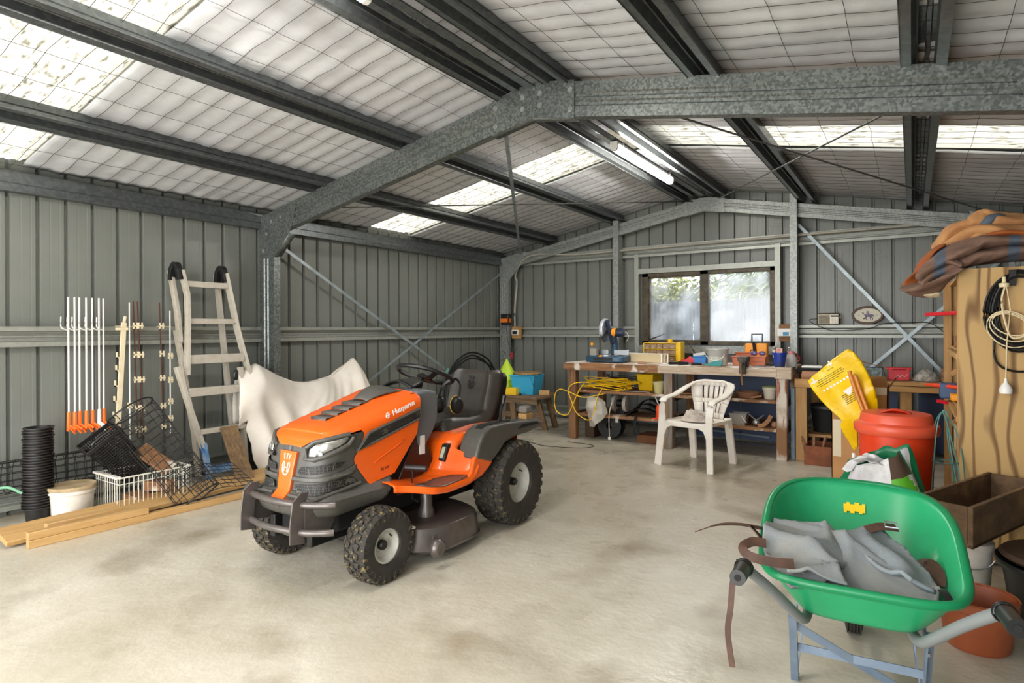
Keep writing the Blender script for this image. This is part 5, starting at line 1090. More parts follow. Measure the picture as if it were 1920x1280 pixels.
for xx in (-2.92, -2.78): MB().lathe([(.0001, -.025), (.09, -.02), (.095, 0), (.09, .02), (.0001, .025)], (xx, 6.58, .42), 24, 'X').build('wheel_guard', mat('off_white_metal', 'b9b2a6', .5), fn_, True)
MB().tube([(-2.93, 6.60, .42), (-2.76, 6.60, .42)], .045, 14).box(-2.9, -2.8, 6.56, 6.66, .30, .35).build('motor', M_BLK, fn_, True)
bm2 = thing('folded_rubber_sheet', 'curved black rubber sheeting on the lower workbench shelf', 'rubber sheet', (-2.5, 6.6, .30), group=GU)
for k, (h_, y_) in enumerate(((.20, 6.70), (.15, 6.58), (.10, 6.48))): MB().grid(lambda u, v, h_=h_, y_=y_: (-2.72 + .42 * u, y_ - .06 + .12 * v, .305 + h_ * math.sin(math.pi * min(1, u * 1.02)) ** .8 * (1 - .3 * u)), 18, 2).build('fold', M_BLKM, bm2, True, solid=.008)
st2 = tag(MB().sweep(spl([(-2.55, 6.34, .305), (-2.56, 6.31, .30), (-2.565, 6.30, .2), (-2.56, 6.30, .13), (-2.53, 6.31, .14), (-2.53, 6.31, .22)], 5), [(-.015, -.002), (.015, -.002), (.015, .002), (-.015, .002)], (0, 1, 0)).build('black_strap', M_BLKM, None), 'black strap loop hanging off the lower workbench shelf', 'strap')
ob = thing('orange_bottle', 'orange squeeze bottle with long nozzle standing on an orange tray', 'bottle', (-2.33, 6.42, .30), group=GU); MB().lathe([(.0001, .01), (.028, .01), (.031, .02), (.031, .13), (.02, .155), (.012, .16), (.0001, .16)], (-2.33, 6.42, .30), 18).build('body', mat('bottle_orange', 'ea4f1e', .4), ob, True)
MB().box(-2.312, -2.296, 6.385, 6.395, .33, .41).build('label', M_WPAINT, ob, True); MB().tube([(-2.335, 6.42, .46), (-2.37, 6.42, .54), (-2.38, 6.42, .57)], .007, 6).build('nozzle', M_DIRT, ob, True); MB().cbox((-2.33, 6.42, .305), (.13, .08, .012)).build('tray', MATS['bottle_orange'], ob, True, bevel=.004)
tag(MB().box(-2.62, -2.38, 6.5, 6.8, 0, .09).build('concrete_block', M_CARDD, None, bevel=.01), 'brown box on the floor under the middle of the workbench', 'box'); tag(MB().box(-3.28, -3.16, 6.5, 6.8, 0, .26).build('dark_box', M_BROWND, None, bevel=.01), 'dark brown box on the floor behind the left bench leg', 'box')
di = thing('clay_saucer', 'wide brown clay dish on the upper shelf at the right', 'dish', (-1.42, 6.56, .58), group=GU); MB().lathe([(.0001, .012), (.095, .012), (.115, .06), (.122, .062), (.122, .07), (.11, .07), (.09, .02), (.0001, .02)], (-1.42, 6.56, .568), 28).build('body', M_BROWN, di, True)
cp = thing('cream_flower_pot', 'cream flower pot with green rim on the upper shelf by the right leg', 'plant pot', (-1.20, 6.50, .58), group=GU); MB().lathe([(.0001, 0), (.052, 0), (.062, .09), (.070, .092), (.072, .125), (.06, .125), (.0001, .12)], (-1.20, 6.50, .58), 24).build('body', M_STONE, cp, True); MB().lathe([(.073, .118), (.076, .12), (.076, .132), (.06, .134)], (-1.20, 6.50, .58), 24).build('green_rim', mat('olive_green', '6f7a4c', .6), cp, True)
tag(MB().bar((-1.36, 6.42, .592), (-1.26, 6.42, .615), .03, .02).build('hand_brush', M_BROWN, None, bevel=.004), 'small brown brush beside the cream flower pot', 'brush')
for i, (a, b_) in enumerate((((-2.16, 6.40, .59), (-1.92, 6.42, .60)), ((-2.15, 6.46, .595), (-1.86, 6.50, .60)), ((-2.1, 6.54, .59), (-1.75, 6.5, .592)))): tag(MB().bar(a, b_, .035, .012).build('timber_strip', M_OLDX, None, bevel=.002), ('front', 'middle', 'rear')[i] + ' thin timber strip on the upper shelf behind the chair', 'timber', 'timber strips on the upper shelf')
wt = thing('white_tub', 'white oblong tub with wire handle on the lower shelf at the right', 'tub', (-1.50, 6.52, .30), group=GU); MB().lathe([(.0001, .001), (.095, .001), (.118, .105), (.124, .106), (.124, .118), (.112, .118), (.09, .008), (.0001, .008)], (-1.50, 6.52, .30), 4, M=Matrix.Rotation(R(45), 4, 'Z')).build('body', M_CLEAR, wt, True, smooth=False, bevel=.016); MB().bar((-1.46, 6.425, .40), (-1.41, 6.425, .33), .008, .003, (0, 1, 0)).build('handle', M_WPAINT, wt, True)
kt = thing('steel_sprinkler', 'steel ball fitting with splayed arms on the lower shelf', 'fitting', (-1.31, 6.45, .30), group=GU); MB().ball((-1.32, 6.45, .34), .038, 10, (1, 1, .8)).build('body', M_STEEL, kt, True)
for q in (-.07, .075): MB().tube([(-1.32, 6.45, .36), (-1.32 + q, 6.44, .42)], .008, 6).build('arm', M_STEEL, kt, True)
tag(MB().sweep(spl([(-1.29, 6.38, .315), (-1.24, 6.37, .33), (-1.19, 6.37, .38), (-1.165, 6.37, .43)], 5), [(-.02, -.012), (.02, -.012), (.02, .012), (-.02, .012)], (0, 1, 0)).build('scrubbing_brush', M_OLDX, None, bevel=.004), 'curved wooden brush leaning on the lower shelf beside the steel fitting', 'brush')
tag(MB().ball((-1.15, 6.46, .33), .033, 10).build('brown_ball', M_BROWN, None), 'brown ball at the right end of the lower workbench shelf', 'ball')
# ================================================================== CHAIR
ch = thing('plastic_armchair', 'white moulded plastic garden armchair in front of the workbench', 'chair', (-1.70, 5.74, 0), R(-14))
# local: faces -Y
def cg(fn, nu, nv, nm, sol=.006, sub=1, **k): return MB().grid(fn, nu, nv).build(nm, M_WHITE, ch, solid=sol, sub=sub, **k)
cg(lambda u, v: ((u - .5) * (.46 - .04 * v), -.21 + .40 * v, .425 - .035 * math.sin(math.pi * v) * math.sin(math.pi * u) - (.035 if v < .02 else 0) + .012 * v * 0), 12, 12, 'seat', .008)
cg(lambda u, v: ((u - .5) * .45, -.215 - .006 * v, .425 - .05 * v - .02 * math.sin(math.pi * u) * (1 - v) * 0), 8, 2, 'seat_apron')
# slatted back: outer shell with ten slots
sl = MB()
def bk(u, v):   # u across -1..1, v up 0..1
    w = .15 + .075 * sm(0, .9, v); z = .42 + .345 * v
    return V((u * w, .195 + .075 * v + .05 * (1 - u * u) * 1.0, z))
cols = [-1, -.53, -.46, -.285, -.215, -.035, .035, .215, .285, .46, .53, 1]
for v0, v1, slots in ((0, .15, 0), (.15, .42, 1), (.42, .54, 0), (.54, .90, 1), (.90, 1, 0)):
    for i in range(len(cols) - 1):
        if slots and i % 2 == 1: continue
        n_ = 4; a, b_ = cols[i], cols[i + 1]
        vs = [bk(q, v0 + (v1 - v0) * j / n_) for j in range(n_ + 1) for q in (a, b_)]; sl.add(vs, [(2 * j, 2 * j + 1, 2 * j + 3, 2 * j + 2) for j in range(n_)])
sl.build('backrest', M_WHITE, ch, solid=.008, ang=60)
# continuous top rail running down into the arms and front legs
for s_ in (1, -1):
    MB().sweep(spl([(0, .325, .77), (s_ * .11, .312, .77), (s_ * .195, .265, .752), (s_ * .237, .16, .705), (s_ * .25, .02, .655), (s_ * .253, -.12, .635), (s_ * .252, -.20, .61), (s_ * .248, -.222, .53), (s_ * .245, -.228, .44), (s_ * .255, -.24, .25), (s_ * .272, -.262, .0)], 6),
               [(-.032, -.010), (.032, -.010), (.036, .004), (.028, .011), (-.028, .011), (-.036, .004)], (0, .35, 1)).build('arm_and_leg', M_WHITE, ch, bevel=.003)
    MB().sweep([(s_ * .195, .20, .44), (s_ * .20, .235, .25), (s_ * .21, .28, 0)], [(-.034, -.02), (.034, -.02), (.034, .02), (-.034, .02)], (0, -1, .2)).build('leg', M_WHITE, ch, bevel=.008)
    MB().prism([(-.23, .43), (-.23, .34), (-.17, .395), (-.05, .40), (.12, .40), (.18, .34), (.20, .43)], s_ * .222, s_ * .232, 'X').build('side_apron', M_WHITE, ch)
    MB().prism([(s_ * .27, .36), (s_ * .20, .42), (s_ * .10, .40), (s_ * .19, .36), (s_ * .235, .25)], -.235, -.222, 'Y').build('front_gusset', M_WHITE, ch)
rg = thing('rag', 'crumpled grey-white rag on the plastic chair seat', 'rag', (-1.70, 5.72, .42))
for (cx_, cy_, w_, h_, sd_) in ((-1.72, 5.70, .13, .05, 1), (-1.76, 5.76, .09, .085, 5), (-1.63, 5.70, .09, .035, 9)):
    MB().grid(lambda u, v, cx_=cx_, cy_=cy_, w_=w_, h_=h_, sd_=sd_: (cx_ + w_ * (1 - math.cos(math.pi * v / 2) * 0) * math.sin(v * math.pi / 2) * math.cos(2 * math.pi * u) * (1 + .3 * noise.noise(V((math.cos(6.28 * u) * 2, math.sin(6.28 * u) * 2, sd_)))), cy_ + w_ * .75 * math.sin(v * math.pi / 2) * math.sin(2 * math.pi * u), .40 + (h_ * math.cos(v * math.pi / 2) * (1 + .5 * noise.noise(V((u * 8, v * 5, sd_)))) + .022)), 28, 12, True).build('rag_fold', M_RAG, rg, True, ang=80)
# ================================================================== RADIO AND PICTURE ON THE RAIL
RZ = 1.333
rd = thing('transistor_radio', 'silver portable radio with raised aerial on the back wall rail', 'radio', (-.79, 7.69, RZ))
MB().box(-.905, -.68, 7.66, 7.715, RZ, RZ + .13).build('body', M_BROWND, rd, True, bevel=.01); MB().box(-.90, -.685, 7.652, 7.664, RZ + .004, RZ + .118).build('front', mat('radio_silver', 'b7af9c', .4, .3), rd, True, bevel=.006)
MB().box(-.89, -.775, 7.649, 7.653, RZ + .012, RZ + .108).build('speaker_grille', mat('radio_grille', '8f8872', .6, 0, '77705c', 60), rd, True); MB().lathe([(.034, 0), (.037, -.003), (.040, 0)], (-.832, 7.649, RZ + .06), 24, 'Y').build('speaker_ring', MATS['radio_silver'], rd, True)
for i in range(3): MB().box(-.762 + .024 * i, -.744 + .024 * i, 7.648, 7.653, RZ + .015, RZ + .075).build('button', M_DIRT, rd, True, bevel=.002)
MB().box(-.765, -.69, 7.648, 7.653, RZ + .085, RZ + .105).build('dial', M_BLK, rd, True); MB().tube([(-.70, 7.70, RZ + .12), (-.675, 7.70, RZ + .29)], .003, 6).build('aerial', M_STEEL, rd, True); MB().lathe([(.0001, 0), (.013, 0), (.013, .012), (.0001, .012)], (-.68, 7.69, RZ + .08), 12, 'X').build('tuning_knob', MATS['radio_silver'], rd, True)
tag(MB().tube(spl([(-.90, 7.66, 1.40), (-.98, 7.64, 1.39), (-.93, 7.63, 1.34), (-.75, 7.625, 1.265), (-.55, 7.62, 1.27), (-.38, 7.625, 1.29), (-.25, 7.63, 1.34), (-.05, 7.66, 1.345), (.15, 7.64, 1.34), (.28, 7.62, 1.24), (.35, 7.62, 1.2)], 8), .004, 5).build('radio_cable', M_BLK, None), 'thin black cable drooping along the rail from the radio', 'cable')
pc = thing('oval_picture', 'oval dark-framed picture of a horse and rider on the back wall rail', 'picture', (-.41, 7.69, RZ))
TT = Matrix.Translation((-.41, 7.69, RZ + .100)) @ Matrix.Rotation(R(-6), 4, 'X')
def ell(a, b_, y, n=40): return [TT @ V((a * math.cos(2 * math.pi * i / n), y, b_ * math.sin(2 * math.pi * i / n))) for i in range(n)]
MB().sweep(ell(.142, .090, 0), [(-.012, -.010), (.012, -.010), (.012, .010), (-.012, .010)], TT.to_3x3() @ V((0, 1, 0)), closed=True).build('oval_frame', mat('picture_frame', '4b3021', .45), pc, True, bevel=.004)
MB().add(ell(.138, .086, .0), [tuple(range(40))]).build('print', mat('print_cream', 'cfc9b4', .5), pc, True)
HP = [(-.055, .022), (-.045, .032), (-.038, .034), (-.032, .02), (-.022, .008), (.0, .008), (.01, .03), (.016, .03), (.014, .008), (.045, .01), (.058, .0), (.062, -.02), (.056, -.016), (.05, -.006), (.046, -.02), (.052, -.04), (.044, -.056), (.04, -.056), (.044, -.04), (.034, -.022), (.03, -.04), (.032, -.056), (.026, -.056), (.02, -.02), (-.002, -.016), (-.008, -.035), (0, -.052), (-.008, -.054), (-.018, -.034), (-.018, -.016), (-.026, -.03), (-.038, -.036), (-.036, -.042), (-.02, -.036), (-.022, -.01), (-.032, .006), (-.044, .02)]
HPm = MB(); HPm.add([TT @ V((a * 1.05, -.002, b_ * 1.05)) for a, b_ in HP], [tuple(range(len(HP)))]); hq_ = HPm.build('horse_silhouette', mat('horse_print', '6d6078', .6), pc, True)
MB().add([TT @ V((a, -.0025, b_)) for a, b_ in ((-.012, .02), (-.008, .045), (.004, .05), (.01, .04), (.008, .018), (.002, .0), (-.004, .0))], [tuple(range(7))]).build('rider_silhouette', mat('rider_print', '8d7f95', .6), pc, True)
for xx in (-.085, .085): MB().add([TT @ V((xx + a, -.0015, b_)) for a, b_ in ((-.015, .0), (0, .008), (.015, 0), (0, -.004))], [(0, 1, 2, 3)]).build('print_hills', mat('print_blue', '94a7b8', .6), pc, True)
tag(MB().box(.05, .14, 7.65, 7.71, RZ, RZ + .006).build('flat_offcut', M_CREAM, None), 'flat pale strip lying on the rail right of the oval picture', 'timber')
# ================================================================== SECOND BENCH
b2 = thing('side_bench', 'pine-framed side bench to the right of the workbench', 'bench', (-.3, 6.8, 0))
MB().box(-.955, -.855, 6.45, 6.52, 0, .76).build('leg', M_PINEZ, b2, True, bevel=.004); MB().box(-.10, -.005, 6.86, 6.93, 0, .68).build('leg', M_PINEZ, b2, True, bevel=.004); MB().box(-.94, -.86, 7.45, 7.52, 0, .68).build('leg', M_PINEZ, b2, True); MB().box(.75, .84, 6.86, 6.93, 0, .68).build('leg', M_PINEZ, b2, True)
MB().box(-.96, -.56, 6.42, 6.46, .72, .80).build('rail', M_PINEX, b2, True, bevel=.003); MB().box(-.56, .90, 6.82, 6.86, .68, .735).box(-.56, .90, 6.81, 6.86, .74, .775).build('front_rail', M_PINEX, b2, True, bevel=.003)
for ya in (6.50, 6.75, 7.0, 7.25): MB().box(-.95, .92, max(ya, 6.87) if ya > 6.7 else ya, ya + .245, .755, .777).build('top_board', M_OLDX, b2, True) if ya > 6.7 else MB().box(-.95, -.57, ya, ya + .245, .755, .777).build('top_board', M_OLDX, b2, True)
MB().box(-.86, -.10, 6.60, 7.2, .22, .245).build('lower_shelf', M_PINEX, b2, True)
MB().box(-1.005, -.972, 6.50, 6.56, 0, .70).build('blue_post', mat('blue_post', '6f8aa3', .6, 0, '8aa0b0', 8), b2, True)
for xa in (-.55, .05, .5): MB().box(xa, xa + .42, 7.40, 7.41, .02, .7).build('back_panel', M_NAVY, b2, True)
bk_ = thing('black_bin', 'black round bin on the low shelf of the side bench', 'bin', (-.74, 6.86, .245)); MB().lathe([(.0001, 0), (.13, 0), (.15, .22), (.158, .225), (.158, .25), (.15, .25), (.15, .26), (.155, .262), (.155, .275), (.0001, .285)], (-.72, 6.86, .245), 28).build('body', M_BLKM, bk_, True); MB().lathe([(.15, .235), (.16, .24), (.16, .262)], (-.72, 6.86, .245), 28).build('rim', mat('dark_grey_plastic', '3d3a38', .5), bk_, True)
tag(MB().ball((-.62, 6.66, .268), .05, 8, (1, .6, .4)).build('flat_stone', M_BROWN, None), 'flat brown stone at the front of the low shelf', 'stone')
ot = thing('old_timber_crate', 'old reddish timber crate on the floor below the side bench', 'crate', (-.66, 6.4, 0))
for (a, b_, c_, d_) in ((-.86, -.845, 6.30, 6.62), (-.50, -.485, 6.30, 6.62), (-.86, -.485, 6.29, 6.305), (-.86, -.485, 6.61, 6.625)): MB().box(a, b_, c_, d_, 0, .18).build('side', mat('crate_red_brown', '8a4f30', .8, 0, '6b3c25', 5), ot, True, bevel=.002)
MB().box(-.85, -.49, 6.3, 6.62, 0, .012).build('base', MATS['crate_red_brown'], ot, True)
for i in range(3): tag(MB().bar((-.84 + .05 * i, 6.34 + .05 * i, .03), (-.90 + .1 * i, 6.46 + .03 * i, .24), .02, .02).build('timber_stick', M_OLDX, None), ('left', 'middle', 'right')[i] + ' stick standing in the old timber crate', 'timber', 'sticks in the timber crate')
# on the side bench
cs = thing('black_tray_case', 'black case with a white lid on the left of the side bench', 'case', (-.84, 6.72, .84)); MB().box(-.97, -.72, 6.62, 6.85, .84, .895).build('body', M_BLKM, cs, True, bevel=.01); MB().box(-.93, -.74, 6.64, 6.80, .895, .918).build('lid', M_WPAINT, cs, True, bevel=.01)
tag(MB().box(-.93, -.70, 6.60, 6.80, .778, .84).build('timber_offcut', M_OLDX, None, bevel=.008), 'brown timber offcut under the black case', 'timber'); tag(MB().lathe([(.0001, 0), (.045, 0), (.045, .16), (.0001, .16)], (-.90, 6.50, .83), 14, 'X').build('brown_tube', M_BROWN, None), 'brown tube lying at the left end of the side bench', 'tube')
sb = thing('opened_parts_box', 'small open brown carton with blue printed sides on the side bench', 'box', (-.36, 7.0, .778))
MB().box(-.45, -.25, 6.94, 7.08, .778, .90).build('body', mat('carton_blue_print', '7f98a0', .7, 0, '5c5a50', 22), sb, True); MB().bar((-.47, 6.95, .97), (-.24, 6.98, .905), .12, .004, (0, 0, 1)).bar((-.245, 7.0, .90), (-.22, 7.0, .79), .10, .004, (1, 0, 0)).build('flap', M_CARDD, sb, True)
rt_ = thing('red_bin', 'bright red plastic storage bin on the side bench', 'bin', (-.11, 7.05, .778))
MB().box(-.205, -.015, 7.0, 7.14, .779, .885).warp(lambda p: V((-.11 + (p.x + .11) * (1 if p.z > .8 else .92), p.y, p.z))).build('body', M_RED, rt_, True, bevel=.006); MB().box(-.22, 0, 6.985, 7.155, .885, .902).build('rim', M_RED, rt_, True, bevel=.004)
for xx in (-.19, -.05): MB().box(xx, xx + .025, 6.978, 6.99, .875, .89).build('hinge_tab', M_RED, rt_, True)
MB().tube(spl([(-.13, 6.995, .81), (-.115, 6.995, .83), (-.10, 6.995, .81), (-.085, 6.995, .83), (-.06, 6.995, .815), (-.04, 6.995, .84)], 4), .002, 4).build('chalk_mark', M_WPAINT, rt_, True)
pb_ = thing('tools_in_plastic', 'heap of small tools in clear plastic beside the red bin', 'bag', (.11, 7.05, .778)); MB().grid(lambda u, v: (.11 + .11 * math.sin(v * math.pi / 2) * math.cos(6.283 * u), 7.05 + .08 * math.sin(v * math.pi / 2) * math.sin(6.283 * u), .78 + .10 * math.cos(v * math.pi / 2) * (1 + .3 * noise.noise(V((u * 9, v * 6, 1))))), 26, 10, True).build('bag', mat('crinkled_film', '7a756c', .25, .1, 'b8b2a8', 26, (.35, .6), bump=.6), pb_, True)
tag(MB().box(.23, .34, 7.0, 7.12, .778, .90).build('wood_block', M_OLDX, None, bevel=.004), 'upright timber block at the right of the side bench', 'timber')
# ================================================================== RIGHT SIDE
# tall cardboard box
cx_ = thing('cardboard_box', 'tall open brown cardboard box behind the yellow bag', 'box', (-.32, 5.3, 0))
bx0, bx1, by0, by1, bz = -.515, -.15, 5.16, 5.55, .86
MB().box(bx0, bx1, by0, by0 + .006, 0, bz).build('front_panel', M_CARD, cx_, True); MB().box(bx0, bx1, by1 - .006, by1, 0, bz).build('back_panel', M_CARD, cx_, True); MB().box(bx0, bx0 + .006, by0, by1, 0, bz).build('side_panel', M_CARD, cx_, True); MB().box(bx1 - .006, bx1, by0, by1, 0, bz).build('side_panel', M_CARDD, cx_, True)
MB().box(bx0, bx1, by0, by1, 0, .006).build('base', M_CARDD, cx_, True)
MB().add([(bx0, by0, bz), (bx1, by0, bz), (bx1 - .01, by0 + .02, bz + .075), (bx0 + .02, by0 + .02, bz + .075)], [(0, 1, 2, 3)]).build('flap', M_CARD, cx_, True, solid=.005)
MB().add([(bx1, by0, bz - .02), (bx1, by1, bz - .02), (bx1 + .055, by1, bz + .055), (bx1 + .045, by0, bz + .065)], [(0, 1, 2, 3)]).build('flap', M_CARDD, cx_, True, solid=.005)
MB().box(bx0 + .01, bx0 + .065, by0 - .001, by0, .32, .60).build('packing_tape', M_TAPE, cx_, True); MB().box(-.26, bx1 - .005, by0 - .001, by0, .80, .855).build('packing_tape', M_TAPE, cx_, True); MB().box(-.20, bx1 - .01, by0 - .001, by0, .62, .68).build('packing_tape', M_TAPE, cx_, True); MB().box(bx0 + .08, bx0 + .095, by0 - .001, by0, .08, .16).build('hand_hole', M_BLKM, cx_, True)
# drum
dm = thing('lidded_drum', 'red-orange plastic drum with stepped lid behind the wheelbarrow', 'drum', (-.08, 4.33, 0))
DX, DY = -.085, 4.33
MB().lathe([(.0001, .0), (.165, 0), (.175, .01), (.198, .66), (.0001, .66)], (DX, DY, 0), 48).build('body', M_DRUM, dm, True)
ld_ = MB().lathe([(.195, .655), (.214, .655), (.222, .665), (.225, .70), (.219, .712), (.205, .718), (.192, .726), (.186, .765), (.180, .775), (.165, .778), (.0001, .778)], (DX, DY, 0), 48).build('lid', M_DRUML, dm, True)
MB().grid(lambda u, v: (DX - .08 + .16 * u, DY - .06 + .10 * v, .778 + .026 * math.sin(math.pi * u) * math.sin(math.pi * min(1, .25 + v))), 14, 8).build('lid_grip', M_DRUM, ld_, True, solid=.004)
# yellow bag with printing, wooden handles
yb = thing('yellow_sack', 'large empty yellow plastic sack with printed text standing behind the red drum', 'bag', (-.4, 4.72, .4))
YP = [(-.375, 1.145), (-.41, 1.12), (-.47, 1.07), (-.54, 1.00), (-.60, .945), (-.625, .91), (-.60, .86), (-.55, .80), (-.49, .74), (-.43, .685), (-.405, .66), (-.415, .62), (-.40, .57), (-.37, .51), (-.335, .44), (-.315, .47), (-.315, .60), (-.24, .66), (-.19, .72), (-.195, .80), (-.21, .88), (-.245, .97), (-.29, 1.06), (-.335, 1.12)]
def yfn(x, z, o=0): return V((x, 4.74 + .05 * math.sin(7 * (x - z)) + .03 * noise.noise(V((x * 6, z * 6, 2))) - .012 * abs(math.sin(22 * (x + .3) + 10 * z)) * sm(.75, .5, z) - o, z))
MB().patch(YP, yfn, .02).build('sack', M_YELB, yb, True, ang=80, solid=.005)
MB().patch(YP, lambda x, z: yfn(x, z, -.05) , .03).build('sack_back', M_YELB, yb, True, ang=80, solid=.003)
ink = MB(); wh = MB()
r5 = random.Random(3)
def yq(a, b_, h, mb, o=.009):   # slanted print bar; a, b_ along the sack's own text direction
    d = V((.80, .60)); n_ = V((-.60, .80)); O = V((-.56, .87))
    def p(s_, t_): q = O + d * s_ + n_ * t_; v = yfn(q.x, q.y, o); return v
    return p
def strip(s0, s1, t0, h, mb):
    d = V((.80, .56)); n_ = V((-.57, .82)); O = V((-.555, .86)); k = max(1, int((s1 - s0) / .02))
    for i in range(k):
        a, c = s0 + (s1 - s0) * i / k, s0 + (s1 - s0) * (i + 1) / k
        vs = [O + d * a + n_ * t0, O + d * c + n_ * t0, O + d * c + n_ * (t0 + h), O + d * a + n_ * (t0 + h)]
        mb.add([yfn(q.x, q.y, .0055) for q in vs], [(0, 1, 2, 3)])
for t0, s0, s1 in ((.045, .03, .20), (.032, .02, .22), (.018, .0, .21), (.005, .02, .16), (.075, .12, .17)):
    s_ = s0
    while s_ < s1: l = r5.uniform(.006, .022); strip(s_, s_ + l, t0, .0035, ink); s_ += l + .004
for k in range(9): strip(.02 + .026 * k, .034 + .026 * k, -.035, .014, wh)
strip(-.02, .03, .05, .01, wh); strip(.0, .012, .045, .04, wh); strip(.14, .18, .10, .012, wh); strip(.16, .17, .09, .04, wh)
for t0 in (-.12, -.132, -.144, -.156, -.168, -.18): strip(.10, .22, t0, .0035, ink)
ink.build('black_print', mat('print_ink', '2b2408', .6), yb, True, smooth=False, kind='stuff'); wh.build('white_print', M_WPAINT, yb, True, smooth=False, kind='stuff')
MB().add([yfn(*q, .006) for q in ((-.40, .855), (-.345, .90), (-.345, .85), (-.36, .83))], [(0, 1, 2, 3)]).build('white_panel', M_WPAINT, yb, True)
for i, (dx, l) in enumerate(((0, 'left of the two smooth wooden handles leaning on the yellow sack'), (.028, 'right of the two smooth wooden handles leaning on the yellow sack'))):
    tag(MB().tube(spl([(-.355 + dx, 4.655, 1.0 - .03 * i), (-.345 + dx, 4.645, .96), (-.315 + dx, 4.64, .86), (-.275 + dx, 4.63, .74), (-.235 + dx, 4.61, .62), (-.15 + dx * .6, 4.63, .02)], 6), .013, 10, scl=None).build('wooden_stick', mat('varnished_ash', 'cf8436', .35), None), l, 'stick', 'wooden handles behind the drum')
tag(MB().tube([(-.335, 4.70, .44), (-.33, 4.68, .2), (-.33, 4.68, .0)], .012, 8).build('white_cane', M_WPAINT, None), 'white rod end below the tip of the yellow sack', 'rod')
# feed bag
fb = thing('feed_bag', 'crumpled green and silver printed feed bag between drum and wheelbarrow', 'bag', (-.17, 3.72, 0))
def bagpt(u, v, o=0):
    a = 2 * math.pi * u; w = .20 + .03 * math.sin(3 * v); z = .60 * v
    tap = 1 - .35 * v ** 3; cr_ = .03 * noise.noise(V((math.cos(a) * 2, math.sin(a) * 2, v * 4))) + .015 * math.sin(5 * a + 7 * v)
    zt = z + .06 * v * math.sin(a * 1.0 + 1.2) + .03 * v * noise.noise(V((a * 2, v, 0)))
    return V((-.165 + (w * tap + cr_ + o) * math.cos(a), 3.80 + (.12 * (1 - .5 * v) + cr_ * .5 + o) * math.sin(a), zt))
g_ = MB(); g_.grid(bagpt, 48, 22, True); fbo = g_
def bandmat(i, j): return 0
fb_m = [M_DKGREEN, M_SILV, M_LGREEN, M_BROWND]
k_ = 0
fbo.m = []
for i in range(48):
    for j in range(22):
        u, v = i / 48, j / 22; a = u * 360
        q = 0
        if v > .62 and 210 < a < 300: q = 1
        if v > .80 and 290 < a < 330: q = 3
        if .55 < v < .80 and 285 < a < 345: q = 2 if (i + j) % 9 < 6 else 1
        if v > .72 and 330 < a: q = 1
        if v < .4 and 190 < a < 350: q = 1 if v < .25 else 2
        fbo.m.append(q)
fbo.build('bag', fb_m, fb, True, ang=70, solid=.003)
for s_, m in ((.0, M_SILV),): MB().grid(lambda u, v: (-.20 + .19 * (u - .5) + .03 * math.sin(7 * v), 3.76 - .04 * v + .03 * math.sin(9 * u), .52 + .10 * math.sin(math.pi * u) * (1 - .3 * v) + .02 * noise.noise(V((u * 5, v * 5, 0)))), 16, 8).build('rolled_top', m, fb, True, solid=.003, ang=70)
# ---- plywood shelf unit
BEFORE = set(o.name for o in bpy.data.objects)
pu = thing('plywood_shelf_unit', 'tall shelf unit with a bare plywood end panel against the right wall', 'shelf unit', (.56, 4.5, 0))
MB().box(.20, .92, 3.90, 3.918, .0, 1.60).build('end_panel', M_PLY, pu, True, bevel=.001); MB().box(.20, .92, 5.08, 5.10, 0, 1.58).build('end_panel', M_PLY, pu, True)
for y in (5.04, ): MB().box(.175, .22, y, y + .06, 0, 1.60).build('post', M_PINEZ, pu, True, bevel=.002)
MB().box(.195, .215, 3.918, 3.95, 0, 1.59).build('edge_batten', M_PINEZ, pu, True)
for z in (.08, .46, .80, 1.15, 1.585): MB().box(.21, .90, 3.92, 5.08, z - .015, z).build('shelf', M_PINE, pu, True)
for z in (.78, 1.13): MB().box(.19, .21, 3.92, 5.08, z - .03, z + .0).build('shelf_lip', M_PINE, pu, True)
for y, z in ((4.95, .60), (4.95, .95), (4.3, .30)): MB().bar((.21, y, z), (.40, y, z + .16), .03, .03, (0, 1, 0)).build('shelf_brace', M_PINEX, pu, True)
GS = 'odds and ends on the plywood shelf unit'
tag(MB().bar((.08, 4.95, 1.37), (.30, 4.60, 1.375), .045, .025).build('red_level', M_RED, None, bevel=.003), 'red spirit level poking out of the top of the shelf unit', 'level')
tag(MB().tube([(.06, 4.80, .885), (.12, 4.76, .885), (.24, 4.70, .88), (.36, 4.66, .88)], .014, 10, scl=[.6, 1, 1, 1]).build('hand_tool', M_DRUM, None), 'red-orange tool handle poking out of the middle shelf', 'tool')
tag(MB().box(.14, .26, 4.72, 4.86, .80, .90).build('blue_box', mat('slate_blue', '3e587c', .5), None, bevel=.01), 'slate blue box under the red handle on the shelf unit', 'box')
tag(MB().box(.19, .30, 4.50, 4.62, .805, .85).build('yellow_tool', M_ORB, None, bevel=.012), 'yellow power tool on the middle shelf', 'tool')
tag(MB().bar((.14, 4.90, .765), (.34, 4.50, .765), .03, .02).build('red_strip', M_RED, None), 'thin red bar lying under the yellow tool', 'tool')
jj = thing('lidded_jar', 'tall cream jar with black band and red lid on the lower shelf', 'jar', (.30, 4.5, .46), group=GS); MB().lathe([(.0001, 0), (.06, 0), (.06, .2), (.05, .21), (.0001, .21)], (.28, 4.45, .461), 18).build('body', M_CREAM, jj, True); MB().lathe([(.061, .14), (.062, .15), (.061, .18)], (.28, 4.45, .461), 18).build('band', M_BLK, jj, True); MB().lathe([(.0001, .235), (.055, .235), (.056, .21), (.0001, .21)], (.28, 4.45, .461), 18).build('lid', M_RED, jj, True)
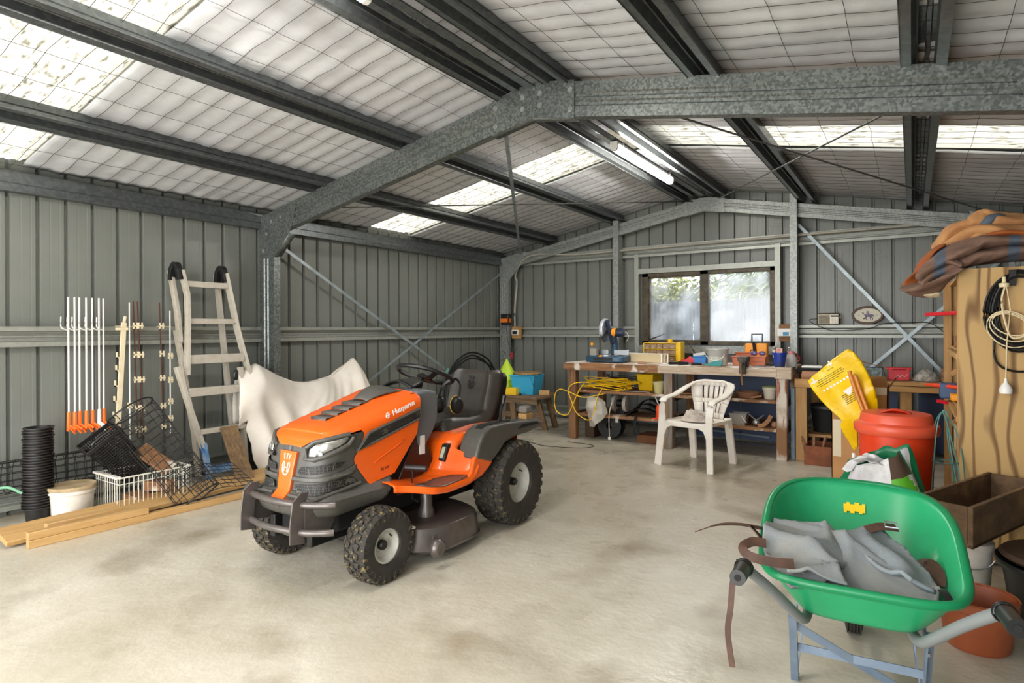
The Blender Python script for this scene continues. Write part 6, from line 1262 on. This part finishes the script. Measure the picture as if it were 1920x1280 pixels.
for i, (x, y, z, w, h, m, l) in enumerate(((.28, 4.75, .461, .12, .16, M_CREAM, 'cream carton on the shelf below the yellow tool'), (.26, 4.6, .081, .12, .18, mat('slate_blue', '3e587c'), 'slate blue box on the bottom shelf'), (.25, 4.35, .081, .12, .10, M_WPAINT, 'white tub on the bottom shelf of the unit'), (.26, 4.9, .081, .10, .26, mat('magazine', 'b8a23c', .4, 0, '8aa7c9', 30), 'colourful stack of packets at the far end of the bottom shelf'), (.30, 4.2, .801, .14, .12, M_OLDX, 'brown block on the middle shelf near the panel'), (.28, 4.3, 1.151, .12, .18, M_WPAINT, 'white box on the upper shelf near the panel'), (.27, 4.7, 1.151, .10, .07, M_OLDX, 'small brown block on the upper shelf'))):
    tag(MB().box(x - w / 2, x + w / 2, y - w / 2, y + w / 2, z, z + h).build('shelf_box', m, None, bevel=.006), l, 'box', GS)
# tomato cage / green wire frame
gw = thing('green_wire_frame', 'green wire plant support standing in front of the shelf unit', 'plant support', (.17, 4.0, 0)); mb = MB()
for x, y in ((.08, 3.92), (.20, 3.80), (.06, 4.08)): mb.tube(spl([(x - .02, y, .0), (x + .0, y, .42), (.12 + (x - .12) * .4, 3.95 + (y - 3.95) * .4, .72), (.13, 3.94, .80), (.15, 3.93, .78), (.18 + (x - .12) * .4, 3.9, .6), (.24, 3.84 + (y - 3.95) * .5, .05)], 6), .0035, 5)
for z, s_ in ((.52, .6), (.25, .85), (.08, 1)): mb.tube([(.14 + .10 * s_ * math.cos(a), 3.93 + .10 * s_ * math.sin(a) - .0, z) for a in [2 * math.pi * i / 16 for i in range(16)]], .003, 5, closed=True)
mb.build('wires', mat('green_wire', '4c8078', .5), gw, True)
# cables on the end panel
cl_ = thing('black_cable_coil', 'long black cable coiled on a hook on the plywood panel', 'cable', (.42, 3.88, 1.05)); cm = MB(); r6 = random.Random(8)
for k in range(6):
    w_, h_, dz = .085 + .012 * k, .22 + .012 * r6.uniform(-1, 1), r6.uniform(-.02, .02)
    cm.tube([(.455 + w_ * math.sin(a) * (1 if math.sin(a) < 0 else 1.5), 3.885 - .006 * (k % 3), 1.345 + dz + h_ * math.cos(a) * (1 if math.cos(a) > 0 else .8) ) for a in [2 * math.pi * i / 30 for i in range(30)]], .0075, 6, closed=True)
cm.tube(spl([(.38, 3.88, 1.38), (.355, 3.88, 1.2), (.36, 3.88, 1.10), (.41, 3.88, 1.05), (.5, 3.88, 1.05), (.6, 3.88, 1.12)], 8), .006, 6)
cm.build('cable_loops', M_BLK, cl_, True)
wc = thing('white_extension_lead', 'white extension lead with plug and socket hanging over the black coil', 'cable', (.42, 3.86, .93)); cm = MB()
for k in range(3): cm.tube([(.42 + (.075 + .012 * k) * math.cos(a), 3.868, 1.29 - .012 * k + (.055 + .02 * k) * math.sin(a) - .02 * math.cos(a)) for a in [2 * math.pi * i / 26 for i in range(26)]], .0035, 5, closed=True)
cm.tube(spl([(.40, 3.866, 1.50), (.385, 3.866, 1.42), (.40, 3.866, 1.30), (.43, 3.866, 1.22), (.5, 3.866, 1.24)], 6), .005, 5).tube([(.405, 3.864, 1.50), (.42, 3.864, 1.36), (.405, 3.864, 1.2), (.40, 3.864, .99)], .0035, 5)
cm.build('lead', M_CREAM, wc, True); MB().lathe([(.0001, .0), (.027, 0), (.030, .02), (.022, .04), (.008, .06), (.006, .08), (.0001, .08)], (.40, 3.864, .925), 16).build('socket', M_WPAINT, wc, True); MB().lathe([(.0001, .0), (.022, 0), (.024, .02), (.010, .024), (.008, .055), (.0001, .055)], (.395, 3.864, 1.49), 14).build('plug', M_CREAM, wc, True)
MB().bar((.43, 3.87, 1.58), (.43, 3.89, 1.50), .03, .02, (0, 1, 0)).build('hook', M_BLK, cl_, True)
# canvas covers on top
def fold(pts, prof, m, par, nm, seed=0, amp=.018, n=6, scl=None, k=18):
    P = spl(pts, n); c = [(prof[0] * math.cos(2 * math.pi * a / k) * (1 + .12 * math.cos(4 * math.pi * a / k)), prof[1] * math.sin(2 * math.pi * a / k)) for a in range(k)]
    sc_ = None
    if scl: sc_ = [scl[0] + (scl[1] - scl[0]) * i / (len(P) - 1) if len(scl) == 2 else scl[min(len(scl) - 1, int(i * len(scl) / len(P)))] for i in range(len(P))]
    mb = MB(); mb.sweep(P, c, (0, 0, 1), scl=sc_)
    mb.warp(lambda p: p + V((noise.noise(p * 7 + V((seed, 0, 0))), noise.noise(p * 7 + V((0, seed, 5))), noise.noise(p * 9 + V((3, seed, 0))))) * amp + V((0, -.3, 1)) * (amp * .6 * abs(math.sin(26 * p.y + 9 * p.x + seed))))
    return mb.build(nm, m, par, True, sub=1, ang=80)
def stripe_canvas():
    m = mat('brown_canvas_striped', '87695a', .9, 0, '755848', 8, bump=.25, bsc=60); n = m.node_tree.nodes; l = m.node_tree.links
    t = n.new('ShaderNodeTexCoord'); s_ = n.new('ShaderNodeSeparateXYZ'); l.new(t.outputs['Object'], s_.inputs[0])
    w = n.new('ShaderNodeTexWave'); w.inputs['Scale'].default_value = .95; w.inputs['Distortion'].default_value = .6; w.wave_profile = 'SIN'; w.inputs['Phase Offset'].default_value = 2.2
    l.new(t.outputs['Object'], w.inputs['Vector']); r = n.new('ShaderNodeValToRGB'); r.color_ramp.elements[0].position = .93; r.color_ramp.elements[1].position = .955; r.color_ramp.elements[0].color = (0, 0, 0, 1); r.color_ramp.elements[1].color = (1, 1, 1, 1); l.new(w.outputs['Fac'], r.inputs[0])
    mx = n.new('ShaderNodeMix'); mx.data_type = 'RGBA'; p = n['Principled BSDF']; src = p.inputs['Base Color'].links[0].from_socket
    l.new(r.outputs[0], mx.inputs['Factor']); l.new(src, mx.inputs['A']); mx.inputs['B'].default_value = lin('58616f'); l.new(mx.outputs['Result'], p.inputs['Base Color']); return m
M_CS = stripe_canvas()
bc_ = thing('folded_brown_cover', 'folded brown horse cover with blue bands hanging off the shelf unit top', 'cover', (.4, 4.1, 1.6))
fold([(.04, 4.0, 1.50), (.12, 4.0, 1.60), (.25, 4.05, 1.665), (.5, 4.1, 1.68), (.98, 4.1, 1.66)], (.16, .05), M_CS, bc_, 'fold', 1)
fold([(.02, 3.96, 1.535), (.14, 3.96, 1.66), (.28, 4.02, 1.735), (.5, 4.06, 1.74), (.98, 4.1, 1.71)], (.15, .045), M_CS, bc_, 'fold', 4)
fold([(.0, 4.0, 1.50), (.05, 3.93, 1.49), (.14, 3.90, 1.545), (.20, 3.91, 1.60), (.14, 3.90, 1.63), (.06, 3.92, 1.60)], (.09, .022), M_CANV, bc_, 'hanging_fold', 9, .02)
fold([(.0, 4.06, 1.53), (.04, 3.97, 1.47), (.12, 3.93, 1.50), (.18, 3.92, 1.56)], (.08, .018), M_CANV, bc_, 'hanging_fold', 13, .02)
fold([(-.01, 4.05, 1.50), (.01, 4.03, 1.60), (.07, 4.05, 1.70), (.14, 4.07, 1.76)], (.05, .014), M_RUST, bc_, 'rust_lining', 3, .01)
fold([(.0, 3.98, 1.475), (.06, 3.95, 1.455), (.12, 3.94, 1.47)], (.03, .012), mat('wool_fringe', 'd9c8a4', .95, bump=.8, bsc=60), bc_, 'wool_edge', 6, .012)
tc_ = thing('tan_cover', 'bundled tan canvas cover heaped on top of the brown one', 'cover', (.4, 4.3, 1.75))
fold([(.12, 4.30, 1.72), (.20, 4.28, 1.80), (.30, 4.24, 1.86), (.42, 4.24, 1.86), (.6, 4.3, 1.82), (.95, 4.3, 1.80)], (.14, .06), M_TAN, tc_, 'fold', 2, .03)
fold([(.30, 4.12, 1.76), (.32, 4.12, 1.84), (.31, 4.14, 1.90), (.36, 4.16, 1.90), (.5, 4.2, 1.85), (.8, 4.2, 1.80)], (.06, .05), M_TAN, tc_, 'fold', 5, .015)
fold([(.33, 4.10, 1.845), (.345, 4.09, 1.875), (.39, 4.12, 1.895), (.43, 4.17, 1.885)], (.03, .03), M_STRIPE, tc_, 'blue_band', 5, .006)
fold([(.16, 4.20, 1.72), (.22, 4.14, 1.78), (.30, 4.12, 1.82), (.42, 4.10, 1.80), (.55, 4.08, 1.77), (.9, 4.1, 1.76)], (.07, .05), M_TAN, tc_, 'fold', 7, .02)
fold([(.34, 4.02, 1.77), (.42, 3.99, 1.785), (.52, 4.0, 1.77), (.9, 4.02, 1.77)], (.05, .02), M_RUST, tc_, 'rust_lining', 8, .014)
for o in list(bpy.data.objects):      # the unit stands a hand's breadth deeper in the shed
    if o.name not in BEFORE and o.parent is None: o.location += V((.013, .25, .015))
# ---- trough on tubs
tr = thing('wooden_trough', 'weathered open timber trough resting on black tubs at the right edge', 'trough', (.3, 3.5, .32))
U = V((.40, .9165, 0)); N = V((.9165, -.40, 0)); O = V((.215, 3.25, .335)); Lh = .84; Wd = .20; H = .18
def tb(a0, a1, n0, n1, z0, z1, nm):
    c = [O + U * a + N * n_ + V((0, 0, z)) for z in (z0, z1) for n_ in (n0, n1) for a in (a0, a1)]
    return MB().add(c, [(0, 2, 3, 1), (4, 5, 7, 6), (0, 1, 5, 4), (2, 6, 7, 3), (0, 4, 6, 2), (1, 3, 7, 5)]).build(nm, M_TROUGH, tr, True, bevel=.003)
tb(0, Lh, -.02, 0, 0, H, 'side_board'); tb(0, Lh, -.235, -.215, 0, H, 'side_board'); tb(0, .022, -.215, -.02, 0, H - .004, 'end_board'); tb(Lh - .02, Lh, -.215, -.02, 0, H - .004, 'end_board'); tb(0, Lh, -.235, 0, 0, .018, 'base_board')
tag(MB().lathe([(.0001, .0), (.16, .0), (.20, .015), (.235, .25), (.255, .258), (.262, .275), (.258, .285), (.235, .278), (.21, .26), (.17, .03), (.0001, .02)], (.56, 3.42, 0), 44).build('black_tub', M_BLK, None), 'large glossy black round tub under the trough at the right edge', 'tub')
tag(MB().lathe([(.0001, .0), (.15, .0), (.22, .02), (.235, .035), (.22, .05), (.0001, .04)], (.55, 3.44, .262), 36).build('brown_pan', M_BROWND, None), 'shallow dark pan nested in the black tub', 'pan')
wb2 = thing('white_bucket', 'white paint bucket behind the rim of the wheelbarrow', 'bucket', (.22, 3.50, 0)); MB().lathe([(.0001, 0), (.07, 0), (.085, .26), (.092, .262), (.092, .29), (.08, .295), (.0001, .295)], (.225, 3.56, 0), 24).build('body', M_DIRT, wb2, True); MB().tube(arc((.225, 3.47, .27), .09, 200, 340, 10), .003, 5).build('handle', M_STEEL, wb2, True)
tp = thing('terracotta_pot', 'terracotta plastic pot on the floor under the right barrow handle', 'plant pot', (.20, 3.06, 0)); MB().lathe([(.0001, .0), (.10, 0), (.112, .015), (.128, .16), (.135, .165), (.138, .20), (.13, .205), (.115, .16), (.098, .01), (.0001, .01)], (.215, 3.08, 0), 36).build('body', M_TERRA, tp, True); MB().tube(arc((.215, 3.08, .20), .137, -30, 120, 14, ('x', 'z'), .05), .004, 6).build('handle', M_TERRA, tp, True)
# ================================================================== WHEELBARROW  (local: y forward, x right)
wr = thing('wheelbarrow', 'green plastic wheelbarrow with grey tubular handles in the right foreground', 'wheelbarrow', (-.112, 1.847, 0), math.atan2(.092, .996))
WM = MW[wr.name]
def tray(u, v, o=0):
    """u around the plan (0 = rear left corner ...), v from floor of the tray to rim"""
    a = 2 * math.pi * u
    e = 4.6 if math.sin(a) < 0 else 2.5
    c, s_ = math.cos(a), math.sin(a)
    X = abs(c) ** (2 / e) * (1 if c > 0 else -1); Y = abs(s_) ** (2 / e) * (1 if s_ > 0 else -1)
    k = v ** .9
    rx = .175 + .105 * k + o; yf = .17 + .25 * k + o; yr = .20 + .075 * k + o * .6
    cy = .50
    z = .375 + (.13 + .17 * sm(-1, 1, Y)) * v
    if v > .93: pass
    y = cy + (Y * yf if Y > 0 else Y * yr)
    w = rx * X * (1 + .05 * (1 if Y > 0 else -.3) * abs(Y))
    return V((w, y, z))
tm = MB()
tm.grid(lambda u, v: tray(u, v), 72, 14, True)
cen = len(tm.v)
nb = [i * 15 for i in range(72)]
tm.f.append(tuple(nb)); tm.m.append(0)
tr_o = tm.build('tray', M_GREEN, wr, solid=.006, ang=60)
rm = MB(); P = [tray(i / 72, 1) for i in range(72)]
rm.sweep(P, [(-.004, -.014), (.016, -.016), (.022, -.006), (.018, .006), (.006, .009), (-.004, .004)], (0, 0, 1), closed=True); rm.build('rim', M_GREENO, tr_o, ang=60)
rm = MB(); P = [tray(i / 72, .86, .004) for i in range(72)]; rm.sweep(P, [(0, -.006), (.012, -.004), (.012, .004), (0, .006)], (0, 0, 1), closed=True); rm.build('side_rib', M_GREENO, tr_o, ang=60)
sk = MB()
for (x, y) in ((-.030, .0), (-.018, .005), (-.006, .0), (.006, .006), (.018, .0), (.028, .004)):
    q = lambda dx, dz: tray(.25 - (x + dx) / 2.6, .70 + (y + dz) * 4)  + V((0, -.010, .002))
    sk.add([q(-.006, -.012), q(.006, -.012), q(.006, .012), q(-.006, .012)], [(0, 1, 2, 3)])
sk.build('yellow_sticker', M_YEL, tr_o)
for s_ in (1, -1):
    h = MB().tube(spl([(s_ * .298, -.10, .61), (s_ * .297, -.02, .602), (s_ * .295, .03, .585), (s_ * .24, .12, .505), (s_ * .172, .25, .385), (s_ * .155, .31, .352), (s_ * .15, .38, .335), (s_ * .14, .6, .29), (s_ * .07, .98, .19), (s_ * .06, 1.10, .15)], 6), .016, 12).build('handle_tube', M_BTUBE, wr)
    g_ = MB().tube([(s_ * .299, -.115, .611), (s_ * .298, -.10, .61), (s_ * .298, -.02, .602), (s_ * .298, .0, .598)], .0215, 16).build('grip', M_BLK, h)
    MB().lathe([(.024, -.004), (.027, 0), (.027, .006), (.022, .008)], (s_ * .298, .0, .598), 16, 'Y').build('grip_collar', M_BLK, h)
    MB().lathe([(.0001, 0), (.009, 0)], (s_ * .299, -.1172, .611), 12, 'Y').build('grip_hole', M_BLKM, h)
    MB().sweep([(s_ * .185, .40, .335), (s_ * .19, .60, .0)], [(-.016, -.003), (.016, -.003), (.016, .003), (-.012, .003), (-.012, .022), (-.016, .022)], (1 * s_, 0, 0)).build('leg', M_BLEG, wr)
    MB().bar((s_ * .19, .58, .26), (s_ * .185, .44, .33), .028, .005, (1, 0, 0)).bar((s_ * .192, .605, .01), (s_ * .16, .68, .32), .028, .005, (1, 0, 0)).build('leg_brace', M_BLEG, wr)
    for (y, z) in ((.45, .26), (.59, .03)): MB().ball((s_ * .19, y - .012, z), .008, 6, (1, .5, 1)).build('bolt', M_STEEL, wr)
MB().bar((-.19, .50, .165), (.19, .50, .165), .005, .028).build('cross_brace', M_BLEG, wr); MB().bar((-.19, .435, .27), (.19, .575, .035), .005, .026).build('diagonal_brace', M_BLEG, wr)
wl2 = MB().lathe([(.07, -.03), (.10, -.036), (.128, -.03), (.138, -.018), (.14, 0), (.138, .018), (.128, .03), (.10, .036), (.07, .03)], (0, 1.10, .145), 36, 'X').build('front_wheel', M_TYRE, wr)
for x in (-.024, -.012, 0, .012, .024): MB().lathe([(.136, -.003), (.145, -.002), (.145, .002), (.136, .003)], (x, 1.10, .145), 36, 'X').build('tyre_rib', M_TYRE, wl2)
MB().lathe([(.0001, -.02), (.03, -.02), (.07, -.012), (.07, .012), (.03, .02), (.0001, .02)], (0, 1.10, .145), 24, 'X').build('wheel_hub', M_BTUBE, wl2)
# grey cover in the barrow
gc = thing('grey_leather_apron', 'crumpled grey suede leather chaps with brown straps in the wheelbarrow', 'chaps', WM @ V((0, .5, .4)))
def GCP(x, y, dz=0, seed=0):
    q = x * .40 + y * .92 + .05 * noise.noise(V((x * 3.5, y * 3.5, seed + 1)))
    h = .135 * math.exp(-((y - .50) / .22) ** 2) * (1 - .62 * sm(-.12, .26, x)) + .02 * sm(.34, .24, y)
    f1 = (1 - abs(math.sin(13 * q + 1.1 + seed))) ** 1.6 * .045
    f2 = (1 - abs(math.sin(9 * (x - .5 * y) + seed * 2 + 2.2 * noise.noise(V((x * 4, y * 4, 7)))))) ** 2 * .03
    return WM @ V((x, y, .425 + h + f1 + f2 + .008 * noise.noise(V((x * 14, y * 14, 3))) + dz))
main = [(-.235, .30), (-.15, .275), (.0, .275), (.13, .285), (.195, .305), (.215, .36), (.20, .46), (.17, .57), (.10, .66), (.0, .72), (-.12, .75), (-.21, .72), (-.26, .62), (-.27, .45)]
def edge_drop(x, y): return V((0, 0, .012 * sm(.12, .235, x) - .06 * sm(.64, .75, y)))
MB().patch(main, lambda x, y: GCP(x, y) + edge_drop(x, y), .012).build('body', M_SUEDE, gc, True, ang=80, solid=.014, off=-1)
MB().patch([(-.285, .50), (-.285, .36), (-.25, .27), (-.19, .225), (-.10, .25), (-.04, .33), (-.02, .42), (-.06, .50), (-.14, .54), (-.22, .56)], lambda x, y: GCP(x, y, .022, 2.0) + V((0, 0, -.015 * sm(.30, .22, y))), .012).build('flap', M_SUEDE, gc, True, ang=80, solid=.012, off=-1)
MB().patch([(-.05, .58), (-.02, .46), (.06, .36), (.13, .29), (.19, .30), (.21, .35), (.195, .44), (.14, .54), (.05, .61)], lambda x, y: GCP(x, y, .02, 4.1) + edge_drop(x, y), .012).build('leg_panel', mat('grey_suede_light', '82888a', .9, 0, '757d80', 5, bump=.15, bsc=60), gc, True, ang=80, solid=.012, off=-1)
MB().patch([(-.20, .235), (-.03, .24), (-.06, .30), (-.13, .34), (-.19, .33)], lambda x, y: GCP(x, y, .04, 1.0), .012).build('collar', M_SUEDE, gc, True, ang=80, solid=.01, off=-1)
def rib(pts, w, nm, m=M_LEATH, up=(0, 0, 1)): return MB().sweep([WM @ V(p) for p in spl(pts, 6)], [(-w / 2, -.0016), (w / 2, -.0016), (w / 2, .0016), (-w / 2, .0016)], up).build(nm, m, gc, True, ang=60)
rib([(-.24, .46, .575), (-.30, .44, .585), (-.36, .40, .60), (-.43, .36, .60), (-.49, .30, .585)], .032, 'strap', up=(0, .75, 1))
rib([(-.33, .42, .595), (-.29, .40, .56), (-.26, .34, .535), (-.23, .30, .53)], .028, 'strap', up=(.5, .2, 1))
rib([(-.18, .25, .545), (-.24, .235, .545), (-.31, .24, .55), (-.335, .27, .565), (-.31, .31, .575), (-.27, .33, .57)], .03, 'strap', up=(0, -1, .5))
rib([(-.30, .20, .53), (-.315, .05, .60), (-.315, -.03, .60), (-.32, -.06, .57), (-.325, -.07, .50), (-.332, -.07, .44), (-.326, -.07, .38), (-.320, -.07, .34)], .016, 'hanging_strap', up=(0, 1, 0))
rib([(.03, .54, .60), (.07, .565, .61), (.12, .59, .605)], .035, 'buckle_strap', up=(0, -.5, 1))
MB().tube([WM @ V(p) for p in ((.085, .55, .615), (.12, .55, .615), (.12, .60, .62), (.085, .60, .62))], .003, 5, closed=True).build('buckle', M_STEEL, gc, True)
rib([(.17, .50, .52), (.20, .50, .535), (.215, .46, .51), (.21, .42, .49)], .05, 'leather_tab')
rib([(.19, .36, .50), (.215, .33, .51), (.225, .29, .50), (.225, .27, .49)], .022, 'black_strap', M_BLK)
